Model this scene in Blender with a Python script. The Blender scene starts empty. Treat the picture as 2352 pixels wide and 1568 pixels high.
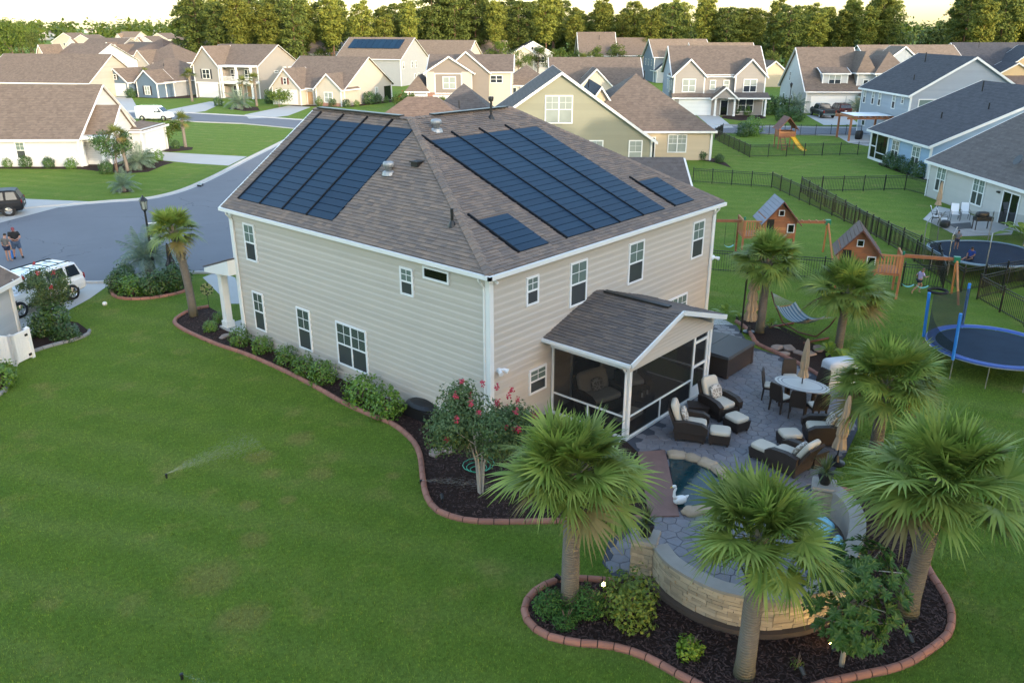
import bpy, math, random
import numpy as np
from mathutils import Vector, Matrix
random.seed(7); np.random.seed(7)
R = math.radians
sc = bpy.context.scene
# ------------------------------------------------------------------ camera
cam_d = bpy.data.cameras.new('camera'); cam = bpy.data.objects.new('camera', cam_d)
sc.collection.objects.link(cam); sc.camera = cam
cam_d.sensor_fit = 'HORIZONTAL'; cam_d.sensor_width = 36.0
cam_d.lens = 36.0*1878.664/2352.0
cam_d.clip_start = 0.5; cam_d.clip_end = 6000
cam.location = (-17.1302, -15.9822, 12.5203)
cam.rotation_euler = (R(90)-0.367825, 0, 0.721808-R(90))
# ------------------------------------------------------------------ sky, sun, exposure
SUN_AZ = R(78); SUN_EL = R(11.0)          # direction the light travels (from +x, ccw), height of the sun
wd = bpy.data.worlds.new('World'); sc.world = wd; wd.use_nodes = True
nt = wd.node_tree; nt.nodes.clear()
sky = nt.nodes.new('ShaderNodeTexSky'); sky.sky_type = 'NISHITA'; sky.sun_disc = False
sky.sun_elevation = SUN_EL
toward = SUN_AZ+math.pi                   # horizontal direction towards the sun
sky.sun_rotation = R(90)-toward
sky.air_density = 1.0; sky.dust_density = 1.25; sky.ozone_density = 1.0
bg = nt.nodes.new('ShaderNodeBackground'); bg.inputs[1].default_value = 0.15
wo = nt.nodes.new('ShaderNodeOutputWorld')
nt.links.new(sky.outputs[0], bg.inputs[0]); nt.links.new(bg.outputs[0], wo.inputs[0])
sun_d = bpy.data.lights.new('sun', 'SUN'); sun = bpy.data.objects.new('sun', sun_d)
sc.collection.objects.link(sun)
sun_d.energy = 0.85; sun_d.angle = R(0.6); sun_d.color = (1.0, 0.83, 0.62)
ld = Vector((math.cos(SUN_AZ)*math.cos(SUN_EL), math.sin(SUN_AZ)*math.cos(SUN_EL), -math.sin(SUN_EL)))
sun.rotation_euler = ld.to_track_quat('-Z', 'Y').to_euler()
sc.view_settings.view_transform = 'Standard'; sc.view_settings.look = 'None'
sc.view_settings.gamma = 1.0; sc.view_settings.use_curve_mapping = False
sc.view_settings.exposure = 2.35
sc.render.engine = 'CYCLES'
sc.cycles.max_bounces = 6; sc.cycles.transparent_max_bounces = 12

# ------------------------------------------------------------------ helpers
COL = sc.collection
def nrm(v):
    l = math.sqrt(sum(a*a for a in v)) or 1.0
    return (v[0]/l, v[1]/l, v[2]/l)
def cross(a, b): return (a[1]*b[2]-a[2]*b[1], a[2]*b[0]-a[0]*b[2], a[0]*b[1]-a[1]*b[0])
class MB:
    """collects boxes, tubes and sheets; build() links them as one mesh object"""
    def __init__(s): s.v = []; s.f = []; s.sm = False
    def add(s, vs, fs):
        o = len(s.v); s.v += [tuple(v) for v in vs]; s.f += [tuple(i+o for i in f) for f in fs]; return s
    def box(s, x0, y0, z0, x1, y1, z1):
        vs = [(x0,y0,z0),(x1,y0,z0),(x1,y1,z0),(x0,y1,z0),(x0,y0,z1),(x1,y0,z1),(x1,y1,z1),(x0,y1,z1)]
        return s.add(vs, [(0,3,2,1),(4,5,6,7),(0,1,5,4),(1,2,6,5),(2,3,7,6),(3,0,4,7)])
    def hexa(s, vs):      # eight corners, bottom four then top four
        return s.add(vs, [(0,3,2,1),(4,5,6,7),(0,1,5,4),(1,2,6,5),(2,3,7,6),(3,0,4,7)])
    def beam(s, p, q, w, h, up=(0,0,1)):
        d = nrm((q[0]-p[0], q[1]-p[1], q[2]-p[2])); r = cross(d, up)
        if abs(r[0])+abs(r[1])+abs(r[2]) < 1e-6: r = (1,0,0)
        r = nrm(r); u = cross(r, d); vs = []
        for c in (p, q):
            for a, b in ((-1,-1),(1,-1),(1,1),(-1,1)):
                vs.append(tuple(c[i]+r[i]*a*w/2+u[i]*b*h/2 for i in range(3)))
        return s.add(vs, [(0,1,2,3),(7,6,5,4),(0,4,5,1),(1,5,6,2),(2,6,7,3),(3,7,4,0)])
    def tube(s, pts, r, n=8, cap=True):
        k = len(pts); rr = r if isinstance(r, (list, tuple)) else [r]*k
        vs = []; ref = (0.31, 0.17, 0.93)
        for i in range(k):
            a = pts[max(i-1,0)]; b = pts[min(i+1,k-1)]
            d = nrm((b[0]-a[0], b[1]-a[1], b[2]-a[2]))
            u = cross(d, ref)
            if abs(u[0])+abs(u[1])+abs(u[2]) < .05: u = cross(d, (1,0,0))
            u = nrm(u); w = cross(d, u)
            for j in range(n):
                t = 2*math.pi*j/n; c = math.cos(t)*rr[i]; e = math.sin(t)*rr[i]
                vs.append(tuple(pts[i][m]+u[m]*c+w[m]*e for m in range(3)))
        fs = [(i*n+j, i*n+(j+1)%n, (i+1)*n+(j+1)%n, (i+1)*n+j) for i in range(k-1) for j in range(n)]
        if cap: fs += [tuple(range(n-1,-1,-1)), tuple(range((k-1)*n, k*n))]
        return s.add(vs, fs)
    def lathe(s, prof, n=16, c=(0,0,0), cap=True, sx=1, sy=1, wob=0, wn=8):
        vs = []; k = len(prof)
        for (r, z) in prof:
            for j in range(n):
                t = 2*math.pi*j/n; q = r*(1+wob*math.cos(wn*t))
                vs.append((c[0]+q*sx*math.cos(t), c[1]+q*sy*math.sin(t), c[2]+z))
        fs = [(i*n+j, i*n+(j+1)%n, (i+1)*n+(j+1)%n, (i+1)*n+j) for i in range(k-1) for j in range(n)]
        if cap: fs += [tuple(range(n-1,-1,-1)), tuple(range((k-1)*n, k*n))]
        return s.add(vs, fs)
    def prism(s, poly, z0, z1):
        n = len(poly)
        if sum(poly[i][0]*poly[(i+1)%n][1]-poly[(i+1)%n][0]*poly[i][1] for i in range(n)) < 0: poly = poly[::-1]
        vs = [(p[0],p[1],z0) for p in poly]+[(p[0],p[1],z1) for p in poly]
        return s.add(vs, [tuple(range(n-1,-1,-1)), tuple(range(n,2*n))]+[(i,(i+1)%n,n+(i+1)%n,n+i) for i in range(n)])
    def sheet(s, poly, z):
        n = len(poly)
        if sum(poly[i][0]*poly[(i+1)%n][1]-poly[(i+1)%n][0]*poly[i][1] for i in range(n)) < 0: poly = poly[::-1]
        return s.add([(p[0],p[1],z) for p in poly], [tuple(range(n))])
    def rbox(s, c, h, e=0.35, n=5, ax=None):
        """rounded cushion shape (superellipsoid), half sizes h, ax = three axis vectors"""
        ax = ax or ((1,0,0),(0,1,0),(0,0,1)); vs = []; nu = 4*n; nv = 2*n
        def g(t, p): return math.copysign(abs(t)**p, t)
        for i in range(nv+1):
            ph = -math.pi/2+math.pi*i/nv
            for j in range(nu):
                th = 2*math.pi*j/nu
                l = (h[0]*g(math.cos(ph),e)*g(math.cos(th),e), h[1]*g(math.cos(ph),e)*g(math.sin(th),e), h[2]*g(math.sin(ph),e))
                vs.append(tuple(c[m]+sum(ax[k][m]*l[k] for k in range(3)) for m in range(3)))
        fs = [(i*nu+j, i*nu+(j+1)%nu, (i+1)*nu+(j+1)%nu, (i+1)*nu+j) for i in range(nv) for j in range(nu)]
        s.sm = True
        return s.add(vs, fs)
    def xf(s, m):
        s.v = [tuple(m @ Vector(v)) for v in s.v]; return s
    def mesh(s, name, m=None, smooth=None):
        me = bpy.data.meshes.new(name); me.from_pydata(s.v, [], s.f)
        if m is not None: me.materials.append(MAT(m))
        if s.sm if smooth is None else smooth: me.polygons.foreach_set('use_smooth', [True]*len(me.polygons))
        me.update(); return me
    def build(s, name, m, parent=None, smooth=None, loc=None, rz=0, kind=None):
        return inst(name, s.mesh(name, m, smooth), parent, loc, rz, kind)
def inst(name, me, parent=None, loc=None, rz=0, kind=None, rot=None, scale=None):
    o = bpy.data.objects.new(name, me); COL.objects.link(o)
    if parent is not None: o.parent = parent
    if loc is not None: o.location = loc if len(loc) == 3 else (loc[0], loc[1], 0)
    if rz: o.rotation_euler = (0, 0, rz)
    if rot is not None: o.rotation_euler = rot
    if scale is not None: o.scale = (scale,)*3 if not isinstance(scale, (tuple, list)) else scale
    if kind: o['kind'] = kind
    return o
def tag(o, label, cat, group=None):
    o['label'] = label; o['category'] = cat
    if group: o['group'] = group
    return o
def thing(name, label, cat, loc=(0,0,0), rz=0, group=None, scale=None):
    o = bpy.data.objects.new(name, None); COL.objects.link(o)
    o.empty_display_size = .2
    o.location = loc if len(loc) == 3 else (loc[0], loc[1], 0)
    o.rotation_euler = (0, 0, rz)
    if scale: o.scale = (scale,)*3 if not isinstance(scale, (tuple, list)) else scale
    return tag(o, label, cat, group)
def struct(o):
    o['kind'] = 'structure'; return o
KIDS = {}
def copy_tree(o, parent=None):
    c = o.copy(); COL.objects.link(c); c.parent = parent
    for ch in list(o.children): copy_tree(ch, c)
    return c
def smooth_path(pts, step=0.3, closed=False):
    """Catmull-Rom curve through 2-D points, resampled at even steps"""
    P_ = [Vector(p[:2]) for p in pts]; n = len(P_); out = []
    for i in range(n if closed else n-1):
        p0 = P_[(i-1)%n] if closed or i > 0 else P_[0]; p1 = P_[i]; p2 = P_[(i+1)%n]
        p3 = P_[(i+2)%n] if closed or i+2 < n else P_[n-1]
        for k in range(12):
            t = k/12
            out.append(.5*((2*p1)+(p2-p0)*t+(2*p0-5*p1+4*p2-p3)*t*t+(3*p1-p0-3*p2+p3)*t**3))
    out.append(P_[0] if closed else P_[-1])
    res = [out[0]]; acc = 0
    for a, b in zip(out, out[1:]):
        l = (b-a).length
        while acc+l >= step:
            a = a+(b-a)*((step-acc)/l); l = (b-a).length; res.append(a.copy()); acc = 0
        acc += l
    if not closed and (res[-1]-out[-1]).length > step*.3: res.append(out[-1])
    return [(p.x, p.y) for p in res]
def inside(x, y, poly):
    c = False; n = len(poly); j = n-1
    for i in range(n):
        xi, yi = poly[i][:2]; xj, yj = poly[j][:2]
        if (yi > y) != (yj > y) and x < (xj-xi)*(y-yi)/(yj-yi)+xi: c = not c
        j = i
    return c

# ------------------------------------------------------------------ materials
MATS = {}
def MAT(m): return MATS[m] if isinstance(m, str) else m
def lin(c):   # sRGB 0-255 to linear
    return tuple(((x/255)/12.92 if x/255 <= .04045 else ((x/255+.055)/1.055)**2.4) for x in c)
class NT:
    def __init__(s, name):
        s.m = bpy.data.materials.new(name); s.m.use_nodes = True; s.t = s.m.node_tree; s.t.nodes.clear()
        s.out = s.n('OutputMaterial'); s.bs = s.n('BsdfPrincipled'); s.l(s.bs.outputs[0], s.out.inputs[0]); MATS[name] = s.m
    def n(s, typ, **k):
        o = s.t.nodes.new('ShaderNode'+typ)
        for a, b in k.items(): setattr(o, a, b)
        return o
    def l(s, a, b): s.t.links.new(a, b)
    def math(s, op, a, b=None, c=None):
        o = s.n('Math', operation=op)
        for i, x in enumerate((a, b, c)):
            if x is None: continue
            if isinstance(x, (int, float)): o.inputs[i].default_value = x
            else: s.l(x, o.inputs[i])
        return o.outputs[0]
    def noise(s, scale, detail=4, rough=.55, vec=None, out='Fac'):
        o = s.n('TexNoise'); o.inputs['Scale'].default_value = scale; o.inputs['Detail'].default_value = detail; o.inputs['Roughness'].default_value = rough
        if vec is not None: s.l(vec, o.inputs['Vector'])
        return o.outputs[out]
    def coord(s, which='Object'): return s.n('TexCoord').outputs[which]
    def pos(s): return s.n('NewGeometry').outputs['Position']
    def ramp(s, fac, stops):
        o = s.n('ValToRGB'); e = o.color_ramp.elements
        while len(e) < len(stops): e.new(.5)
        for i, (p, c) in enumerate(stops): e[i].position = p; e[i].color = (*c, 1)
        s.l(fac, o.inputs[0]); return o.outputs[0]
    def mix(s, fac, a, b, blend='MIX'):
        o = s.n('Mix', data_type='RGBA', blend_type=blend)
        for i, x in ((0, fac), (6, a), (7, b)):
            if isinstance(x, (int, float)): o.inputs[i].default_value = x
            elif isinstance(x, tuple): o.inputs[i].default_value = (*x[:3], 1)
            else: s.l(x, o.inputs[i])
        return o.outputs[2]
    def sepx(s, v):
        o = s.n('SeparateXYZ'); s.l(v, o.inputs[0]); return o.outputs
    def mapping(s, v, scale=(1,1,1), rot=(0,0,0)):
        o = s.n('Mapping'); s.l(v, o.inputs[0]); o.inputs['Scale'].default_value = scale; o.inputs['Rotation'].default_value = rot; return o.outputs[0]
    def bump(s, h, strength=.3, dist=.02):
        o = s.n('Bump'); o.inputs['Strength'].default_value = strength; o.inputs['Distance'].default_value = dist
        s.l(h, o.inputs['Height']); s.l(o.outputs[0], s.bs.inputs['Normal'])
    def col(s, c):
        if isinstance(c, tuple): s.bs.inputs['Base Color'].default_value = (*c[:3], 1)
        else: s.l(c, s.bs.inputs['Base Color'])
    def rough(s, r):
        if isinstance(r, (int, float)): s.bs.inputs['Roughness'].default_value = r
        else: s.l(r, s.bs.inputs['Roughness'])
def pm(name, c, rough=.6, var=.12, scale=2.0, bump=0, bscale=60, obj=0, island=0, metal=0, spec=.5, detail=4, coord='Object'):
    """plain procedural material: mottled colour, optional per-object / per-piece variation, fine relief"""
    t = NT(name); v = t.coord(coord)
    f = t.noise(scale, detail, .6, v)
    fac = t.math('MULTIPLY_ADD', f, 2*var, 1-var)
    if obj:
        r = t.n('ObjectInfo').outputs['Random']; fac = t.math('MULTIPLY', fac, t.math('MULTIPLY_ADD', r, 2*obj, 1-obj))
    if island:
        r = t.n('NewGeometry').outputs['Random Per Island']; fac = t.math('MULTIPLY', fac, t.math('MULTIPLY_ADD', r, 2*island, 1-island))
    h = t.n('HueSaturation'); h.inputs['Color'].default_value = (*c, 1); t.l(fac, h.inputs['Value'])
    t.col(h.outputs[0]); t.rough(rough); t.bs.inputs['Metallic'].default_value = metal
    t.bs.inputs['Specular IOR Level'].default_value = spec
    if bump: t.bump(t.noise(bscale, 3, .6, v), bump, .01)
    return t
def leafmat(name, c1, c2, rough=.5, trans=.25, obj=.12, spec=.3):
    t = NT(name)
    r = t.n('NewGeometry').outputs['Random Per Island']; o = t.n('ObjectInfo').outputs['Random']
    n = t.noise(1.3, 2, .5, t.coord('Object'))
    f = t.math('MULTIPLY_ADD', n, .8, t.math('MULTIPLY_ADD', r, .6, -.2))
    c = t.mix(f, c1, c2)
    h = t.n('HueSaturation'); t.l(c, h.inputs['Color']); t.l(t.math('MULTIPLY_ADD', o, 2*obj, 1-obj), h.inputs['Value'])
    t.col(h.outputs[0]); t.rough(rough); t.bs.inputs['Specular IOR Level'].default_value = spec
    if trans:
        tr = t.n('BsdfTranslucent'); t.l(h.outputs[0], tr.inputs[0]); mx = t.n('MixShader'); mx.inputs[0].default_value = trans
        t.l(t.bs.outputs[0], mx.inputs[1]); t.l(tr.outputs[0], mx.inputs[2]); t.l(mx.outputs[0], t.out.inputs[0])
    return t

pm('white_trim', (.74,.74,.72), .45, .05, 1.5)
pm('white_vinyl', (.78,.79,.80), .4, .04, 1.5)
pm('beige_siding', (.495,.445,.385), .55, .05, .8, obj=.035)
pm('beige_wall', (.45,.41,.36), .6, .05, .8)
pm('black_metal', (.012,.013,.014), .4, .1, 3)
pm('dark_metal', (.03,.03,.033), .35, .1, 3, metal=.6)
pm('galvanised', (.34,.35,.36), .5, .12, 4, metal=.5)
pm('concrete', (.42,.41,.39), .85, .1, .6, bump=.15, bscale=30, detail=6)
def asphalt():
    t = NT('asphalt'); v = t.pos(); n = t.noise(.35, 6, .65, v); k = t.noise(45, 3, .7, v); w = t.noise(.9, 3, .6, v, 'Color')
    wv = t.n('VectorMath', operation='MULTIPLY_ADD'); t.l(w, wv.inputs[0]); wv.inputs[1].default_value = (1.6,1.6,0); t.l(v, wv.inputs[2])
    vo = t.n('TexVoronoi', feature='DISTANCE_TO_EDGE'); vo.inputs['Scale'].default_value = .14; t.l(wv.outputs[0], vo.inputs['Vector'])
    crack = t.math('MULTIPLY', t.math('LESS_THAN', vo.outputs['Distance'], .004), t.math('GREATER_THAN', n, .48))
    c = t.mix(n, (.115,.12,.137), (.175,.182,.205)); c = t.mix(t.math('MULTIPLY', k, .35), c, (.10,.105,.12)); c = t.mix(t.math('MULTIPLY', crack, .6), c, (.05,.052,.06))
    t.col(c); t.rough(.9); t.bump(k, .3, .01)
asphalt()
pm('red_curb', (.30,.135,.095), .8, .2, 3, bump=.3, bscale=50, obj=.1)
pm('grey_curb', (.22,.225,.235), .85, .15, 3, bump=.3, bscale=50, obj=.1)
pm('wicker', (.028,.019,.015), .6, .3, 40, bump=.5, bscale=90)
pm('cushion', (.52,.465,.38), .9, .06, 3, bump=.1, bscale=120)
pm('canvas', (.40,.29,.185), .9, .12, 3, bump=.15, bscale=60)
pm('black_plastic', (.012,.012,.013), .45, .15, 3)
pm('tub_side', (.045,.030,.024), .55, .2, 6, bump=.2)
pm('tub_cover', (.055,.057,.062), .55, .12, 2, bump=.1, bscale=20)
pm('cedar', (.33,.125,.055), .7, .2, 4, bump=.2, bscale=40, obj=.12)
pm('cedar_light', (.44,.19,.075), .7, .2, 4, bump=.2, bscale=40, obj=.1)
pm('cedar_dark', (.16,.06,.04), .75, .2, 4, obj=.1)
pm('play_green', (.01,.16,.09), .4, .05, 2)
pm('rubber', (.012,.012,.013), .8, .15, 6)
pm('chrome', (.6,.6,.6), .2, .02, 2, metal=1)
pm('steel_pole', (.36,.37,.38), .35, .05, 2, metal=.7)
pm('skin', (.42,.22,.15), .55, .06, 8)
pm('skin_tan', (.33,.17,.11), .55, .06, 8)
pm('hair', (.03,.018,.012), .6, .2, 30)
pm('stone_light', (.42,.34,.235), .85, .2, 4, bump=.35, bscale=25, obj=.22, island=.15)
pm('stone_cap', (.30,.27,.235), .85, .15, 4, bump=.3, bscale=25)
pm('flagstone', (.27,.20,.165), .85, .2, 4, bump=.3, bscale=20, obj=.15)
pm('sand_rock', (.36,.27,.185), .85, .25, 3, bump=.5, bscale=12, obj=.12)

# ------------------------------------------------------------------ shared builders for houses
def shingle_mat(name, c, var=.34, warm=.1):
    t = NT(name)
    r = t.math('FRACT', t.math('ADD', t.n('NewGeometry').outputs['Random Per Island'], t.n('ObjectInfo').outputs['Random']))
    n = t.noise(2.5, 5, .65, t.coord('Object')); g = t.noise(70, 2, .7, t.coord('Object'))
    f = t.math('MULTIPLY', t.math('MULTIPLY_ADD', t.math('POWER', r, 1.4), 2*var, 1-var*.85), t.math('MULTIPLY_ADD', n, .25, .88))
    f = t.math('MULTIPLY', f, t.math('MULTIPLY_ADD', g, .5, .75))
    c2 = t.mix(r, (c[0]*.92, c[1]*.95, c[2]*1.02), (c[0]*1.04, c[1]*.98, c[2]*.92))
    h = t.n('HueSaturation'); t.l(c2, h.inputs['Color']); t.l(f, h.inputs['Value']); t.col(h.outputs[0]); t.rough(.92)
    t.bs.inputs['Specular IOR Level'].default_value = .25
    t.bump(g, .4, .01)
shingle_mat('main_shingle', (.20,.16,.133), .15); shingle_mat('porch_shingle', (.145,.122,.108), .15)
def far_shingle(name, c):
    """roof too far to tell its shingles apart: course lines and tab mottling"""
    t = NT(name); v = t.coord('Object')
    m = t.mapping(v, (3.0, 3.0, 7.5)); vo = t.n('TexVoronoi'); vo.inputs['Scale'].default_value = 1.0; t.l(m, vo.inputs['Vector'])
    bw = t.n('RGBToBW'); t.l(vo.outputs['Color'], bw.inputs[0])
    n = t.noise(1.1, 5, .7, v); g = t.noise(14, 3, .7, v)
    w = t.n('TexWave'); w.bands_direction = 'Z'; w.inputs['Scale'].default_value = 1.6; w.inputs['Distortion'].default_value = .6; t.l(v, w.inputs['Vector'])
    f = t.math('MULTIPLY', t.math('MULTIPLY_ADD', bw.outputs[0], .35, .82), t.math('MULTIPLY_ADD', n, .4, .8))
    f = t.math('MULTIPLY', f, t.math('MULTIPLY_ADD', g, .6, .7)); f = t.math('MULTIPLY', f, t.math('MULTIPLY_ADD', w.outputs['Fac'], .1, .95))
    h = t.n('HueSaturation'); h.inputs['Color'].default_value = (*c, 1); t.l(f, h.inputs['Value']); t.col(h.outputs[0]); t.rough(.92)
    t.bs.inputs['Specular IOR Level'].default_value = .2; t.bump(g, .5, .02)
far_shingle('roof_brown', (.158,.122,.098)); far_shingle('roof_tan', (.20,.152,.115)); far_shingle('roof_dark', (.068,.068,.076)); far_shingle('roof_grey', (.115,.10,.093)); far_shingle('roof_rust', (.178,.125,.097))
def solar():
    t = NT('solar_blue'); v = t.coord('Object'); n = t.noise(1.2, 3, .6, v)
    r = t.n('ObjectInfo').outputs['Random']
    c = t.mix(t.math('MULTIPLY_ADD', r, .5, t.math('MULTIPLY', n, .5)), (.006,.022,.048), (.010,.036,.072)); t.col(c); t.rough(.5)
    t.bs.inputs['Specular IOR Level'].default_value = .2; t.bump(t.noise(9, 2, .5, v), .06, .02)
solar()
pm('solar_bar', (.007,.008,.011), .7, .1, 4, spec=.15)
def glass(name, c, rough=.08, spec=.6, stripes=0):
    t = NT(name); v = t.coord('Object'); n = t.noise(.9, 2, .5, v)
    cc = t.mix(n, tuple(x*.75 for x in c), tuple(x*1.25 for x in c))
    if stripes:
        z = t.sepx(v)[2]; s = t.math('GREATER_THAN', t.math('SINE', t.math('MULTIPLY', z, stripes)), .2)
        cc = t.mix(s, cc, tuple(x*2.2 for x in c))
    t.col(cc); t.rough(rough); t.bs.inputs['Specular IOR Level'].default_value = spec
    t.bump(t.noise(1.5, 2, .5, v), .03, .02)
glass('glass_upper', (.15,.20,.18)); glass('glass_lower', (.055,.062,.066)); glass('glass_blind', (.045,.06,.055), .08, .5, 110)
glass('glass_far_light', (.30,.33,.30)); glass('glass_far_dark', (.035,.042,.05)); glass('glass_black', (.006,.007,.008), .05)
def uvec(p0, p1):
    d = (p1[0]-p0[0], p1[1]-p0[1]); l = math.hypot(*d); return (d[0]/l, d[1]/l), l
def wpt(p0, u, a, n, o, z): return (p0[0]+u[0]*a+n[0]*o, p0[1]+u[1]*a+n[1]*o, z)
def wbox(mb, p0, p1, a0, a1, z0, z1, o0, o1):
    """box lying on the wall p0->p1 between distances a0,a1, heights z0,z1 and offsets o0,o1 outwards (right-hand side)"""
    u, _ = uvec(p0, p1); n = (u[1], -u[0])
    vs = []
    for z in (z0, z1):
        vs += [wpt(p0,u,a0,n,o1,z), wpt(p0,u,a1,n,o1,z), wpt(p0,u,a1,n,o0,z), wpt(p0,u,a0,n,o0,z)]
    return mb.hexa(vs)
def siding(parent, p0, p1, z0, z1, mat, e=.2, ext=None, proud=.022, name='siding_plank', stuff=False, dutch=False):
    """lap siding: every course is a plank of its own; ext(z) gives the span for gable ends"""
    u, l = uvec(p0, p1); n = (u[1], -u[0]); k = max(1, round((z1-z0)/e)); e = (z1-z0)/k
    big = MB()
    for i in range(k):
        a, b = z0+i*e, z0+(i+1)*e
        s0 = ext(a) if ext else (0, l); s1 = ext(b) if ext else (0, l)
        if s1[1]-s1[0] < .05: m_ = (s1[0]+s1[1])/2; s1 = (m_-.02, m_+.02)
        if s0[1]-s0[0] < .1: continue
        vs = [wpt(p0,u,s0[0],n,proud,a), wpt(p0,u,s0[1],n,proud,a), wpt(p0,u,s0[1],n,.001,a), wpt(p0,u,s0[0],n,.001,a),
              wpt(p0,u,s1[0],n,.005,b), wpt(p0,u,s1[1],n,.005,b), wpt(p0,u,s1[1],n,.001,b), wpt(p0,u,s1[0],n,.001,b)]
        mb = big if stuff else MB()
        if dutch:     # flat lower face, then a cove running back to the wall
            c = a+(b-a)*.52; d = a+(b-a)*.80; sm = tuple(s0[i]+(s1[i]-s0[i])*.52 for i in (0,1)); sd = tuple(s0[i]+(s1[i]-s0[i])*.8 for i in (0,1))
            q = [wpt(p0,u,s0[0],n,.001,a), wpt(p0,u,s0[1],n,.001,a), wpt(p0,u,s0[1],n,proud,a), wpt(p0,u,s0[0],n,proud,a), wpt(p0,u,sm[0],n,proud*.9,c), wpt(p0,u,sm[1],n,proud*.9,c), wpt(p0,u,sd[0],n,proud*.28,d), wpt(p0,u,sd[1],n,proud*.28,d), wpt(p0,u,s1[0],n,.003,b), wpt(p0,u,s1[1],n,.003,b)]
            mb.add(q, [(0,1,2,3),(3,2,5,4),(4,5,7,6),(6,7,9,8),(0,3,4,6,8),(1,9,7,5,2)])
        else: mb.hexa(vs)
        if not stuff: mb.build(name, mat, parent)
    if stuff: big.build(name, mat, parent)
def window(parent, p0, p1, a, z, w, h, kind='dh', up='glass_upper', lo='glass_lower', fw=.07, o=.075, frame='white_vinyl', detail=True, shutters=None, head=0):
    """double-hung window(s) standing on a wall; each is a part with its panes and bars as sub-parts"""
    fr = MB()
    wbox(fr,p0,p1,a,a+w,z,z+fw,0,o); wbox(fr,p0,p1,a,a+w,z+h-fw-head,z+h,0,o+.004 if head else o)
    wbox(fr,p0,p1,a,a+fw,z+fw,z+h-fw-head,0,o); wbox(fr,p0,p1,a+w-fw,a+w,z+fw,z+h-fw-head,0,o)
    k = {'dh':1,'dh2':2,'fix':1,'dh3':3}[kind]; h0 = h-head
    cw = (w-fw)/k
    for i in range(1, k): wbox(fr,p0,p1,a+cw*i,a+cw*i+fw,z+fw,z+h0-fw,0,o-.003)
    if kind != 'fix': wbox(fr,p0,p1,a+fw,a+w-fw,z+h0*.5-.03,z+h0*.5+.03,0,o-.006)
    f = fr.build('window', frame, parent)
    for i in range(k):
        x0, x1 = a+cw*i+fw*.9, a+cw*(i+1)+fw*.1
        if kind == 'fix':
            wbox(MB(),p0,p1,x0,x1,z+fw*.9,z+h0-fw*.9,.002,.052).build('pane', lo, f)
        else:
            wbox(MB(),p0,p1,x0,x1,z+fw*.9,z+h0*.5-.025,.002,.052).build('pane', lo, f)
            wbox(MB(),p0,p1,x0,x1,z+h0*.5+.025,z+h0-fw*.9,.002,.056).build('pane', up, f)
            if detail:
                m = MB(); xm = (x0+x1)/2; zm = z+h0*.75
                wbox(m,p0,p1,xm-.011,xm+.011,z+h0*.5+.03,z+h0-fw,.056,.062); wbox(m,p0,p1,x0,x1,zm-.011,zm+.011,.056,.065)
                m.build('glazing_bar', frame, f)
    if shutters:
        for s in (a-.42, a+w+.06):
            sh = MB(); wbox(sh,p0,p1,s,s+.36,z,z+h,0,.04)
            for j in range(3): wbox(sh,p0,p1,s+.05,s+.31,z+.06+j*h/3,z+h/3*(j+1)-.04,.04,.052)
            sh.build('shutter', shutters, parent)
    return f
def garage_door(parent, p0, p1, a, z, w, h, mat='white_trim', frame='white_trim'):
    fr = MB(); wbox(fr,p0,p1,a-.12,a,z,z+h+.14,0,.05); wbox(fr,p0,p1,a+w,a+w+.12,z,z+h+.14,0,.05); wbox(fr,p0,p1,a,a+w,z+h,z+h+.14,0,.047)
    f = fr.build('garage_door', frame, parent)
    for i in range(4):
        p = MB(); wbox(p,p0,p1,a+.002,a+w-.002,z+i*h/4+.012,z+(i+1)*h/4-.004,.002,.026)
        nn = max(2, round(w/1.2))
        for j in range(nn): wbox(p,p0,p1,a+.12+j*w/nn,a+(j+1)*w/nn-.12,z+i*h/4+.12,z+(i+1)*h/4-.12,.026,.036)
        p.build('door_panel', mat, f)
def door(parent, p0, p1, a, z, w, h, mat='glass_far_dark', frame='white_trim', lite=False):
    fr = MB(); wbox(fr,p0,p1,a-.1,a,z,z+h+.1,0,.06); wbox(fr,p0,p1,a+w,a+w+.1,z,z+h+.1,0,.06); wbox(fr,p0,p1,a,a+w,z+h,z+h+.1,0,.057)
    f = fr.build('door', frame, parent)
    wbox(MB(),p0,p1,a+.002,a+w-.002,z,z+h-.002,.002,.035).build('door_leaf', mat, f)
    if lite: wbox(MB(),p0,p1,a+.14,a+w-.14,z+.25,z+h-.18,.036,.042).build('pane', 'glass_lower', f)
    k = MB(); wbox(k,p0,p1,a+w-.12,a+w-.07,z+h*.46,z+h*.5,.035,.09); k.build('handle', 'dark_metal', f)
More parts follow.
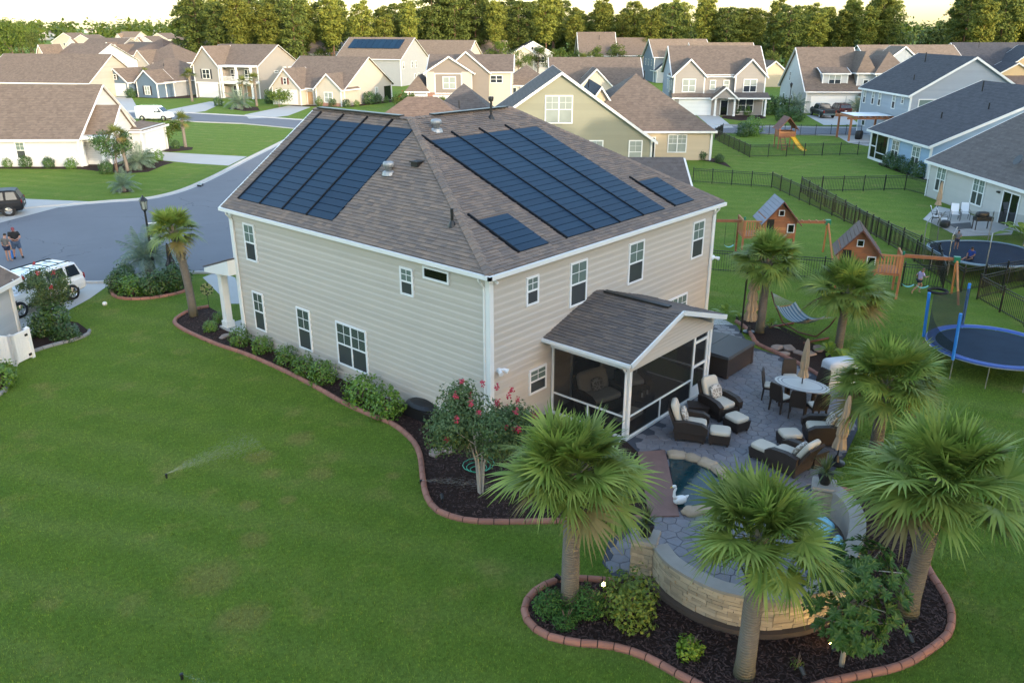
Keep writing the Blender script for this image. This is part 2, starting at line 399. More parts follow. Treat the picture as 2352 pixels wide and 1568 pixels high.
def shingles(parent, O, U, S, rows, e, mat, nparts, wmin=.3, wmax=.62, lift=.02, skip=()):
    """shingle courses on a roof plane; rows(s) gives the span along the eave. The nearest ones are pieces of their own."""
    O = Vector(O); U = Vector(U).normalized(); S = Vector(S); L = S.length; S.normalize(); N = U.cross(S).normalized()
    rnd = random.Random(hash((round(O.x,1), round(L,1))) & 0xffff); items = []
    k = int(L/e)
    for i in range(k):
        s0 = i*e; s1 = min(s0+e*1.12, L); a, b = rows(s0+e*.5); u = a-rnd.random()*.3; lo = a
        while u < b:
            w = rnd.uniform(wmin, wmax); x0, x1 = max(u, lo), min(u+w-.006, b); u += w
            if x1-x0 < .04: continue
            xm = (x0+x1)/2
            if any(q[0]-.02 < xm < q[1]+.02 and q[2]-.05 < s0+e*.5 < q[3]+.05 for q in skip): continue
            t0 = lift+rnd.choice((0, .009, .009, .016)); t1 = .006
            c = [O+U*x+S*s for x, s in ((x0,s0),(x1,s0),(x1,s1),(x0,s1))]
            items.append((c[0]+N*t0, c[1]+N*t0, c[2]+N*t1, c[3]+N*t1, N))
    items.sort(key=lambda t: (t[0]-cam.location).length)
    def put(mb, t):
        a, b, c, d, N_ = t; dn = N_*-.014
        mb.add([a,b,c,d,a+dn,b+dn], [(0,1,2,3),(0,4,5,1),(0,3,4),(1,5,2)])
    for t in items[:nparts]:
        mb = MB(); put(mb, t); mb.build('shingle', mat, parent)
    big = MB()
    for t in items[nparts:]: put(big, t)
    if big.v: big.build('shingle_courses', mat, parent, kind='stuff')
def ridge_caps(parent, a, b, w=.16, n=None, mat='main_shingle', dz=.03, drop=.07):
    a, b = Vector(a), Vector(b); d = (b-a).normalized(); r = d.cross(Vector((0,0,1))).normalized(); l = (b-a).length
    k = n or int(l/.22)
    for i in range(k):
        p = a+d*(l*i/k); q = a+d*(l*(i+1.15)/k); m = MB()
        up0 = Vector((0,0,dz+.02)); up1 = Vector((0,0,dz))
        dn = Vector((0,0,-drop))
        m.add([p-r*w+dn+up0, p+up0, p+r*w+dn+up0, q-r*w+dn+up1, q+up1, q+r*w+dn+up1, p-r*w+dn, p+r*w+dn], [(0,1,4,3),(1,2,5,4),(6,7,2,1,0)])
        m.build('ridge_cap', mat, parent)

# ------------------------------------------------------------------ the house with the solar roof
HL, HW, WZ = 14.35, 13.80, 5.62
OV, ZE, ZR, AX, AY, RX2, YE = .26, 5.70, 9.2, 4.75, 8.5, 10.55, 14.62
XE = HW+.28
house = thing('solar_house', 'large two storey beige house with blue solar panels on its brown roof', 'house', (0,0,0))
mb = MB(); mb.prism([(0,0),(HW,0),(HW,HL),(0,HL)], 0, WZ)
mb.add([(0,HL,WZ),(9.2,HL,WZ),(AX,HL,ZR-.12)], [(0,2,1)])
wall = mb.build('wall', 'beige_wall', house)
WL0, WL1 = (0,HL), (0,0); WR0, WR1 = (0,0), (HW,0)
siding(wall, WL0, WL1, .18, WZ, "beige_siding", .235, proud=.032, dutch=True); siding(wall, WR0, WR1, .18, WZ, "beige_siding", .235, proud=.032, dutch=True)
mb = MB(); wbox(mb,WL0,WL1,0,HL,-.05,.18,0,.03); wbox(mb,WR0,WR1,-.03,HW,-.05,.18,0,.03); mb.build('foundation', 'concrete', house)
# roof body
V = 2*AX+OV
pts = [(-OV,-OV,ZE),(-OV,YE,ZE),(AX,YE,ZR),(AX,AY,ZR),(RX2,AY,ZR),(XE,-OV,ZE),(XE,YE,ZE),(V,YE,ZE)]
mb = MB(); mb.add(pts, [(0,3,2,1),(0,5,4,3),(5,6,4),(3,4,6,7),(3,7,2)])
low = [(x,y,z-.05) for x,y,z in pts]; mb.add([low[i] for i in (0,5,6,1)], [(0,3,2,1)])
roof = mb.build('roof', 'main_shingle', house)
S1 = (AX+OV, 0, ZR-ZE); LS1 = math.hypot(AX+OV, ZR-ZE); S2 = (0, AY+OV, ZR-ZE); LS2 = math.hypot(AY+OV, ZR-ZE)
arrL = (YE-14.0, YE-7.85, .58, 5.5)            # along the left eave measured from its far end
# left face: u runs from the far end (y=YE) to the near corner
def rowsL(s): return (0.02, YE+OV-(AY+OV)*s/LS1-.1)
shingles(roof, (-OV,YE,ZE), (0,-1,0), S1, rowsL, .145, 'main_shingle', 110, .2, .42, skip=[arrL])
arrR = [(4.1+OV, 10.25+OV, .58, 7.6), (1.62+OV, 3.15+OV, .58, 2.5), (11.0+OV, 12.5+OV, .58, 2.53)]
def rowsR(s): return ((AX+OV)*s/LS2+.1, XE+OV-(XE-RX2)*s/LS2-.02)
shingles(roof, (-OV,-OV,ZE), (1,0,0), S2, rowsR, .145, 'main_shingle', 100, .2, .42, skip=arrR)
def panels(O, U, S, u0, cols, cw, s0, rows, eh, bars, ext=.4):
    O = Vector(O); U = Vector(U); S = Vector(S).normalized(); N = U.cross(S).normalized()
    def q(u, s, h): return O+U*u+S*s+N*h
    for c in range(cols):
        a, b = u0+c*cw+.05, u0+(c+1)*cw-.012
        for r in range(rows):
            sa, sb = s0+r*eh, s0+(r+1)*eh-.022; m = MB()
            m.hexa([q(a,sa,.01),q(b,sa,.01),q(b,sb,.01),q(a,sb,.01),q(a,sa,.05),q(b,sa,.05),q(b,sb,.047),q(a,sb,.047)])
            m.build('solar_panel', 'solar_blue', roof)
    back = MB(); e1 = u0+cols*cw
    back.hexa([q(u0,s0,.004),q(e1,s0,.004),q(e1,s0+rows*eh,.004),q(u0,s0+rows*eh,.004),q(u0,s0,.02),q(e1,s0,.02),q(e1,s0+rows*eh,.02),q(u0,s0+rows*eh,.02)])
    back.build('solar_backing', 'solar_bar', roof)
    for c in range(bars):
        a = u0+c*cw-.048; m = MB(); b = a+.096; sb = s0+rows*eh+ext; sa = s0-.02
        m.hexa([q(a,sa,.01),q(b,sa,.01),q(b,sb,.01),q(a,sb,.01),q(a+.02,sa,.08),q(b-.02,sa,.08),q(b-.02,sb,.08),q(a+.02,sb,.08)])
        m.build('wire_cover', 'solar_bar', roof)
panels((-OV,YE,ZE), (0,-1,0), S1, YE-13.92, 4, 1.53, .58, 15, .328, 4)
panels((-OV,-OV,ZE), (1,0,0), S2, 4.08+OV, 4, 1.55, .58, 21, .335, 4)
panels((-OV,-OV,ZE), (1,0,0), S2, 1.64+OV, 1, 1.5, .58, 6, .325, 1)
panels((-OV,-OV,ZE), (1,0,0), S2, 11.0+OV, 1, 1.5, .58, 6, .325, 1)
ridge_caps(roof, (-OV+.05,-OV+.05,ZE+.03), (AX,AY,ZR+.03)); ridge_caps(roof, (XE,-OV,ZE+.03), (RX2,AY,ZR+.03))
ridge_caps(roof, (AX,YE,ZR), (AX,AY,ZR), n=24); ridge_caps(roof, (AX,AY,ZR), (RX2,AY,ZR), n=24)
mb = MB(); mb.beam((AX-.02,YE-.35,ZR+.06),(AX-.02,AY+.5,ZR+.06),.3,.05); mb.build('ridge_vent','black_plastic',roof)
mb = MB(); mb.beam((AX+1.1,AY-.02,ZR+.06),(RX2-.3,AY-.02,ZR+.06),.3,.05); mb.build('ridge_vent','black_plastic',roof)
# roof edge trim and gutters
mb = MB(); mb.box(-OV-.11,-OV-.11,ZE-.14,-OV-.005,YE,ZE-.015); mb.box(-OV-.11,-OV-.11,ZE-.145,XE+.05,-OV-.005,ZE-.012); mb.build('gutter','white_trim',house)
mb = MB(); mb.box(-OV,-OV,WZ-.02,XE,HL+.2,WZ+.01); mb.build('soffit','white_trim',house)
mb = MB(); mb.beam((-OV,YE+.02,ZE-.05),(AX,YE+.02,ZR-.05),.04,.2,(0,1,0)); mb.build('rake_board','white_trim',house)
mb = MB(); mb.beam((V,YE+.02,ZE-.05),(AX,YE+.02,ZR-.05),.04,.2,(0,1,0)); mb.build('rake_board','white_trim',house)
def corner(parent, x, y, z0, z1, sx, sy, w=.11, mat='white_trim'):
    m = MB(); m.box(min(x,x+sx*w), min(y,y-sy*.065), z0, max(x,x+sx*w), max(y,y-sy*.065), z1)
    m.box(min(x,x-sx*.068), min(y-sy*.068,y+sy*w), z0, max(x,x-sx*.068), max(y-sy*.068,y+sy*w), z1); return m.build('corner_board', mat, parent)
corner(house, 0, 0, .02, WZ-.02, 1, 1); corner(house, HW, 0, .02, WZ-.02, -1, 1); corner(house, 0, HL, .02, WZ-.02, 1, -1)
def downspout(parent, x, y, z0, z1, dx, dy, mat='white_trim'):
    m = MB(); m.tube([(x+dx*.3,y+dy*.3,z1),(x+dx*.3,y+dy*.3,z1-.12),(x+dx*.07,y+dy*.07,z1-.42),(x+dx*.07,y+dy*.07,z0+.12),(x+dx*.3,y+dy*.3,z0+.03)], .04, 6)
    m.build('downspout', mat, parent)
downspout(house, 0, .16, 0, ZE-.1, -1, 0); downspout(house, 0, HL-.18, 0, ZE-.1, -1, 0); downspout(house, HW-.16, 0, 0, ZE-.1, 0, -1)
# windows of the left wall (a measured from its far end)
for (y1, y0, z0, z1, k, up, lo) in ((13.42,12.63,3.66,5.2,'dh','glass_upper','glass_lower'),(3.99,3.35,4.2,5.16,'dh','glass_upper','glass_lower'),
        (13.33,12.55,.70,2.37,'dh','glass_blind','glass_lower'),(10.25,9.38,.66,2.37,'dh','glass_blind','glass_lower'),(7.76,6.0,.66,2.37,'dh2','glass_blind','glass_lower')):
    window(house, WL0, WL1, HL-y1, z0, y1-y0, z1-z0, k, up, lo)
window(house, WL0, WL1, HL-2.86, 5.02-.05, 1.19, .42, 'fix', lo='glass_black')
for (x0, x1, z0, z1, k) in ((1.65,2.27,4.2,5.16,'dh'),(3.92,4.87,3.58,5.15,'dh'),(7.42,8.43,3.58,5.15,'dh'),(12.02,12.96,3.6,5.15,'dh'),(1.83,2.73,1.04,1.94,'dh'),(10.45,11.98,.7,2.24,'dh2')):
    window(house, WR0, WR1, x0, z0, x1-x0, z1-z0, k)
# roof vents, pipes, cameras
def onL(y, s, h=0): S = Vector(S1).normalized(); return Vector((-OV,y,ZE))+S*s
def onR(x, s): S = Vector(S2).normalized(); return Vector((x,-OV,ZE))+S*s
for p in (onL(7.13,3.2), onR(5.1,8.3)):
    m = MB(); m.lathe([(.13,-.1),(.13,.22),(.2,.24),(.21,.36),(.17,.42),(.02,.44)], 14, p); m.sm = True; vv = m.build('turbine_vent','galvanised',roof)
    m = MB(); m.lathe([(.26,-.06),(.22,.06),(.14,.1)], 14, p); m.build('flashing','galvanised',vv)
p = onL(6.13,3.8); m = MB(); m.box(p.x-.16,p.y-.16,p.z-.05,p.x+.16,p.y+.16,p.z+.1); m.box(p.x-.2,p.y-.2,p.z+.1,p.x+.2,p.y+.2,p.z+.15); m.build('box_vent','black_plastic',roof)
for p, h in ((onL(2.5,1.5),.55), (onR(8.6,8.7),.75)):
    m = MB(); m.lathe([(.05,-.1),(.05,h)], 10, p, sx=1, sy=1); m.lathe([(.16,-.05),(.12,.05),(.06,.16)], 10, p)
    if h > .6: m.lathe([(.09,h-.05),(.11,h+.02),(.11,h+.12),(.06,h+.14)], 10, p)
    m.build('vent_pipe','black_plastic',roof)
def flood(parent, x, y, z, nx, ny):
    m = MB(); m.box(x-.06,y-.06,z-.06,x+.06,y+.06,z+.06)
    for s in (-1, 1): m.tube([(x,y,z),(x+nx*.12-ny*s*.1,y+ny*.12+nx*s*.1,z+.03),(x+nx*.24-ny*s*.16,y+ny*.24+nx*s*.16,z-.02)],[.03,.05,.085],8)
    m.build('floodlight','white_vinyl',parent)
flood(house, .32, -.08, 2.45, 0, -1); flood(house, HW+.05, -.05, 3.3, 1, -.3)
m = MB(); m.tube([(.12,-.1,5.42),(.12,-.24,5.38)],.045,8); m.build('camera_head','white_vinyl',house)
# front porch at the far end
m = MB(); m.hexa([(-.42,HL,2.86),(4.4,HL,2.86),(4.4,HL+2.0,2.66),(-.42,HL+2.0,2.66),(-.42,HL,3.5),(4.4,HL,3.5),(4.4,HL+2.0,2.84),(-.42,HL+2.0,2.84)]); m.build('porch_roof','white_trim',house)
m = MB(); m.hexa([(-.44,HL,3.52),(4.42,HL,3.52),(4.42,HL+2.06,2.86),(-.44,HL+2.06,2.86),(-.44,HL,3.57),(4.42,HL,3.57),(4.42,HL+2.06,2.91),(-.44,HL+2.06,2.91)]); m.build('porch_shingles','porch_shingle',house)
m = MB(); m.box(0,HL+1.45,.12,.3,HL+1.75,2.66); m.box(-.05,HL+1.4,.12,.35,HL+1.8,.4); m.box(-.05,HL+1.4,2.5,.35,HL+1.8,2.68); m.build('porch_column','white_trim',house)
m = MB(); m.box(-.1,HL+.01,0,4.4,HL+1.95,.12); m.build('porch_floor','concrete',house)

# ------------------------------------------------------------------ screened porch
pp = thing('screened_porch', 'screened porch with white frame and grey gable roof on back of house', 'porch', (0,0,0))
PX0, PX1, PY0 = 2.98, 8.28, -3.2
EX0, EX1, PYF, EZ, AXP, AZP = 2.55, 8.62, -3.5, 2.9, 5.5, 3.86
mb = MB(); mb.add([(EX0,PYF,EZ),(EX0,-.03,EZ),(AXP,-.03,AZP),(AXP,PYF,AZP),(EX1,PYF,EZ),(EX1,-.03,EZ)], [(0,3,2,1),(3,4,5,2)])
mb.add([(EX0,PYF,EZ-.04),(EX0,-.03,EZ-.04),(AXP,-.03,AZP-.06),(AXP,PYF,AZP-.06),(EX1,PYF,EZ-.04),(EX1,-.03,EZ-.04)], [(0,1,2,3),(3,2,5,4)])
proof = mb.build('roof','porch_shingle',pp)
lp = math.hypot(AXP-EX0, AZP-EZ)
shingles(proof, (EX0,-.03,EZ), (0,-1,0), (AXP-EX0,0,AZP-EZ), lambda s: (0, -.03-PYF), .15, 'porch_shingle', 150, .2, .38)
shingles(proof, (EX1,PYF,EZ), (0,1,0), (AXP-EX1,0,AZP-EZ), lambda s: (0, -.03-PYF), .15, 'porch_shingle', 40, .2, .38)
mb = MB(); mb.beam((AXP,-.4,AZP+.04),(AXP,PYF+.5,AZP+.04),.22,.05); mb.build('ridge_vent','black_plastic',proof)
for a, b in (((EX0,PYF-.02,EZ-.07),(AXP,PYF-.02,AZP-.07)),((EX1,PYF-.02,EZ-.07),(AXP,PYF-.02,AZP-.07))):
    mb = MB(); mb.beam(a,b,.16,.05,(0,1,0)); mb.build('rake_board','white_trim',pp)
for x, s in ((EX0,-1),(EX1,1)):
    mb = MB(); mb.box(min(x,x+s*.1),PYF,EZ-.11,max(x,x+s*.1),-.02,EZ-.01); mb.build('gutter','white_trim',pp)
# front gable siding
def extg(z): f = max(0, (z-2.62)/(AZP-.1-2.62)); c = AXP-PX0; return (f*c, (PX1-PX0)-f*(PX1-AXP))
mb = MB(); mb.add([(PX0,PY0+.02,2.42),(PX1,PY0+.02,2.42),(PX1,PY0+.02,2.62),(AXP,PY0+.02,AZP-.1),(PX0,PY0+.02,2.62)], [(0,1,2,3,4)])
gw = mb.build('gable_wall','beige_wall',pp)
siding(gw, (PX0,PY0), (PX1,PY0), 2.42, 2.62, 'beige_siding', .1); siding(gw, (PX0,PY0), (PX1,PY0), 2.62, AZP-.12, 'beige_siding', .13, extg, proud=.02, dutch=True)
mb = MB(); mb.box(PX0-.02,PY0,2.45,PX0+.12,-.03,2.86); mb.build('side_beam','white_trim',pp)
mb = MB(); mb.box(PX1-.12,PY0,2.45,PX1+.02,-.03,2.86); mb.build('side_beam','white_trim',pp)
for (x, y, w) in ((PX0,PY0,.15),(PX1-.15,PY0,.15),(PX0,-.14,.1),(PX1-.1,-.14,.1)):
    mb = MB(); mb.box(x,y,.02,x+w,y+w-.03,2.45); mb.build('post','white_trim',pp)
def bar(x0,y0,z0,x1,y1,z1): mb = MB(); mb.box(x0,y0,z0,x1,y1,z1); mb.build('screen_rail','white_trim',pp)
bar(PX0+.03,PY0+.14,.76,PX0+.08,-.15,.82); bar(PX0+.16,PY0+.03,.76,7.05,PY0+.08,.82); bar(PX0+.16,PY0+.03,.03,7.05,PY0+.08,.09); bar(PX0+.03,PY0+.14,.03,PX0+.08,-.15,.09)
bar(5.0,PY0+.03,.09,5.05,PY0+.08,.76); bar(PX0+.03,-1.62,.09,PX0+.08,-1.57,.76); bar(PX1-.07,PY0+.14,.76,PX1-.02,-.15,.82)
mb = MB()   # screen door
for q in ((7.06,.05,7.16,2.44),(7.98,.05,8.1,2.44)): mb.box(q[0],PY0+.02,q[1],q[2],PY0+.09,q[3])
for z in (2.12,1.2,.05): mb.box(7.16,PY0+.023,z,7.98,PY0+.087,z+(.42 if z < .1 else .09))
sd = mb.build('screen_door','white_trim',pp); mb = MB(); mb.box(7.2,PY0-.03,1.05,7.24,PY0+.02,1.2); mb.build('handle','dark_metal',sd)
t = NT('insect_screen'); t.col((.01,.01,.011)); t.rough(.7); tr = t.n('BsdfTransparent'); mx = t.n('MixShader'); nz = t.noise(3,2,.5,t.coord('Object'))
t.l(t.math('MULTIPLY_ADD', nz, .06, .66), mx.inputs[0]); t.l(t.bs.outputs[0], mx.inputs[2]); t.l(tr.outputs[0], mx.inputs[1]); t.l(mx.outputs[0], t.out.inputs[0])
def screen(a, b): MB().add([(a[0],a[1],.05),(b[0],b[1],.05),(b[0],b[1],2.44),(a[0],a[1],2.44)], [(0,1,2,3)]).build('insect_screen','insect_screen',pp)
screen((PX0+.055,-.1),(PX0+.055,PY0+.1)); screen((PX0+.1,PY0+.055),(PX1-.1,PY0+.055)); screen((PX1-.05,PY0+.1),(PX1-.05,-.1))
mb = MB(); mb.box(PX0-.04,PY0-.04,-.05,PX1+.04,-.035,.03); mb.build('porch_slab','concrete',pp)
pm('porch_dark', (.05,.045,.04), .7); mb = MB(); mb.box(PX0+.1,PY0+.1,.03,PX1-.1,-.05,.036); mb.build('porch_shade_sheet','porch_dark',pp)  # dark sheet added on the slab to make the porch interior dimmer
downspout(pp, PX0-.02, PY0+.08, .02, EZ-.1, -1, 0)
door(house, WR0, WR1, 4.2, .1, 1.7, 2.05, 'glass_black')

# ------------------------------------------------------------------ ground
def grass_color(t, v):
    big = t.noise(.16, 3, .55, v); mid = t.noise(1.1, 4, .65, v); fine = t.noise(9, 4, .7, v); spot = t.noise(.55, 3, .6, v)
    c = t.mix(t.math('MULTIPLY_ADD', mid, 1.6, -.3), (.050,.124,.013), (.190,.262,.034))
    c = t.mix(t.math('MULTIPLY_ADD', big, 1.4, -.25), c, (.108,.190,.022))
    # pale mowing stripes and dry patches that belong to the turf
    m = t.mapping(v, (1,1,1), (0,0,R(-23))); x = t.sepx(m)[0]
    st = t.math('MULTIPLY_ADD', t.math('SINE', t.math('MULTIPLY_ADD', t.noise(.25,2,.5,v), 3.0, t.math('MULTIPLY', x, 3.1))), .5, .5)
    c = t.mix(t.math('MULTIPLY', t.math('POWER', st, 2.0), t.math('MULTIPLY_ADD', t.noise(.09,2,.5,v), 1.1, -.28)), c, (.19,.24,.06))
    dry = t.math('MULTIPLY', t.math('MAXIMUM', t.math('SUBTRACT', spot, .57), 0), 4.6)
    dry = t.math('MINIMUM', t.math('MULTIPLY', dry, t.math('MULTIPLY_ADD', fine, 1.8, -.2)), .75)
    c = t.mix(dry, c, (.28,.225,.085))
    for (px, py), rad in (((-5.44,4.73),.55),((-5.79,3.67),.42),((-7.19,2.59),.38),((-4.79,2.53),.5),((-6.33,2.02),.3),((-3.44,0.78),.3),((-3.92,4.82),.6),((-7.96,1.00),.5),((-9.64,0.46),.9),((-9.86,-1.44),.7)):
        dv = t.n('VectorMath', operation='DISTANCE'); t.l(v, dv.inputs[0]); dv.inputs[1].default_value = (px, py, 0)
        k_ = t.math('MULTIPLY', t.math('MAXIMUM', t.math('SUBTRACT', 1.0, t.math('DIVIDE', t.math('ADD', dv.outputs['Value'], t.math('MULTIPLY', t.math('SUBTRACT', mid, .5), rad*1.6)), rad)), 0), 1.1)
        c = t.mix(t.math('MINIMUM', t.math('MULTIPLY', k_, t.math('MULTIPLY_ADD', fine, 1.4, 0)), .45), c, (.30,.215,.085))
    far = t.math('SUBTRACT', 1.0, t.math('MINIMUM', t.math('MULTIPLY', t.math('ABSOLUTE', t.math('SUBTRACT', t.noise(.05,2,.5,v), .5)), 3), 1))
    c = t.mix(t.math('MULTIPLY', far, .25), c, (.15,.20,.028))
    f = t.math('MULTIPLY_ADD', fine, 1.3, .35)
    h = t.n('HueSaturation'); t.l(c, h.inputs['Color']); t.l(f, h.inputs['Value']); return h.outputs[0], fine
t = NT('lawn'); c, f = grass_color(t, t.pos()); t.col(c); t.rough(.95); t.bs.inputs['Specular IOR Level'].default_value = .15
t.bump(t.math('ADD', f, t.math('MULTIPLY', t.noise(38, 4, .75, t.pos()), .9)), .9, .06)
t = NT('grass_blade'); c, f = grass_color(t, t.pos())
r = t.n('NewGeometry').outputs['Random Per Island']; h = t.n('HueSaturation'); t.l(c, h.inputs['Color']); t.l(t.math('MULTIPLY_ADD', r, 1.3, .6), h.inputs['Value']); t.col(h.outputs[0]); t.rough(.7); t.bs.inputs['Specular IOR Level'].default_value = .2
struct(MB().sheet([(-900,-900),(4500,-900),(4500,4500),(-900,4500)], 0).build('lawn','lawn'))
t = NT('mulch'); v = t.coord('Object'); n = t.noise(16, 5, .75, v); k = t.noise(90, 3, .7, v)
t.col(t.mix(t.math('POWER', t.math('MULTIPLY', n, k), .8), (.010,.006,.005), (.11,.06,.046))); t.rough(.95); t.bs.inputs['Specular IOR Level'].default_value = .2; t.bump(t.math('ADD', n, k), 1.0, .05)
# roads
def sheet(name, poly, z, mat): return struct(MB().sheet(poly, z).build(name, mat))
roadA = [(0.04,51.03),(2.39,50.51),(5.61,49.54),(9.15,48.09),(11.36,47.04),(13.72,47.49),(16.49,49.16),(21.08,52.95),(27.10,58.40),(34.09,64.49),(42.75,72.03),(48.56,76.48)]
roadB = [(51.01,70.53),(36.18,57.87),(20.79,41.73),(9.72,28.30),(5.09,24.51),(3.53,25.41),(1.39,26.51),(-0.14,26.96),(-1.15,28.01),(-3.18,30.02),(-5.75,31.51)]
fa = smooth_path(roadA, 1.0); fb = smooth_path(roadB, 1.0)
sheet('road', fa+fb, .006, 'asphalt')
fs1 = [(40.62,118.78),(44.47,115.19),(47.91,106.73),(50.93,97.00),(53.07,86.85),(57.16,70.82),(63.58,56.90)]; fs2 = [(57.04,51.00),(50.90,63.60),(46.51,77.44),(45.19,87.70),(42.08,94.84),(41.01,101.45),(36.55,109.62)]
sheet('road', fs1+fs2, .010, 'asphalt')
rs1 = [(84.92,43.10),(87.80,35.48),(92.36,28.39),(97.18,21.01),(99.91,16.95)]; rs2 = [(90.92,14.26),(88.35,18.01),(84.22,24.97),(80.32,31.72),(76.26,38.01)]
sheet('road', rs1+rs2, .006, 'asphalt')
def curb(path, mat='concrete', w=.5, h=.11, side=1):
    """rolled concrete kerb along a road edge"""
    p = [Vector(q) for q in path]; mb = MB(); n = len(p); prof = [(-.32,.004),(-.3,.016),(.0,.02),(.08,h),(.22,h+.005),(.24,-.02)]
    vs = []
    for i in range(n):
        d = (p[min(i+1,n-1)]-p[max(i-1,0)]).normalized(); r = Vector((d.y,-d.x))*side
        for a, z in prof: q = p[i]-r*a*w/.5; vs.append((q.x,q.y,z))
    k = len(prof)
    mb.add(vs, [(i*k+j,(i+1)*k+j,(i+1)*k+j+1,i*k+j+1) for i in range(n-1) for j in range(k-1)])
    return struct(mb.build('kerb', mat))
curb(fa); curb(fb); curb(fs1); curb(fs2); curb(rs1); curb(rs2)
m = MB(); q = [(16.88,49.02),(16.99,48.58),(17.63,49.37),(17.54,49.78)]; m.prism(q, .02, .15); struct(m.build('storm_drain','dark_metal'))
def drive(poly, joints=True):
    o = sheet('driveway', poly, .014, 'concrete'); return o
for q in ([(23.94,72.44),(26.15,66.85),(28.87,60.78),(24.48,56.90),(22.87,60.85),(21.77,65.15),(22.24,68.66)], [(3.31,65.31),(5.47,59.77),(5.41,54.03),(8.93,48.10),(5.63,48.80),(1.06,46.50),(-1.62,48.04)],
          [(-1.14,28.24),(-0.13,26.83),(-2.13,24.91),(-3.72,23.75),(-5.67,21.59),(-7.85,21.73),(-4.97,32.10)], [(46.66,113.61),(60.58,123.89),(61.84,120.96),(50.99,108.34),(45.71,106.32)],
          [(51.98,98.71),(65.03,106.50),(66.04,101.55),(55.46,92.49),(52.02,91.83),(49.31,93.23)], [(97.34,47.71),(99.42,45.18),(85.36,35.25),(82.73,36.88)], [(107.25,34.64),(110.55,29.62),(100.00,24.05),(95.90,27.34)], [(52.81,148.35),(56.09,144.31),(43.05,113.69),(40.01,117.39)],[(71.12,83.85),(75.89,78.05),(62.41,64.50),(58.28,69.47)]):
    drive(q)
# expansion joints on the nearer drives
# front walk beside the porch
sheet('path', [(3.45,24.12),(4.60,24.56),(4.59,22.80),(2.48,18.53),(2.00,19.09)], .012, 'concrete')
sheet('path', [(16.02,0.87),(15.67,-0.12),(15.26,-0.80),(14.49,-1.27),(13.92,-1.27),(13.53,-0.65),(13.79,-0.13)], .012, 'concrete')
# ------------------------------------------------------------------ mulch beds and their edging
def edging(path, label, mat='red_curb', w=.17, h=.13, step=.42, name='lawn_edging', closed=False):
    pts = smooth_path(path, step, closed); root = thing(name, label, 'lawn edging', (pts[0][0],pts[0][1],0)); o = pts[0]
    prof = [(-.5,-.05),(-.5,.45),(-.36,.82),(-.12,1.0),(.12,1.0),(.36,.82),(.5,.45),(.5,-.05)]
    n = len(pts)
    def side(i):
        a, b = Vector(pts[max(i-1,0)]), Vector(pts[min(i+1,n-1)]); d = (b-a).normalized(); return Vector((d.y,-d.x))
    for i in range(n-1):
        a, b = Vector(pts[i]), Vector(pts[i+1]); g = (b-a)*(.012/max(step,.1)); ra, rb = side(i), side(i+1); mb = MB(); vs = []
        for c, r in ((a+g, ra), (b-g, rb)):
            for x, z in prof: q = c+r*x*w; vs.append((q.x-o[0], q.y-o[1], z*h))
        k = len(prof)
        mb.add(vs, [(j,j+k,j+k+1,j+1) for j in range(k-1)]+[tuple(range(k)), tuple(range(2*k-1,k-1,-1))])
        mb.build('edging_block', mat, root)
    mb = MB(); vs = []
    for i in range(n):
        r = side(i)
        for x, z in ((-.42,0),(-.3,.75),(.3,.75),(.42,0)): q = Vector(pts[i])+r*x*w; vs.append((q.x-o[0],q.y-o[1],z*h))
    mb.add(vs, [(i*4+j,(i+1)*4+j,(i+1)*4+j+1,i*4+j+1) for i in range(n-1) for j in range(3)]); mb.build('mortar','dark_mortar',root)
    return pts
pm('dark_mortar', (.03,.022,.02), .9)
bedA = [(1.10,19.33),(0.29,19.48),(-0.66,18.99),(-1.12,18.36),(-1.30,16.93),(-1.26,14.48),(-1.07,12.78),(-1.03,10.97),(-1.06,9.17),(-1.18,7.36),(-1.31,5.92),(-1.31,4.48),(-1.25,3.41),(-1.50,2.26),(-1.85,1.46),(-2.35,0.76),(-2.99,-0.01),(-3.58,-0.79),(-3.89,-1.47),(-3.90,-1.99),(-3.69,-2.62),(-3.19,-3.28),(-2.39,-4.14),(-1.56,-5.00),(-0.81,-5.76),(-0.37,-6.17)]
ea = edging(bedA, 'long curved brown edging along the mulch bed beside the beige house')
sheet('mulch_bed', ea+[(2.28,-4.49),(2.99,-3.14),(2.95,-.02),(-.02,-.02),(-.02,15.9),(.8,16.4)], .02, 'mulch')
bedB = [(-3.22,-7.12),(-3.42,-6.76),(-3.62,-6.48),(-3.87,-6.17),(-4.18,-5.96),(-4.60,-5.85),(-4.96,-5.86),(-5.28,-5.96),(-5.50,-6.12),(-5.68,-6.36),(-5.77,-6.63),(-5.79,-6.93),(-5.75,-7.16),(-5.65,-7.39),(-5.54,-7.61),(-5.42,-7.81),(-5.29,-7.98),(-5.17,-8.15),(-5.07,-8.37),(-4.99,-8.57),(-4.93,-8.81),(-4.89,-9.05),(-4.88,-9.26),(-4.88,-9.47),(-4.89,-9.68),(-4.88,-9.89),(-4.87,-10.08),(-4.84,-10.55),(-4.56,-11.16),(-4.03,-11.65),(-3.49,-11.96),(-3.04,-12.18),(-2.88,-12.30),(-2.65,-12.45),(-2.44,-12.60),(-2.23,-12.74),(-2.00,-12.91),(-1.74,-13.06),(-1.44,-13.22),(-1.08,-13.34),(-0.69,-13.45),(-0.28,-13.55),(0.12,-13.61),(0.59,-13.56),(0.98,-13.44),(1.31,-13.29),(1.56,-13.10),(1.83,-12.91),(2.12,-12.68),(2.42,-12.50),(2.76,-12.35),(3.23,-12.15),(3.89,-11.71),(4.47,-11.02),(4.68,-10.23),(4.52,-9.47),(4.27,-9.07)]
eb = edging(bedB, 'winding red brick coloured edging round the foreground palm bed', step=.36)
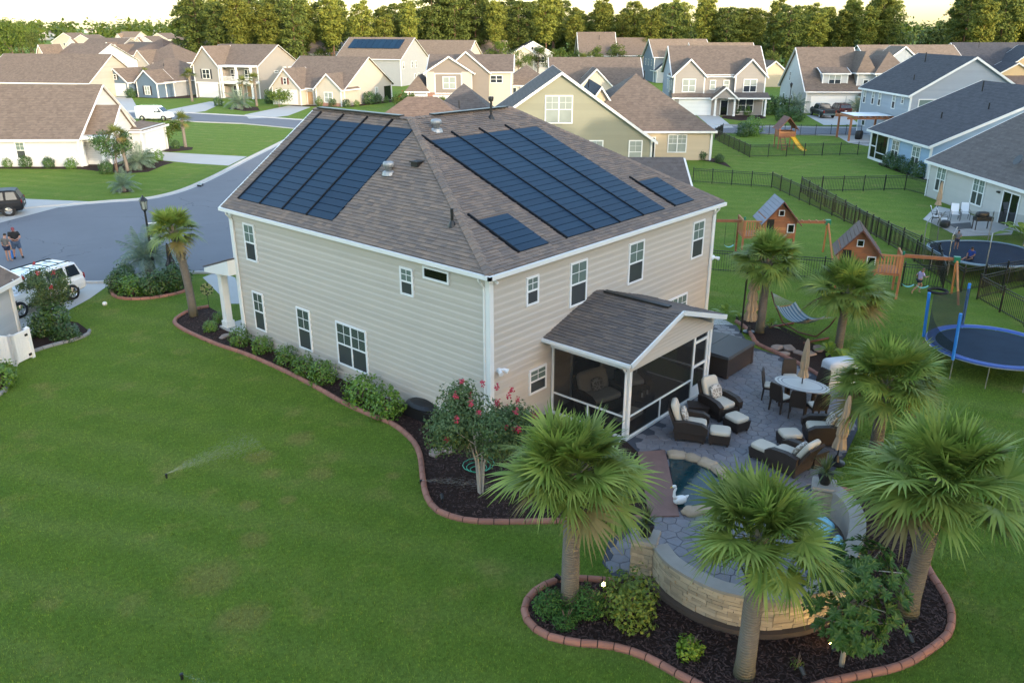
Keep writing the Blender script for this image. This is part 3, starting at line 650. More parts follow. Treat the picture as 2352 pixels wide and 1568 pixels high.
sheet('mulch_bed', eb+[(3.52,-9.31),(2.07,-10.81),(-0.15,-11.42),(-1.62,-10.89),(-2.38,-9.22),(-2.19,-7.45),(-2.97,-7.20)], .016, 'mulch')
bedC = [(-0.01,27.53),(-0.84,25.36),(-1.14,24.40),(-0.97,23.46),(-0.23,22.71),(0.74,22.43),(1.60,22.52),(2.35,23.60),(2.89,24.78)]
ec = edging(bedC, 'pale brown edging round the hedge island by the street')
sheet('mulch_bed', ec+[(0.94,27.04)], .02, 'mulch')
bedD = [(15.79,-0.53),(15.33,-1.22),(14.51,-1.95),(13.79,-2.54),(13.31,-3.72),(12.68,-5.08),(12.08,-6.01),(11.32,-6.96)]
ed = edging(bedD, 'red brick edging between the patio and the hammock bed')
sheet('mulch_bed', ed+[(12.24,-6.94),(14.79,-5.20),(15.85,-3.75),(16.69,-2.19),(16.86,-0.85),(16.45,-0.19)], .016, 'mulch')
bedE = [(-4.09,20.24),(-4.39,19.78),(-5.03,19.55),(-5.73,19.58),(-6.45,19.51),(-6.75,19.41)]
ee = edging(bedE, 'grey stone edging round the neighbour\'s corner bed', 'grey_curb', w=.14)
sheet('mulch_bed', ee+[(-6.31,20.72),(-5.36,22.92),(-4.36,23.10),(-3.96,21.73)], .016, 'mulch')
bedF = [(-9.62,15.68),(-9.14,15.85),(-8.82,16.18),(-8.45,16.95)]
ef = edging(bedF, 'short grey stone edging at the left edge of the lawn', 'grey_curb', w=.14)
sheet('mulch_bed', ef+[(-8.22,18.61),(-8.56,19.00)], .016, 'mulch')
for q in ([(8.78,71.94),(10.92,69.41),(14.12,65.63),(14.93,62.41),(15.93,59.77),(17.67,59.17),(20.21,61.55),(21.98,62.75),(21.75,64.75),(22.44,69.35),(19.94,72.32),(13.77,72.92),(10.40,76.92)], [(24.63,73.15),(25.29,69.83),(27.63,69.57),(28.74,71.41),(27.95,73.98),(25.87,75.36)],
          [(11.23,51.83),(11.57,50.86),(12.29,50.87),(12.72,52.11),(12.02,52.94)], [(55.53,109.61),(54.96,103.52),(57.29,102.89),(60.42,108.42),(58.96,112.67)], [(57.74,25.10),(57.08,22.81),(55.04,19.89),(57.77,22.00),(59.65,24.20)],
          [(95.23,42.31),(93.79,38.49),(99.43,37.22),(103.53,40.19),(100.00,44.48)], [(64.10,106.39),(66.42,103.54),(70.08,96.61),(84.22,99.11),(87.36,102.64),(73.67,102.38),(69.36,107.67)], [(55.03,145.61),(58.37,135.32),(63.22,132.39),(66.38,138.09),(61.26,144.41),(58.94,154.12)], [(66.50,10.37),(63.23,7.50),(60.07,4.14),(62.78,4.38),(66.88,7.86),(69.62,10.99)]):
    sheet('mulch_bed', q, .012, 'mulch')
# ------------------------------------------------------------------ grass blades in the near lawn
def grass_field():
    rng = np.random.default_rng(3); n = 620000
    # only the lawn in front of the house: rejection against beds and patio
    A = np.array([(-14.95,0.52),(-13.65,8.77),(-0.58,-15.94),(16.12,-12.62),(22.05,7.78),(-2.49,24.30),(-7.85,21.73)]); lo = A.min(0); hi = A.max(0)
    allp = rng.uniform(lo, hi, (n*2,2)); fwd = np.array([math.cos(0.721808), math.sin(0.721808)]); rgt = np.array([math.sin(0.721808), -math.cos(0.721808)])
    d = allp-np.array([-17.1302,-15.9822]); f = d@fwd; s = d@rgt; keep = (np.abs(s) < f*.60+4.2) & (f > 8.5)
    # thin out with distance
    keep &= rng.random(len(allp)) < np.clip(1.15-f/42, .10, 1)
    allp = allp[keep]
    def inp(poly):
        poly = np.array(poly); c = np.zeros(len(allp), bool); j = len(poly)-1
        for i in range(len(poly)):
            xi, yi = poly[i]; xj, yj = poly[j]
            c ^= ((yi > allp[:,1]) != (yj > allp[:,1])) & (allp[:,0] < (xj-xi)*(allp[:,1]-yi)/(yj-yi+1e-12)+xi); j = i
        return c
    bad = np.zeros(len(allp), bool)
    for q in (ea+[(2.28,-4.49),(2.99,-3.14),(2.95,-.02),(14,-.02),(14,16),(.8,16.4)], eb+[(-2.97,-7.20)], ec+[(0.94,27.04)], ed+[(12.24,-6.94),(14.79,-5.20),(16.86,-0.85)], ee+[(-6.31,20.72),(-4.36,23.10),(-3.96,21.73)], PATIO, [(-1.14,28.24),(-0.13,26.83),(-2.13,24.91),(-3.72,23.75),(-5.67,21.59),(-7.85,21.73),(-4.97,32.10)], [(3.45,24.12),(4.60,24.56),(4.59,22.80),(2.48,18.53),(2.00,19.09)]): bad |= inp(q)
    p = allp[~bad]; k = len(p)
    th = rng.uniform(0, 2*np.pi, k); h = rng.uniform(.025, .07, k); w = rng.uniform(.004, .009, k); ln = rng.uniform(0, .035, k); la = rng.uniform(0, 2*np.pi, k)
    v = np.empty((k,3,3)); dx, dy = np.cos(th)*w, np.sin(th)*w
    v[:,0] = np.stack([p[:,0]-dx, p[:,1]-dy, np.zeros(k)], 1); v[:,1] = np.stack([p[:,0]+dx, p[:,1]+dy, np.zeros(k)], 1); v[:,2] = np.stack([p[:,0]+np.cos(la)*ln, p[:,1]+np.sin(la)*ln, h], 1)
    me = bpy.data.meshes.new('grass'); me.vertices.add(3*k); me.vertices.foreach_set('co', v.ravel()); me.loops.add(3*k); me.loops.foreach_set('vertex_index', np.arange(3*k, dtype=np.int32))
    me.polygons.add(k); me.polygons.foreach_set('loop_start', np.arange(0, 3*k, 3, dtype=np.int32)); me.materials.append(MATS['grass_blade']); me.update(calc_edges=True)
    o = inst('grass', me, kind='stuff'); o['label'] = 'short mown green grass covering the near lawn'; o['category'] = 'grass'
PATIO = [(2.64,-3.19),(8.26,-3.13),(10.41,-1.56),(14.78,0.02),(15.41,-0.72),(13.37,-2.45),(13.22,-3.76),(12.60,-5.12),(11.97,-6.14),(11.21,-7.24),(10.02,-8.06),(8.69,-8.54),(6.65,-8.90),(5.02,-9.03),(4.08,-9.08),(3.26,-10.02),(2.25,-10.72),(1.18,-11.19),(-0.04,-11.43),(-0.95,-11.32),(-1.69,-10.92),(-2.20,-10.22),(-2.48,-9.27),(-2.40,-8.31),(-2.23,-7.48),(-3.02,-7.24),(-3.10,-6.92),(-2.81,-6.38),(-1.91,-5.95),(-0.45,-6.08),(2.52,-3.93)]
grass_field()

# bark chips on the mulch
def chips(name, poly, n, seed, z):
    rg = random.Random(seed); xs = [p[0] for p in poly]; ys = [p[1] for p in poly]; mb = MB(); c = 0
    while c < n:
        x, y = rg.uniform(min(xs),max(xs)), rg.uniform(min(ys),max(ys)); c += 1
        if not inside(x, y, poly): continue
        a = rg.uniform(0,6.28); l = rg.uniform(.02,.06); w = rg.uniform(.006,.016); dx, dy = math.cos(a)*l, math.sin(a)*l; px, py = -math.sin(a)*w, math.cos(a)*w; t0 = rg.uniform(.0,.025); t1 = rg.uniform(.0,.025)
        mb.add([(x-dx-px,y-dy-py,z+t0),(x+dx-px,y+dy-py,z+t1),(x+dx+px,y+dy+py,z+t1+.006),(x-dx+px,y-dy+py,z+t0+.006)],[(0,1,2,3)])
    o = mb.build('bark_chips','bark_chip',kind='stuff'); o['label'] = name; o['category'] = 'mulch'
pm('bark_chip', (.062,.033,.026), .9, .3, 3, island=.75)
chips('dark bark chips covering the foreground palm bed', eb+[(3.52,-9.31),(2.07,-10.81),(-0.15,-11.42),(-1.62,-10.89),(-2.38,-9.22),(-2.19,-7.45),(-2.97,-7.20)], 26000, 1, .02); chips('dark bark chips covering the bed along the house', ea+[(2.95,-.02),(-.02,-.02),(-.02,15.9)], 26000, 2, .024)

# ------------------------------------------------------------------ plants
leafmat('palm_leaf', (.085,.165,.024), (.31,.36,.075), .5, .28, .28, .3)
leafmat('palm_leaf_old', (.16,.14,.035), (.26,.19,.07), .6, .2, .1)
leafmat('palm_leaf_far', (.07,.12,.03), (.20,.20,.05), .5, .2, .15)
leafmat('pindo_leaf', (.10,.16,.10), (.20,.27,.19), .5, .2, .1)
leafmat('gloss_leaf', (.045,.115,.014), (.15,.27,.032), .35, .15, .12, .5)
leafmat('gloss_leaf_dark', (.020,.055,.013), (.075,.145,.028), .35, .12, .12, .5)
leafmat('lime_leaf', (.10,.19,.018), (.24,.33,.035), .45, .25, .08)
leafmat('fern_leaf', (.035,.10,.018), (.085,.19,.035), .6, .2, .1)
leafmat('variegated_leaf', (.06,.12,.015), (.22,.26,.045), .5, .2, .08)
leafmat('magnolia_leaf', (.022,.07,.014), (.095,.165,.03), .4, .1, .1, .3)
leafmat('myrtle_leaf', (.042,.092,.030), (.13,.175,.06), .55, .2, .1)
leafmat('grass_plant', (.06,.11,.03), (.17,.19,.07), .6, .2, .1)
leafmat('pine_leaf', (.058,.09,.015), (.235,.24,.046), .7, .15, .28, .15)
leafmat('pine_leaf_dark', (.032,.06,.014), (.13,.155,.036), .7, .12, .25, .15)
leafmat('wood_leaf', (.035,.075,.012), (.13,.17,.028), .6, .18, .22, .2)
pm('flower_pink', (.45,.035,.07), .7, .25, 8); pm('flower_yellow', (.6,.42,.04), .7, .2, 8); pm('flower_red', (.35,.03,.03), .7, .25, 8)
pm('bark_palm', (.17,.145,.12), .9, .35, 7, bump=.6, bscale=14); pm('bark_boot', (.26,.215,.165), .9, .35, 9, bump=.5, bscale=20, island=.25)
pm('bark_pine', (.13,.078,.052), .9, .3, 2, bump=.6, bscale=6); pm('bark', (.16,.11,.08), .9, .25, 6, bump=.4, bscale=20); pm('bark_pale', (.36,.32,.27), .85, .2, 6, bump=.3)
def palm_moss():
    t = NT('bark_moss'); v = t.coord('Object'); n = t.noise(7, 5, .7, v); z = t.sepx(v)[2]
    f = t.math('MULTIPLY', t.math('SUBTRACT', 1.0, t.math('MINIMUM', t.math('MULTIPLY', z, 1.1), 1)), t.math('MULTIPLY_ADD', n, 1.8, -.3))
    w = t.n('TexWave'); w.bands_direction = 'Z'; w.inputs['Scale'].default_value = 5; w.inputs['Distortion'].default_value = 3; t.l(v, w.inputs['Vector'])
    c = t.mix(n, (.12,.10,.085), (.25,.22,.185)); c = t.mix(t.math('MULTIPLY', w.outputs['Fac'], .25), c, (.08,.065,.05))
    t.col(t.mix(f, c, (.085,.075,.015))); t.rough(.9); t.bump(t.math('ADD', n, w.outputs['Fac']), .5, .03)
palm_moss()
rnd = random.Random(11)
def fan_frond(elev, lp, blade, nseg=34, droop=.35, spread=140, seed=0):
    """one fan leaf: petiole and a pleated fan of drooping segments, growing along +x"""
    r = random.Random(seed); mb = MB(); e = R(elev)
    d = Vector((math.cos(e), 0, math.sin(e))); pts = []; p = Vector((.08,0,0)); dd = d.copy()
    for i in range(6):
        pts.append(tuple(p)); p = p+dd*(lp/5); dd = (dd+Vector((0,0,-.055*math.cos(e)-.01))).normalized()
    mb.tube(pts, [.022,.018,.016,.014,.012,.01], 4, False)
    hub = Vector(pts[-1]); d = dd; s = Vector((0,1,0)); n = d.cross(s)*-1
    if n.z < 0: n = -n
    for i in range(nseg):
        ph = R(-spread+2*spread*i/(nseg-1)+r.uniform(-3,3)); L = blade*(1-.30*abs(ph)/R(spread))*r.uniform(.88,1.08)
        di = (d*math.cos(ph)+s*math.sin(ph)+n*(.22*abs(math.sin(ph))+r.uniform(-.05,.09))).normalized()
        wv = (d*-math.sin(ph)+s*math.cos(ph)); dr = droop*r.uniform(.7,1.45)
        row = []
        for t_, w in ((.02,.008),(.28,.036),(.5,.032),(.76,.015),(1.0,.0025)):
            q = hub+di*(L*t_); q.z -= dr*L*t_**2.4
            row.append((q-wv*w, q+wv*w))
        vs = [tuple(x) for ab in row for x in ab]; mb.add(vs, [(2*k,2*k+1,2*k+3,2*k+2) for k in range(4)])
    return mb
FR = {}
def frond_set(key, lp, blade, mat, matold, nseg=34):
    L = []
    for j, (el, dr) in enumerate(((80,.08),(66,.12),(54,.15),(43,.18),(33,.21),(23,.25),(13,.29),(2,.33),(-12,.32))):
        L.append([fan_frond(el+random.uniform(-4,4), lp*(.5+.5*math.cos(R(el))), blade, nseg, dr, seed=j*10+k).mesh('frond', mat if el > -5 or k else matold) for k in range(2)])
    FR[key] = L
frond_set('big', .90, .84, 'palm_leaf', 'palm_leaf_old'); frond_set('far', .8, .9, 'palm_leaf_far', 'palm_leaf_old', 16)
def sabal(label, loc, h, scale=1.0, n=46, key='big', lean=(0,0), tr=.16, name='sabal_palm', boots=True, group=None, old=.5, seed=1):
    r = random.Random(seed); root = thing(name, label, 'palm tree', (loc[0],loc[1],0), r.uniform(0,6.28), group)
    cr, sr = math.cos(-root.rotation_euler.z), math.sin(-root.rotation_euler.z); lx, ly = lean[0]*cr-lean[1]*sr, lean[0]*sr+lean[1]*cr
    mb = MB(); pts = []; rad = []
    for i in range(9):
        t_ = i/8; pts.append((lx*t_*t_, ly*t_*t_, -.05+(h+.05)*t_)); rad.append(tr*(1.12-.12*t_+(.18 if i == 0 else 0))*(1+r.uniform(-.03,.03)))
    mb.tube(pts, rad, 12); mb.sm = True; mb.build('trunk','bark_moss' if key == 'big' else 'bark_palm',root)
    if boots:      # old leaf bases, a criss-cross sheath under the crown
        mb = MB(); k = 40 if key == 'big' else 18
        for i in range(k):
            t_ = .62+.40*i/k; a = i*2.399; c = Vector((lx*t_*t_, ly*t_*t_, h*t_)); o = Vector((math.cos(a),math.sin(a),0)); s = Vector((-o.y,o.x,0)); b = c+o*tr*.9; tip = b+o*(.10+.10*t_)+Vector((0,0,.30))
            mb.add([b-s*.07, b+s*.07, b+o*.03+Vector((0,0,.02)), tip-s*.028, tip+s*.028, tip+o*.02], [(0,1,4,3),(1,2,5,4),(2,0,3,5),(3,4,5)])
        mb.build('leaf_bases','bark_boot',root)
    F_ = FR[key]; nb = len(F_)
    for i in range(n):
        t_ = i/(n-1); j = min(nb-1, int((t_**.9)*(nb-.5))); me = F_[j][r.random() < .5 if r.random() > old or j < 6 else 0]
        a = i*2.39996+r.uniform(-.25,.25); z = h+.12-.30*t_
        inst('frond', me, root, (lx,ly,z), rot=(r.uniform(-.45,.45), r.uniform(-.16,.16), a), scale=scale*r.uniform(.80,1.12))
    return root
sabal('sabal palm nearest the lawn, in the left lobe of the foreground bed', (-4.63,-6.75), 3.55, 1.04, 60, seed=3, tr=.19)
sabal('sabal palm standing in front of the curved stone wall', (-3.97,-10.79), 3.35, .95, 50, seed=5, lean=(.1,.05), tr=.18)
sabal('largest sabal palm with drooping fronds, right of the curved wall', (0.26,-12.71), 3.4, 1.18, 56, seed=8, lean=(.25,-.15), tr=.2)
sabal('sabal palm crowding the dining area, behind the largest palm', (7.54,-9.50), 2.45, 1.12, 56, seed=12, tr=.18)
sabal('slim sabal palm beside the tall folded umbrella and hammock', (15.22,-1.95), 3.3, 1.0, 48, seed=15, tr=.17, lean=(.1,.05))
sabal('sabal palm behind the hammock, in front of the nearer playset', (15.50,-5.29), 2.5, 1.1, 52, seed=18, tr=.16, lean=(.1,0))
sabal('lone sabal palm at the front corner of the beige house', (-0.02,18.71), 4.05, .82, 40, seed=21, tr=.17, lean=(-.25,.25), old=.9)
def feather(elev, L, seed, npair=26, mat='pindo_leaf'):
    r = random.Random(seed); mb = MB(); p = Vector((.05,0,0)); e = R(elev); d = Vector((math.cos(e),0,math.sin(e))); pts = []
    for i in range(12):
        pts.append(p.copy()); p = p+d*(L/11); d = (d+Vector((-.02,0,-.13))).normalized()
    mb.tube([tuple(q) for q in pts], [.018-.0013*i for i in range(12)], 4, False)
    for k in range(npair):
        t_ = .12+.88*k/npair; i = min(10, int(t_*11)); f = t_*11-i; c = pts[i].lerp(pts[i+1], f); d = (pts[i+1]-pts[i]).normalized(); up = d.cross(Vector((0,1,0)))*-1
        for s in (-1, 1):
            l = .42*L/1.5*math.sin(math.pi*min(1,.2+t_*.8))**.6*r.uniform(.85,1.1); q = c+(Vector((0,s,0))*.8+d*.55+up*.35*r.uniform(.5,1.3)).normalized()*l; m_ = c.lerp(q,.5); q.z -= l*.15
            mb.add([tuple(c-d*.008), tuple(c+d*.008), tuple(m_+d*.014), tuple(m_-d*.014), tuple(q)], [(0,1,2,3),(3,2,4)])
    return mb.mesh('frond', mat)
PF = [feather(el, 1.5, j) for j, el in enumerate((78,62,48,34,20,8))]
def pindo(label, loc, scale=1, n=30, h=.35, seed=1, group=None):
    r = random.Random(seed); root = thing('pindo_palm', label, 'palm tree', (loc[0],loc[1],0), 0, group)
    mb = MB(); mb.tube([(0,0,-.05),(0,0,h*.5),(0,0,h)],[.2*scale,.17*scale,.15*scale],10); mb.build('trunk','bark_palm',root)
    for i in range(n): inst('frond', PF[min(5,int(i/n*6))], root, (0,0,h), rot=(0,0,i*2.4+r.uniform(-.2,.2)), scale=scale*r.uniform(.85,1.1))
pindo('blue green feathery palm rising from the hedge island by the lamp', (1.78,26.56), 1.35, 34, .9, 2)
pindo('small silvery pindo palm alone on the lawn across the street', (11.83,51.42), 1.0, 26, .45, 4)
pindo('bushy pindo palm in front of the white ranch house', (18.02,61.78), 1.25, 30, .6, 6)
pindo('spreading palm by the porch of the taupe two storey house', (56.80,108.06), 1.7, 30, .9, 8)
pindo('small palm in the bed of the white two storey house', (109.39,37.27), 1.5, 24, 1.0, 9)
pindo('arching palm next to the dark parked cars', (112.74,28.99), 1.6, 24, .9, 10)
def leafball(nl, rx, ry, rz, lw, ll, seed, shell=.55, up=.3, lobes=0, low=-.75, tris=False):
    """leaves spread through the outer part of a rounded, uneven crown"""
    r = np.random.default_rng(seed); mb = MB(); c = 0
    ph = r.uniform(0, 6.28, 6); vs = []; fs = []
    while c < nl:
        d = r.normal(size=3); d /= np.linalg.norm(d)
        if d[2] < low: continue
        rad = (shell+(1-shell)*r.random()**.6)*(1+.13*math.sin(3*math.atan2(d[1],d[0])+ph[0])+.10*math.sin(5*math.atan2(d[1],d[0])+ph[1]+3*d[2])+.08*math.sin(7*d[2]+ph[2]))
        p = d*rad*np.array([rx,ry,rz]); nn = d+r.normal(size=3)*.55+np.array([0,0,up]); nn /= np.linalg.norm(nn)
        a = np.cross(nn, r.normal(size=3)); a /= np.linalg.norm(a); b = np.cross(nn, a); w = lw*r.uniform(.7,1.25); l = ll*r.uniform(.7,1.25); o = len(vs)
        vs += [tuple(p-a*l), tuple(p+b*w-nn*.15*l), tuple(p+a*l), tuple(p-b*w-nn*.15*l)]; fs.append((o,o+1,o+2,o+3)); c += 1
    mb.v = vs; mb.f = fs; return mb
def bush_mesh(nl, r, h, lw, ll, mat, seed, **k):
    mb = leafball(nl, r, r, h, lw, ll, seed, **k); mb.v = [(x,y,z+h*.62) for x,y,z in mb.v]; return mb.mesh('foliage', mat)
BM = [bush_mesh(900, .5, .55, .028, .05, 'gloss_leaf', s) for s in (1,2,3)]
def stems(root, h, n=5, sp=.15, mat='bark', r0=.012, seed=0):
    r = random.Random(seed); mb = MB()
    for i in range(n):
        a = r.uniform(0,6.28); s = r.uniform(.3,1)*sp; mb.tube([(0,0,-.02),(math.cos(a)*s*.5,math.sin(a)*s*.5,h*.5),(math.cos(a)*s,math.sin(a)*s,h)],[r0*1.3,r0,r0*.6],5)
    mb.build('stem',mat,root)
def bush(label, loc, scale, me, name='shrub', group=None, rz=None, zs=1.0, stem=True, cat='shrub'):
    root = thing(name, label, cat, (loc[0],loc[1],0), rnd.uniform(0,6.28) if rz is None else rz, group)
    inst('foliage', me, root, scale=(scale,scale,scale*zs))
    if stem: stems(root, .6*scale, 4, .25*scale)
    return root
for i, (q, s, lab) in enumerate((((-0.62,13.75),.95,'round glossy shrub farthest along the house wall, near the porch'),((-0.50,12.34),.9,'round glossy shrub, second from the porch along the house wall'),((-0.55,10.55),.95,'round glossy shrub left of the narrow ground floor window'),((-0.72,9.03),1.0,'round glossy shrub just left of the double window'),((-0.68,7.98),1.1,'full glossy shrub under the left part of the double window'),((-0.88,5.42),1.35,'large glossy shrub right of the double window'),((-1.00,3.97),1.3,'large glossy shrub beside the black storage bin'))):
    bush(lab, q, s, BM[i%3])
bush('small light green shrub in the mulch near the front palm', (-0.57,16.25), .62, BM[1]); bush('low green shrub beside the white porch column', (0.33,17.03), .6, BM[2])
BD = [bush_mesh(1100, .5, .6, .03, .055, 'gloss_leaf_dark', s) for s in (4,5)]
for i, (q, s, lab) in enumerate((((-0.56,25.04),1.25,'leftmost hedge shrub of the street island'),((-0.47,23.83),1.3,'hedge shrub second from the left in the street island'),((0.10,23.17),1.25,'hedge shrub in front of the lamp post'),((0.85,23.17),1.3,'hedge shrub just right of the lamp post'),((1.61,23.29),1.45,'tall hedge shrub at the right end of the street island'),((0.34,26.28),1.1,'hedge shrub at the street side, under the feathery palm'))):
    bush(lab, q, s, BM[i%3] if i in (1,) else BD[i%2])
# neighbour's corner bed
bush('leafy green shrub in the neighbour\'s corner bed', (-5.09,21.32), 1.5, BD[0]); bush('low rounded shrub inside the grey stone edging', (-5.13,19.98), 1.2, BD[1], zs=.6); bush('dark shrub against the neighbour\'s fence', (-5.72,21.23), 1.1, BD[1]); bush('spiky shrub at the left edge of the lawn', (-8.88,16.54), 1.3, BM[2])
# foreground bed
FM = [bush_mesh(1500, .5, .45, .02, .035, 'fern_leaf', s, shell=.35) for s in (7,8)]
bush('fine leaved shrub left of the nearest palm trunk', (-5.11,-6.55), .85, FM[0]); bush('fine leaved shrub right of the nearest palm trunk', (-4.57,-7.23), .9, FM[1]); bush('low shrub in front of the nearest palm trunk', (-5.19,-7.06), .72, FM[0], zs=.7)
VM = bush_mesh(1500, .55, .7, .028, .045, 'variegated_leaf', 9, shell=.3); bush('large yellow tipped shrub against the end of the curved wall', (-4.16,-8.09), 1.25, VM)
LM = bush_mesh(420, .36, .34, .04, .055, 'lime_leaf', 10, shell=.5); bush('small round lime green shrub in dark mulch before the wall', (-4.21,-9.64), .85, LM)
TM = bush_mesh(60, .3, .3, .02, .06, 'variegated_leaf', 11, shell=.2); bush('tiny yellowish seedling near the lit spotlight', (-3.07,-11.53), .55, TM); bush('sparse seedling beneath the small magnolia', (-1.16,-12.60), .6, TM)
def spiky(label, loc, z, n=44, L=.62, mat='grass_plant', name='yucca_plant', pot=True, potr=.2, poth=.34, seed=0, cat='potted plant'):
    r = random.Random(seed); root = thing(name, label, cat, (loc[0],loc[1],z)); b = 0
    if pot:
        mb = MB(); mb.lathe([(potr*.62,0),(potr*.8,poth*.35),(potr,poth*.75),(potr*.92,poth*.9),(potr*1.02,poth),(potr*.85,poth),(potr*.82,poth*.9)],18); mb.sm = True; mb.build('pot','black_plastic',root); b = poth*.92
    for i in range(n):
        a = i*2.4+r.uniform(-.2,.2); e = R(r.uniform(15,85)); l = L*r.uniform(.8,1.1); mb = MB(); o = Vector((math.cos(a),math.sin(a),0)); s = Vector((-o.y,o.x,0)); row = []
        for t_, w in ((0,.018),(.45,.02),(.8,.012),(1,.002)):
            q = o*(math.cos(e)*l*t_)+Vector((0,0,b+math.sin(e)*l*t_-.5*l*t_**2.6*math.cos(e))); row += [tuple(q-s*w), tuple(q+s*w)]
        mb.add(row, [(0,1,3,2),(2,3,5,4),(4,5,7,6)]); mb.build('blade', mat, root)
    return root
# crape myrtle with pink blossom by the near corner of the house
def crape(label, loc, h, r_, nl, seed, mat='myrtle_leaf', flowers=26, fm='flower_pink', name='crape_myrtle', trunks=4, lw=.028, ll=.055, cz=.62, ch=.42, bark='bark_pale'):
    root = thing(name, label, 'tree', (loc[0],loc[1],0)); r = random.Random(seed); limbs = []
    for i in range(trunks):
        a = i*6.28/trunks+.4; tip = (math.cos(a)*r_*.45, math.sin(a)*r_*.45, h*.72); pts = [(math.cos(a)*.05,math.sin(a)*.05,-.03),(math.cos(a)*.12,math.sin(a)*.12,h*.3),tip]
        mb = MB(); mb.tube(pts,[.04,.032,.012],7)
        for k in range(4):
            b = a+r.uniform(-1.2,1.2); z0 = h*r.uniform(.35,.65); f = z0/(h*.72); p0 = (tip[0]*f,tip[1]*f,z0); q = (math.cos(b)*r_*.85, math.sin(b)*r_*.85, z0+h*.2); limbs.append(q); mb.tube([p0,q],[.016,.006],5)
        mb.build('trunk',bark,root)
    mb = MB(); k = len(limbs)+14
    for i in range(k):
        if i < len(limbs): c = limbs[i]; s = .42
        else: a = r.uniform(0,6.28); q = r.random()**.5*.85; c = (math.cos(a)*q*r_, math.sin(a)*q*r_, h*(cz+ch*r.uniform(-.7,.55)*math.sqrt(max(.05,1-q*q)))); s = .5
        lb = leafball(nl//k, r_*s, r_*s, r_*s*.8, lw, ll, seed*100+i, shell=.15, low=-1); mb.add([(x+c[0],y+c[1],z+c[2]) for x,y,z in lb.v], lb.f)
    mb.build('crown',mat,root)
    for i in range(flowers):
        a = r.uniform(0,6.28); e = r.uniform(-.3,1.0); q = r.uniform(.8,1.08); c = (math.cos(a)*math.cos(e)*r_*q, math.sin(a)*math.cos(e)*r_*q, h*cz+math.sin(e)*h*ch*q)
        lb = leafball(30, .085, .085, .12, .026, .032, seed+i, shell=.3, low=-1); MB().add([(x+c[0],y+c[1],z+c[2]) for x,y,z in lb.v], lb.f).build('blossom',fm,root)
    return root
crape('crape myrtle with pink blossoms by the near corner of the beige house', (-2.43,-1.84), 3.35, 1.25, 14000, 4, flowers=28)
crape('crape myrtle with red blossoms in front of the white SUV', (-4.96,22.03), 2.9, .95, 4500, 6, flowers=5, fm='flower_red')
lb = bush_mesh(300,.35,.35,.02,.035,'flower_red',31,shell=.3); bush('low mound of red flowers at the wall by the screened porch', (2.05,-0.05), .8, lb, name='flower_mound', cat='flowers')
# small magnolia on a slim pale trunk
def magnolia(label, loc, h, r_, seed=2):
    root = thing('magnolia_tree', label, 'tree', (loc[0],loc[1],0)); r = random.Random(seed)
    mb = MB(); mb.tube([(0,0,-.03),(.03,.02,.6),(.02,0,1.3),(0,0,h*.9)],[.06,.05,.045,.012],8); 
    for i in range(16):
        a = i*2.4; z = .95+i*.1; mb.tube([(0,0,z),(math.cos(a)*r_*.75,math.sin(a)*r_*.75,z+.35)],[.018,.007],5)
    mb.sm = True; mb.build('trunk','bark_pale',root); mb = MB()
    for c in range(330):       # whorls of large leaves
        a = r.uniform(0,6.28); q = r.random()**.45; zz = r.uniform(-1,1); rr = r_*q*math.sqrt(max(.08,1-zz*zz*.8)); ctr = Vector((math.cos(a)*rr, math.sin(a)*rr, h*.62+zz*h*.34)); ax = Vector((math.cos(a)*.7,math.sin(a)*.7,.75+.3*zz)).normalized(); s = ax.orthogonal().normalized(); b = ax.cross(s); k = 9
        for i in range(k):
            t_ = 2*math.pi*i/k+r.uniform(-.2,.2); o = s*math.cos(t_)+b*math.sin(t_); l = r.uniform(.13,.21); el = r.uniform(.15,.75); d = (o*math.cos(el)+ax*math.sin(el)); w = o.cross(ax)*-.036; p0 = ctr; p1 = ctr+d*l*.5; p2 = ctr+d*l-ax*l*.18
            mb.add([tuple(p0),tuple(p1+w),tuple(p2),tuple(p1-w)],[(0,1,2,3)])
    mb.build('crown','magnolia_leaf',root)
magnolia('small dark magnolia with a slim pale trunk in the foreground bed', (-2.39,-12.21), 3.0, 1.05)

# ------------------------------------------------------------------ patio of stamped stones
def stamped():
    t = NT('stamped_stone'); v = t.pos(); n = t.noise(1.0, 5, .65, v); k = t.noise(7, 5, .7, v); r = t.math('FRACT', t.math('ADD', t.n('ObjectInfo').outputs['Random'], t.n('NewGeometry').outputs['Random Per Island']))
    c = t.mix(t.math('MULTIPLY_ADD', n, 2.4, -.7), (.125,.128,.145), (.19,.155,.14)); c = t.mix(t.math('MULTIPLY_ADD', k, 1.7, -.5), c, (.20,.20,.225))
    h = t.n('HueSaturation'); t.l(c, h.inputs['Color']); t.l(t.math('MULTIPLY_ADD', r, .2, .9), h.inputs['Value']); t.col(h.outputs[0]); t.rough(t.math('MULTIPLY_ADD', k, .3, .4)); t.bump(t.math('ADD', k, t.noise(30,4,.7,v)), .5, .02)
stamped(); pm('patio_joint', (.045,.048,.06), .8); pm('red_stamped', (.19,.105,.085), .75, .3, 3, bump=.4, bscale=18, detail=6)
patio = MB().prism(PATIO, -.05, .018).build('patio','patio_joint'); struct(patio)
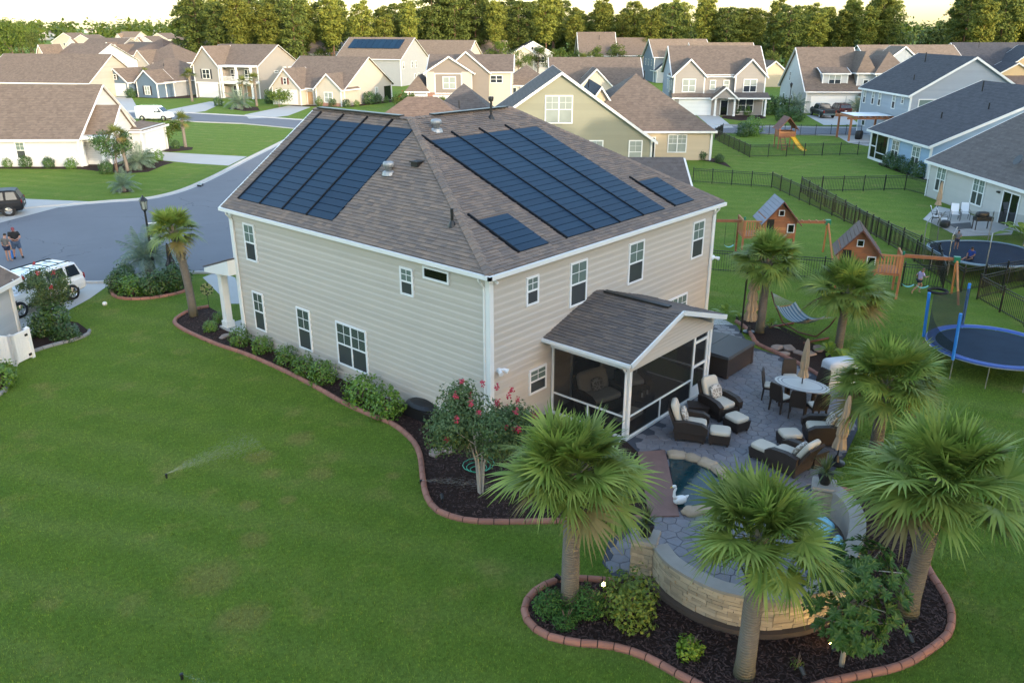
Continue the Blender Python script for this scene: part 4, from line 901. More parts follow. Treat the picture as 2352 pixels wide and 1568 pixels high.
def voronoi_pave(poly, holes, s, parent, mat, nparts, z, th=.012, seed=5, gap=.006):
    rg = random.Random(seed); xs = [p[0] for p in poly]; ys = [p[1] for p in poly]; pts = []
    j = 0; y = min(ys)-s
    while y < max(ys)+s:
        x = min(xs)-s+(s/2 if j%2 else 0)
        while x < max(xs)+s: pts.append((x+rg.uniform(-.24,.24)*s, y+rg.uniform(-.24,.24)*s)); x += s
        y += s*.87; j += 1
    cells = []
    for (px, py) in pts:
        if not inside(px, py, poly) or any(inside(px, py, h) for h in holes): continue
        c = [(px-s,py-s),(px+s,py-s),(px+s,py+s),(px-s,py+s)]
        for (qx, qy) in pts:
            dx, dy = qx-px, qy-py; d2 = dx*dx+dy*dy
            if d2 < 1e-9 or d2 > 6*s*s: continue
            l = math.sqrt(d2); lim = l/2-gap; out = []
            for k in range(len(c)):
                a, b = c[k], c[(k+1)%len(c)]; da = ((a[0]-px)*dx+(a[1]-py)*dy)/l-lim; db = ((b[0]-px)*dx+(b[1]-py)*dy)/l-lim
                if da <= 0: out.append(a)
                if (da < 0) != (db < 0): f = da/(da-db); out.append((a[0]+(b[0]-a[0])*f, a[1]+(b[1]-a[1])*f))
            c = out
            if len(c) < 3: break
        if len(c) >= 3 and all(inside(x, y, poly) for x, y in c): cells.append(c)
    cells.sort(key=lambda c: (c[0][0]-cam.location.x)**2+(c[0][1]-cam.location.y)**2)
    big = MB()
    for i, c in enumerate(cells):
        mb = MB() if i < nparts else big; n = len(c); mx = sum(p[0] for p in c)/n; my = sum(p[1] for p in c)/n; dz = rg.uniform(-.002,.003)
        vs = [(p[0],p[1],z) for p in c]+[(p[0]+(mx-p[0])*.06,p[1]+(my-p[1])*.06,z+th+dz) for p in c]
        mb.add(vs, [tuple(range(n,2*n))]+[(k,(k+1)%n,n+(k+1)%n,n+k) for k in range(n)])
        if i < nparts: mb.build('paving_stone', mat, parent)
    if big.v: big.build('paving_stones', mat, parent, kind='stuff')
POND = [(2.81,-4.89),(3.04,-5.28),(3.06,-5.72),(2.98,-6.30),(2.67,-6.79),(2.23,-7.13),(1.62,-7.20),(1.04,-7.01),(0.69,-6.74),(0.61,-6.48)]
WALK = [(2.53,-3.94),(3.19,-4.52),(0.24,-6.78),(-0.34,-6.18)]
voronoi_pave(PATIO, [POND, WALK], .37, patio, 'stamped_stone', 300, .018)
m = MB().prism(WALK, -.03, .07); struct(m.build('path','red_stamped'))
# pond
t = NT('pond_water'); v = t.coord('Object'); n = t.noise(3, 3, .5, v); t.col(t.mix(n, (.006,.022,.024), (.010,.045,.055))); t.rough(.08); t.bs.inputs['Specular IOR Level'].default_value = .35; t.bump(n, .12, .05)
pw = MB().sheet(POND, .06).build('water','pond_water'); struct(pw)
edge = thing('pond_edge', 'ring of sandy boulders edging the small pond', 'rocks', (POND[0][0],POND[0][1],0))
def rock(parent, c, sx, sy, sz, rz, seed, mat='sand_rock', name='boulder'):
    r = random.Random(seed); mb = MB(); mb.rbox((0,0,0),(sx,sy,sz),.62,4); vs = []
    ph = [r.uniform(0,6.28) for _ in range(4)]
    for x, y, z in mb.v:
        k = 1+.10*math.sin(5*x/sx+ph[0])+.10*math.sin(4*y/sy+ph[1])+.08*math.sin(6*z/sz+ph[2]+x/sx); vs.append((x*k,y*k,z*k))
    mb.v = vs; return mb.build(name, mat, parent, loc=c, rz=rz)
ring = smooth_path([(2.95,-4.76),(3.23,-5.17),(3.28,-5.64),(3.21,-6.29),(2.86,-6.86),(2.30,-7.28),(1.60,-7.38),(0.93,-7.15),(0.52,-6.87)], .52)
for i in range(len(ring)-1):
    a, b = ring[i], ring[i+1]; g = math.atan2(b[1]-a[1], b[0]-a[0]); rock(edge, ((a[0]+b[0])/2-POND[0][0], (a[1]+b[1])/2-POND[0][1], .08), .30, .19, .13, g, 40+i)
# white swan figure standing at the water's edge
sw = thing('swan_statue', 'white swan statue with curved neck at the edge of the pond', 'statue', (*(0.76,-6.48),.06), R(150))
mb = MB(); mb.rbox((0,0,.14),(.20,.11,.12),.8,5); mb.tube([(.12,0,.18),(.2,0,.30),(.20,0,.44),(.16,0,.54),(.19,0,.60)],[.07,.045,.035,.033,.03],10); mb.rbox((.22,0,.61),(.065,.042,.045),.9,4); mb.tube([(-.15,0,.17),(-.27,0,.24)],[.07,.01],8); mb.build('body','white_trim',sw)
mb = MB(); mb.tube([(.27,0,.605),(.35,0,.585)],[.022,.006],6); mb.build('beak','flower_yellow',sw)
# ------------------------------------------------------------------ curved stone wall and its pillars
wl = [(-2.55,-7.68),(-2.88,-8.24),(-3.02,-8.90),(-3.01,-9.56),(-2.83,-10.11),(-2.56,-10.59),(-2.10,-10.99),(-1.59,-11.28),(-0.95,-11.44),(-0.04,-11.43),(1.03,-11.27),(1.86,-11.00),(2.52,-10.59),(2.90,-10.10),(3.06,-9.73)]
wp = smooth_path(wl, .12); wo_ = wp[0]
cw = thing('stone_wall', 'curved stacked stone wall with a smooth cap enclosing the lower patio', 'wall', (wo_[0],wo_[1],0))
def wrib(path, off0, off1, z0, z1, name, mat, parent, o):
    n = len(path); vs = []
    for i in range(n):
        a, b = Vector(path[max(i-1,0)]), Vector(path[min(i+1,n-1)]); d = (b-a).normalized(); r = Vector((d.y,-d.x)); p = Vector(path[i])
        for of, z in ((off0,z0),(off1,z0),(off1,z1),(off0,z1)): q = p+r*of; vs.append((q.x-o[0],q.y-o[1],z))
    mb = MB(); mb.add(vs, [(i*4+j,(i+1)*4+j,(i+1)*4+(j+1)%4,i*4+(j+1)%4) for i in range(n-1) for j in range(4)]+[(0,1,2,3),((n-1)*4+3,(n-1)*4+2,(n-1)*4+1,(n-1)*4)])
    return mb.build(name, mat, parent)
core = wrib(wp, -.28, 0, 0, .92, 'wall_core', 'stone_cap', cw, wo_)
wrib(wp, -.32, .06, .925, 1.0, 'wall_cap', 'stone_cap', cw, wo_)
pm('footing', (.085,.062,.048), .8, .3, 4, bump=.4, bscale=16); wrib(wp, -.3, .17, -.03, .15, 'footing', 'footing', cw, wo_)
rg = random.Random(4); N = len(wp)
for k in range(9):
    i = 0; z = .155+k*.085
    while i < N-2 and i < 72:
        L = rg.randint(2,4); j = min(N-1, i+L); d = rg.uniform(.02,.045); vs = []
        a0 = Vector(wp[i]); b0 = Vector(wp[j]); dd = (b0-a0).normalized(); r_ = Vector((dd.y,-dd.x)); g = dd*.006
        for zz in (z+.003, z+.082):
            for c, of in ((a0+g,d),(b0-g,d),(b0-g,-.02),(a0+g,-.02)): q = c+r_*of; vs.append((q.x-wo_[0],q.y-wo_[1],zz))
        mb = MB(); mb.hexa(vs); mb.build('stone','stone_light',core); i = j
def pillar(label, c, w, h, rz, seed):
    p = thing('stone_pillar', label, 'pillar', (c[0],c[1],0), rz); r = random.Random(seed)
    mb = MB(); mb.box(-w/2,-w/2,-.03,w/2,w/2,h); core = mb.build('pillar_core','stone_cap',p)
    for k in range(int(h/.1)):
        z = k*.1
        for s in range(4):
            x = -w/2
            while x < w/2-.02:
                x1 = min(w/2, x+r.uniform(.15,.3)); d = r.uniform(.015,.035); mb = MB(); mb.box(x+.004,-w/2-d,z+.004,x1-.004,-w/2+.005,z+.096); mb.xf(Matrix.Rotation(s*math.pi/2,4,'Z')); mb.build('stone','stone_light',core); x = x1
    mb = MB(); q = w/2+.07; mb.hexa([(-q,-q,h),(q,-q,h),(q,q,h),(-q,q,h),(-q+.02,-q+.02,h+.08),(q-.02,-q+.02,h+.08),(q-.02,q-.02,h+.08),(-q+.02,q-.02,h+.08)]); mb.build('cap','stone_cap',p)
    return p
pc = (-2.44,-7.34); pillar('square stone pillar at the near end of the curved wall', pc, .52, 1.0, R(20), 1)
pc2 = (2.85,-9.62); pillar('square stone pillar at the far end of the curved wall', pc2, .5, .95, R(20), 2)
spiky('potted spiky plant on the pillar nearest the lawn', pc, 1.08, 46, .55, seed=1); spiky('potted spiky plant on the pillar beside the patio chairs', pc2, 1.03, 50, .62, seed=2)
# pale blue cushions propped inside the wall
pm('sky_fabric', (.22,.46,.56), .7, .35, 9, bump=.4, bscale=15)
for q, rz, lab in (((1.73,-10.12),R(60),'pale blue cushion propped against the wall near the far pillar'),((1.09,-10.68),R(25),'pale blue cushion leaning on the wall behind the magnolia'),((0.08,-10.70),R(-10),'pale blue cushion lying inside the curve of the wall')):
    th = tag(MB().rbox((0,0,0),(.30,.09,.26),.5,4,((1,0,0),(0,.9,.43),(0,-.43,.9))).build('cushion','sky_fabric',None,loc=(q[0],q[1],.42),rz=rz), lab, 'cushion')
# ------------------------------------------------------------------ wicker furniture
def cushion_pat():
    t = NT('pattern_fabric'); v = t.coord('Object'); vo = t.n('TexVoronoi', feature='DISTANCE_TO_EDGE'); vo.inputs['Scale'].default_value = 9; t.l(v, vo.inputs['Vector'])
    t.col(t.mix(t.math('LESS_THAN', vo.outputs['Distance'], .09), (.27,.235,.20), (.56,.52,.46))); t.rough(.9); t.bump(t.noise(60,3,.6,v), .15, .01)
cushion_pat()
def lounge(label, loc, ang, back=22, pillow=True, name='lounge_chair', z=.03, w=.82, sc=1.18):
    """deep wicker armchair facing +x"""
    c = thing(name, label, 'armchair', (loc[0],loc[1],z), ang, scale=sc)
    mb = MB(); mb.hexa([(-.40,-w/2+.03,.07),(.42,-w/2+.03,.07),(.42,w/2-.03,.07),(-.40,w/2-.03,.07),(-.43,-w/2,.36),(.45,-w/2,.36),(.45,w/2,.36),(-.43,w/2,.36)]); mb.build('base','wicker',c)
    for s in (-1,1):
        mb = MB(); pts = [(-.44,s*(w/2-.05),.58),(-.1,s*(w/2-.04),.63),(.3,s*(w/2-.03),.60),(.47,s*(w/2-.03),.50)]
        for i in range(3):
            a, b = pts[i], pts[i+1]; mb.hexa([(a[0],a[1]-.07,.3),(b[0],b[1]-.07,.3),(b[0],b[1]+.07,.3),(a[0],a[1]+.07,.3),(a[0],a[1]-.08,a[2]),(b[0],b[1]-.08,b[2]),(b[0],b[1]+.08,b[2]),(a[0],a[1]+.08,a[2])])
        mb.build('armrest','wicker',c)
    b = R(back); ax = ((math.cos(b),0,-math.sin(b)*-1*-1),(0,1,0),(math.sin(b)*-1,0,math.cos(b)))
    ax = ((math.cos(b),0,math.sin(b)),(0,1,0),(-math.sin(b),0,math.cos(b)))
    def bk(x, y, z_): return (-.36+ax[0][0]*x+ax[2][0]*z_, y, .36+ax[0][2]*x+ax[2][2]*z_)
    mb = MB(); mb.hexa([bk(-.06,-w/2+.05,-.06),bk(.02,-w/2+.05,-.06),bk(.02,w/2-.05,-.06),bk(-.06,w/2-.05,-.06),bk(-.06,-w/2+.09,.62),bk(0,-w/2+.09,.62),bk(0,w/2-.09,.62),bk(-.06,w/2-.09,.62)]); mb.build('backrest','wicker',c)
    MB().rbox((.06,0,.42),(.36,w/2-.13,.085),.4,4).build('seat_cushion','cushion',c)
    MB().rbox(bk(.10,0,.34),(.085,w/2-.12,.36),.42,4,ax).build('back_cushion','cushion',c)
    if pillow: MB().rbox(bk(.27,.02,.23),(.065,.21,.20),.55,4,ax).build('throw_pillow','pattern_fabric',c)
    for x in (-.36,.36):
        for y in (-w/2+.08,w/2-.08): mb = MB(); mb.box(x-.03,y-.03,0,x+.03,y+.03,.08); mb.build('leg','wicker',c)
    return c
def ottoman(label, loc, ang, z=.03):
    c = thing('ottoman', label, 'ottoman', (loc[0],loc[1],z), ang, scale=1.15)
    mb = MB(); mb.hexa([(-.27,-.24,.06),(.27,-.24,.06),(.27,.24,.06),(-.27,.24,.06),(-.30,-.27,.33),(.30,-.27,.33),(.30,.27,.33),(-.30,.27,.33)]); mb.build('base','wicker',c)
    MB().rbox((0,0,.37),(.29,.26,.075),.4,4).build('cushion','cushion',c)
    for x in (-.23,.23):
        for y in (-.2,.2): mb = MB(); mb.box(x-.025,y-.025,0,x+.025,y+.025,.08); mb.build('leg','wicker',c)
def face(a, b): return math.atan2(b[1]-a[1], b[0]-a[0])
cc = (6.64,-4.53); lounge('cushioned wicker armchair by the screen door, upper of the pair', cc, face(cc, (6.34,-5.49)))
ottoman('wicker ottoman in front of the armchair by the screen door', (6.04,-5.49), face(cc, (6.34,-5.49)))
cc = (4.56,-4.63); lounge('cushioned wicker armchair nearest the porch corner post', cc, face(cc, (5.00,-5.56)))
ottoman('wicker ottoman in front of the armchair near the porch corner', (4.82,-5.53), face(cc, (5.00,-5.56)))
cc = (7.08,-7.94); lounge('cushioned wicker armchair beneath the folded umbrella by the palms', cc, face(cc, (6.52,-7.12)))
ottoman('wicker ottoman left of the armchair beneath the palms', (6.12,-7.29), face(cc, (6.32,-7.21)))
cc = (4.72,-7.91); lounge('wicker armchair with its back to the pond wall', cc, face(cc, (4.90,-6.88)), back=30)
ottoman('wicker ottoman nearest the pond boulders', (4.78,-7.04), face(cc, (4.90,-6.88)))
st = thing('side_table', 'square dark wicker side table between the two lower armchairs', 'side table', (*(5.43,-8.37),.03), R(70)); mb = MB(); mb.hexa([(-.24,-.24,.02),(.24,-.24,.02),(.24,.24,.02),(-.24,.24,.02),(-.26,-.26,.5),(.26,-.26,.5),(.26,.26,.5),(-.26,.26,.5)]); mb.build('base','wicker',st); mb = MB(); mb.box(-.29,-.29,.5,.29,.29,.54); mb.build('table_top','wicker',st)
st = thing('side_table', 'low dark wicker table between the two upper armchairs', 'side table', (*(6.08,-4.04),.03), R(35)); mb = MB(); mb.hexa([(-.22,-.3,.02),(.22,-.3,.02),(.22,.3,.02),(-.22,.3,.02),(-.24,-.32,.4),(.24,-.32,.4),(.24,.32,.4),(-.24,.32,.4)]); mb.build('base','wicker',st); mb = MB(); mb.box(-.27,-.36,.4,.27,.36,.44); mb.build('table_top','wicker',st)
# dining set
tc = (9.37,-6.25); ta = face((9.24,-5.36), (9.36,-7.15))
dt = thing('dining_table', 'oval pale dining table with ringed top on the patio', 'table', (tc[0],tc[1],.03), ta)
t = NT('ring_top'); v = t.coord('Object'); s = t.sepx(v); rr = t.math('SQRT', t.math('ADD', t.math('POWER', t.math('MULTIPLY', s[0], .62), 2), t.math('POWER', s[1], 2))); w = t.math('GREATER_THAN', t.math('SINE', t.math('MULTIPLY', rr, 75)), .55); edge_ = t.math('GREATER_THAN', rr, .38); t.col(t.mix(t.math('MULTIPLY', w, edge_), (.55,.53,.49), (.20,.19,.20))); t.rough(.45)
mb = MB(); mb.lathe([(.2,.70),(.58,.70),(.6,.715),(.6,.735),(.58,.75),(.001,.75)], 40, sx=1.6, sy=1); mb.build('table_top','ring_top',dt)
for x in (-.45,.45):
    mb = MB(); mb.lathe([(.24,0),(.2,.05),(.08,.12),(.07,.6),(.2,.7)],14,(x,0,0)); mb.build('pedestal','wicker',dt)
def dchair(label, loc, ang):
    c = thing('dining_chair', label, 'chair', (loc[0],loc[1],.03), ang, scale=1.15)
    mb = MB(); mb.box(-.22,-.23,.38,.24,.23,.44); mb.build('seat','wicker',c); MB().rbox((.01,0,.465),(.23,.22,.035),.4,3).build('seat_cushion','cushion',c)
    mb = MB(); n = 6
    for i in range(n):
        z0, z1 = .44+.52*i/n, .44+.52*(i+1)/n; x0, x1 = -.21-.09*i/n, -.21-.09*(i+1)/n; w0 = .235-(.02*(i/n)**3); w1 = .235-.02*((i+1)/n)**3*3
        mb.hexa([(x0-.03,-w0,z0),(x0+.02,-w0,z0),(x0+.02,w0,z0),(x0-.03,w0,z0),(x1-.03,-w1,z1),(x1+.02,-w1,z1),(x1+.02,w1,z1),(x1-.03,w1,z1)])
    mb.build('backrest','wicker',c)
    for x, y in ((-.2,-.2),(-.2,.2),(.21,-.2),(.21,.2)):
        mb = MB(); mb.hexa([(x*1.12-.018,y*1.05-.018,0),(x*1.12+.018,y*1.05-.018,0),(x*1.12+.018,y*1.05+.018,0),(x*1.12-.018,y*1.05+.018,0),(x-.025,y-.025,.38),(x+.025,y-.025,.38),(x+.025,y+.025,.38),(x-.025,y+.025,.38)]); mb.build('leg','wicker',c)
for q, lab in (((8.34,-5.97),'dining chair on the near side of the oval table, left one'),((8.27,-6.61),'dining chair on the near side of the oval table, right one'),((9.03,-5.29),'dining chair at the left end of the oval table'),((8.49,-7.18),'dining chair at the near right end of the oval table'),((10.21,-5.51),'dining chair on the far side behind the umbrella pole'),((10.09,-6.52),'dining chair on the far side at the right end')):
    dchair(lab, q, face(q, (tc[0]*.9+q[0]*.1, tc[1]*.9+q[1]*.1)))
def umbrella(label, loc, z0, ztop, zlow, r=.17, lean=(0,0), mat='canvas', tiers=1, base=True, seed=0):
    u = thing('closed_umbrella', label, 'umbrella', (loc[0],loc[1],0)); r_ = random.Random(seed)
    mb = MB(); mb.tube([(0,0,z0),(lean[0],lean[1],ztop)],.022,8); mb.build('pole','dark_metal',u)
    def at(z): f = (z-z0)/(ztop-z0); return (lean[0]*f, lean[1]*f, z)
    n = 26; mb = MB(); prof = []; H = ztop-zlow
    if tiers == 1: prof = [(.03,ztop+.02),(.07,ztop-.12*H),(.12*1.0,ztop-.5*H),(r*.8,ztop-.72*H),(r*.62,ztop-.8*H),(r*.95,zlow+.04),(r,zlow)]
    else:
        prof = [(.03,ztop+.02)]
        for k in range(tiers):
            a, b = ztop-H*k/tiers, ztop-H*(k+1)/tiers; prof += [(r*.45+.02*k,a-.04),(r*(.75+.1*k),(a+b)/2),(r*(.9+.06*k),b+.03),(r*.55,b)]
    vs = []
    for (q, z) in prof:
        c = at(z)
        for j in range(n): t_ = 2*math.pi*j/n; p = q*(1+.22*math.cos(8*t_+z*1.5))*(1+r_.uniform(-.05,.05)); vs.append((c[0]+p*math.cos(t_), c[1]+p*math.sin(t_), z))
    k = len(prof); mb.add(vs, [(i*n+j,i*n+(j+1)%n,(i+1)*n+(j+1)%n,(i+1)*n+j) for i in range(k-1) for j in range(n)]); mb.build('canopy',mat,u)
    if base: mb = MB(); mb.lathe([(.26,.02),(.26,.06),(.1,.1),(.04,.3)],18); mb.build('foot','dark_metal',u)
    return u
umbrella('tan umbrella folded shut above the oval dining table', tc, .0, 2.42, 1.05, .17, (.08,.03), base=True, seed=1)
umbrella('tall tan umbrella folded in tiers beside the slim palm', (14.91,-1.59), .0, 2.42, .55, .23, (.03,0), tiers=4, seed=2)
umbrella('tan umbrella folded shut at the patio edge behind the armchair', (6.00,-8.86), .0, 2.25, .55, .2, (.12,-.05), seed=3)
mb = MB(); mb.tube([(0,0,0),(0,0,2.45)],.04,8); q = (14.69,-1.33); tag(mb.build('umbrella_mast','black_metal',None,loc=(q[0],q[1],0)), 'dark upright mast next to the tall tan umbrella', 'post')
# hot tub
hb = (9.53,-3.32); ht = thing('hot_tub', 'dark brown square hot tub with grey folding cover by the porch', 'hot tub', (hb[0],hb[1],.02), 0)
HTW = 2.15
mb = MB(); mb.box(.06,.06,0,HTW-.06,HTW-.06,.1); mb.build('plinth','black_plastic',ht)
for s in range(4):
    mb = MB(); mb.box(-HTW/2+.12,-HTW/2,.08,HTW/2-.12,-HTW/2+.04,.80); mb.xf(Matrix.Translation((HTW/2,HTW/2,0)) @ Matrix.Rotation(s*math.pi/2,4,'Z')); pn = mb.build('side_panel','tub_side',ht)
    mb = MB(); mb.hexa([(-HTW/2-.02,-HTW/2-.02,.04),(-HTW/2+.13,-HTW/2-.02,.04),(-HTW/2+.13,-HTW/2+.13,.04),(-HTW/2-.02,-HTW/2+.13,.04),(-HTW/2,-HTW/2,.84),(-HTW/2+.12,-HTW/2,.84),(-HTW/2+.12,-HTW/2+.12,.84),(-HTW/2,-HTW/2+.12,.84)]); mb.xf(Matrix.Translation((HTW/2,HTW/2,0)) @ Matrix.Rotation(s*math.pi/2,4,'Z')); mb.build('corner_post','tub_side',ht)
for a, b in ((0,HTW/2-.01),(HTW/2+.01,HTW)):
    mb = MB(); mb.hexa([(-.04,a-(.04 if a == 0 else 0),.82),(HTW+.04,a-(.04 if a == 0 else 0),.82),(HTW+.04,b+(.04 if a else 0),.82),(-.04,b+(.04 if a else 0),.82),(-.02,a,.92 if a == 0 else .96),(HTW+.02,a,.92 if a == 0 else .96),(HTW+.02,b,.96 if a == 0 else .92),(-.02,b,.96 if a == 0 else .92)]); mb.build('cover','tub_cover',ht)
# hammock on its stand
ha, hb_ = (16.96,-1.61), (15.51,-4.92); hx = Vector((hb_[0]-ha[0], hb_[1]-ha[1])); hl = hx.length; hm = thing('hammock', 'blue and white striped hammock hung on a curved stand', 'hammock', (ha[0],ha[1],0), math.atan2(hx.y,hx.x))
def stripes():
    t = NT('hammock_cloth'); v = t.coord('Object'); y = t.sepx(v)[1]; w = t.math('SINE', t.math('MULTIPLY', y, 40)); t.col(t.mix(t.math('GREATER_THAN', w, .1), (.12,.20,.27), (.42,.46,.46))); t.rough(.9); t.bump(t.noise(40,3,.6,v), .2, .01)
stripes()
mb = MB(); nx, ny = 18, 8; vs = []; x0, x1 = .85, hl-.85
for i in range(nx+1):
    t_ = i/nx; x = x0+(x1-x0)*t_; sag = .42+.42*(2*t_-1)**2+.12
    for j in range(ny+1): q = j/ny*2-1; vs.append((x, q*.58*(1-.06*(2*t_-1)**2), sag+.16*q*q-.02))
mb.add(vs, [(i*(ny+1)+j,(i+1)*(ny+1)+j,(i+1)*(ny+1)+j+1,i*(ny+1)+j+1) for i in range(nx) for j in range(ny)]); mb.build('bed','hammock_cloth',hm,smooth=True)
pm('rope', (.45,.43,.38), .9, .1, 20)
for s, xe, xb in ((0,.0,x0),(1,hl,x1)):
    mb = MB(); mb.tube([(xb,-.58,.98),(xb,.58,.98)],.02,6); mb.build('spreader_bar','cedar_light',hm); mb = MB()
    for j in range(13): q = j/12*2-1; mb.beam((xb,q*.57,.98),(xe,0,1.32),.008,.008)
    mb.build('ropes','rope',hm)
mb = MB(); mb.tube([(-.12,0,1.36),(.15,0,.9),(.8,0,.2),(hl/2,0,.06),(hl-.8,0,.2),(hl-.15,0,.9),(hl+.12,0,1.36)],.032,8); mb.build('stand','cedar_dark',hm)
for x in (.75,hl-.75): mb = MB(); mb.beam((x,-.7,.05),(x,.7,.05),.07,.07); mb.build('foot','cedar_dark',hm)
# flat stones
for i, (q, s) in enumerate((((13.95,-3.34),.30),((14.17,-3.75),.32),((13.97,-4.26),.28),((13.47,-3.83),.26),((14.15,-4.61),.3),((14.97,-4.67),.34))):
    tag(rock(None, (q[0],q[1],.05), s, s*.7, .06, i*.7, 60+i, 'flagstone', 'flat_stone'), ('flat reddish stone in the hammock bed, leftmost of the six','reddish stone under the middle of the hammock','reddish stone beside the middle of the red edging','flat stone touching the red edging left of the table umbrella','reddish stone right of the umbrella top in the hammock bed','largest flat stone at the right end of the hammock bed')[i], 'stone')
for i, (q, s, lab) in enumerate((((-1.62,0.84),.34,'flat pink stepping stone nearest the curved edging'),((-1.13,0.71),.42,'flat pink stepping stone beside the crape myrtle'),((-0.49,15.17),.32,'flat pale stone in the mulch by the porch column'))):
    tag(rock(None, (q[0],q[1],.03), s, s*.55, .05, .4, 80+i, 'flagstone', 'stepping_stone'), lab, 'stone')
# black storage bin by the wall
q = (-0.40,2.93); b_ = thing('storage_bin', 'black plastic storage bin with a raised lid at the house wall', 'storage bin', (q[0]+.25,q[1]+.1,0), R(92))
mb = MB(); mb.hexa([(-.62,-.34,0),(.62,-.34,0),(.62,.34,0),(-.62,.34,0),(-.66,-.38,.42),(.66,-.38,.42),(.66,.38,.42),(-.66,.38,.42)]); mb.build('tub','black_plastic',b_)
mb = MB(); mb.lathe([(.40,.42),(.41,.46),(.30,.56),(.10,.62),(.001,.63)],20,sx=1.72,sy=1); mb.build('lid','black_plastic',b_)
# hose
mb = MB(); pts = [(math.cos(a)*(.20+.01*i), math.sin(a)*(.20+.01*i), .04+.012*i) for i, a in enumerate([k*.5 for k in range(40)])]; pts = [(x*.9,y*.9,z*.5) for x,y,z in pts]; mb.tube(pts,.012,5); q = (-1.59,-0.92); pm('hose_green',(.05,.35,.22),.4); tag(mb.build('garden_hose','hose_green',None,loc=(q[0],q[1],.03)), 'coiled green garden hose under the crape myrtle', 'hose')
# ------------------------------------------------------------------ landscape lights
def em(name, c, s):
    m_ = bpy.data.materials.new(name); m_.use_nodes = True; n_ = m_.node_tree; n_.nodes.clear(); e = n_.nodes.new('ShaderNodeEmission'); e.inputs[0].default_value = (*c,1); e.inputs[1].default_value = s; o = n_.nodes.new('ShaderNodeOutputMaterial'); n_.links.new(e.outputs[0], o.inputs[0]); MATS[name] = m_
em('lamp_glow', (1,.62,.22), 22)
def spot(label, loc, lit, ang, pw=2.2):
    s = thing('garden_light', label, 'garden light', (loc[0],loc[1],.02), ang)
    mb = MB(); mb.tube([(0,0,-.02),(0,0,.16)],.014,6); mb.build('stake','black_metal',s); mb = MB(); mb.tube([(-.07,0,.16),(.06,0,.25)],[.045,.06],10); mb.build('housing','black_metal',s)
    mb = MB(); mb.tube([(.058,0,.249),(.068,0,.256)],.05,10); mb.build('lens','lamp_glow' if lit else 'glass_lower',s)
    if lit:
        l = bpy.data.lights.new('garden_light_bulb','SPOT'); l.energy = pw; l.color = (1,.66,.3); l.spot_size = R(100); l.spot_blend = .8; l.shadow_soft_size = .04; o = bpy.data.objects.new('bulb', l); COL.objects.link(o); o.parent = s; o.location = (.09,0,.27); o.rotation_euler = Vector((.8,0,.6)).to_track_quat('-Z','Y').to_euler()
q = (-3.70,-7.11); spot('lit garden spotlight glowing beside the nearest palm', q, True, face(q, (-4.59,-6.85))); q = (-2.21,-11.93); spot('lit garden spotlight glowing in front of the curved wall', q, True, face(q, (-1.71,-11.22)))
spot('unlit black garden light on the edging left of the nearest palm', (-4.21,-6.08), False, 2); spot('unlit black garden light by the red edging, right of the magnolia', (-0.85,-13.09), False, 1); spot('unlit black garden light at the bottom of the mulch bed', (-3.31,-11.73), False, 1)
q = (-3.55,-1.42); spot('small white garden light in the mulch by the curved edging', q, False, 1); q = (8.73,10.77)
# sprinklers and their spray
def sprinkler(label, loc, a, L, h, nd, seed, wid=.5):
    s = thing('sprinkler', label, 'sprinkler', (loc[0],loc[1],0), a); mb = MB(); mb.lathe([(.03,-.02),(.03,.1),(.04,.1),(.04,.14),(.01,.15)],10); mb.build('head','black_plastic',s)
    r = random.Random(seed); mb = MB()
    for i in range(nd):
        t_ = r.random()**.75; x = L*t_; z = .14+h*(2.2*t_*(1-t_*.8))*r.uniform(.15,1.0); y = r.gauss(0,.26*wid+.05)*x; l = .02+.05*r.random()
        q = .0022+.003*r.random(); mb.add([(x-l,y,z-l*.2),(x,y-q,z+q),(x+l,y,z+l*.15),(x,y+q,z-q)], [(0,1,2,3)])
    mb.build('spray','spray_water',s,kind='stuff')
t = NT('spray_water'); t.col((.75,.82,.85)); t.rough(.2); tr = t.n('BsdfTransparent'); mx = t.n('MixShader'); mx.inputs[0].default_value = .4; t.l(tr.outputs[0], mx.inputs[1]); t.l(t.bs.outputs[0], mx.inputs[2]); t.l(mx.outputs[0], t.out.inputs[0])
q = (-7.98,5.74); sprinkler('lawn sprinkler throwing a low fan of spray, on the left lawn', q, face(q, (-5.94,5.39)), 2.9, .36, 2600, 1)
q = (-3.23,-0.19); sprinkler('sprinkler head at the curved edging spraying over the mulch', q, face(q, (-2.40,-1.73)), 2.4, .2, 900, 2, .25)
q = (-11.70,-2.17); sprinkler('sprinkler head at the bottom edge of the lawn', q, face(q, (-11.48,-3.12)), 1.5, .2, 300, 3, .25)
# porch furniture behind the screen
lounge('cushioned armchair inside the screened porch near its door', (6.3,-1.2), R(235), name='porch_armchair', z=.05); lounge('cushioned love seat inside the screened porch by the house wall', (4.4,-1.15), R(255), name='porch_love_seat', z=.05, w=1.35)
pt = thing('porch_table', 'low dark table with lanterns inside the screened porch', 'table', (5.5,-2.2,.04), R(15)); mb = MB(); mb.box(-.5,-.3,.36,.5,.3,.4); mb.build('table_top','wicker',pt)
for x in (-.45,.45):
    for y in (-.25,.25): mb = MB(); mb.box(x-.03,y-.03,0,x+.03,y+.03,.36); mb.build('leg','wicker',pt)
for x, lab in ((5.35,'white candle lantern on the porch table, left one'),(5.68,'white candle lantern on the porch table, right one')):
    l = thing('lantern', lab, 'lantern', (x,-2.25,.445)); mb = MB(); mb.lathe([(.04,0),(.04,.14),(.001,.15)],10); mb.build('candle','white_trim',l); mb = MB()
    for a in (-.07,.07):
        for b in (-.07,.07): mb.beam((a,b,0),(a,b,.26),.015,.015)
    mb.box(-.08,-.08,.26,.08,.08,.28); mb.box(-.08,-.08,-.004,.08,.08,0); mb.build('frame','black_metal',l)
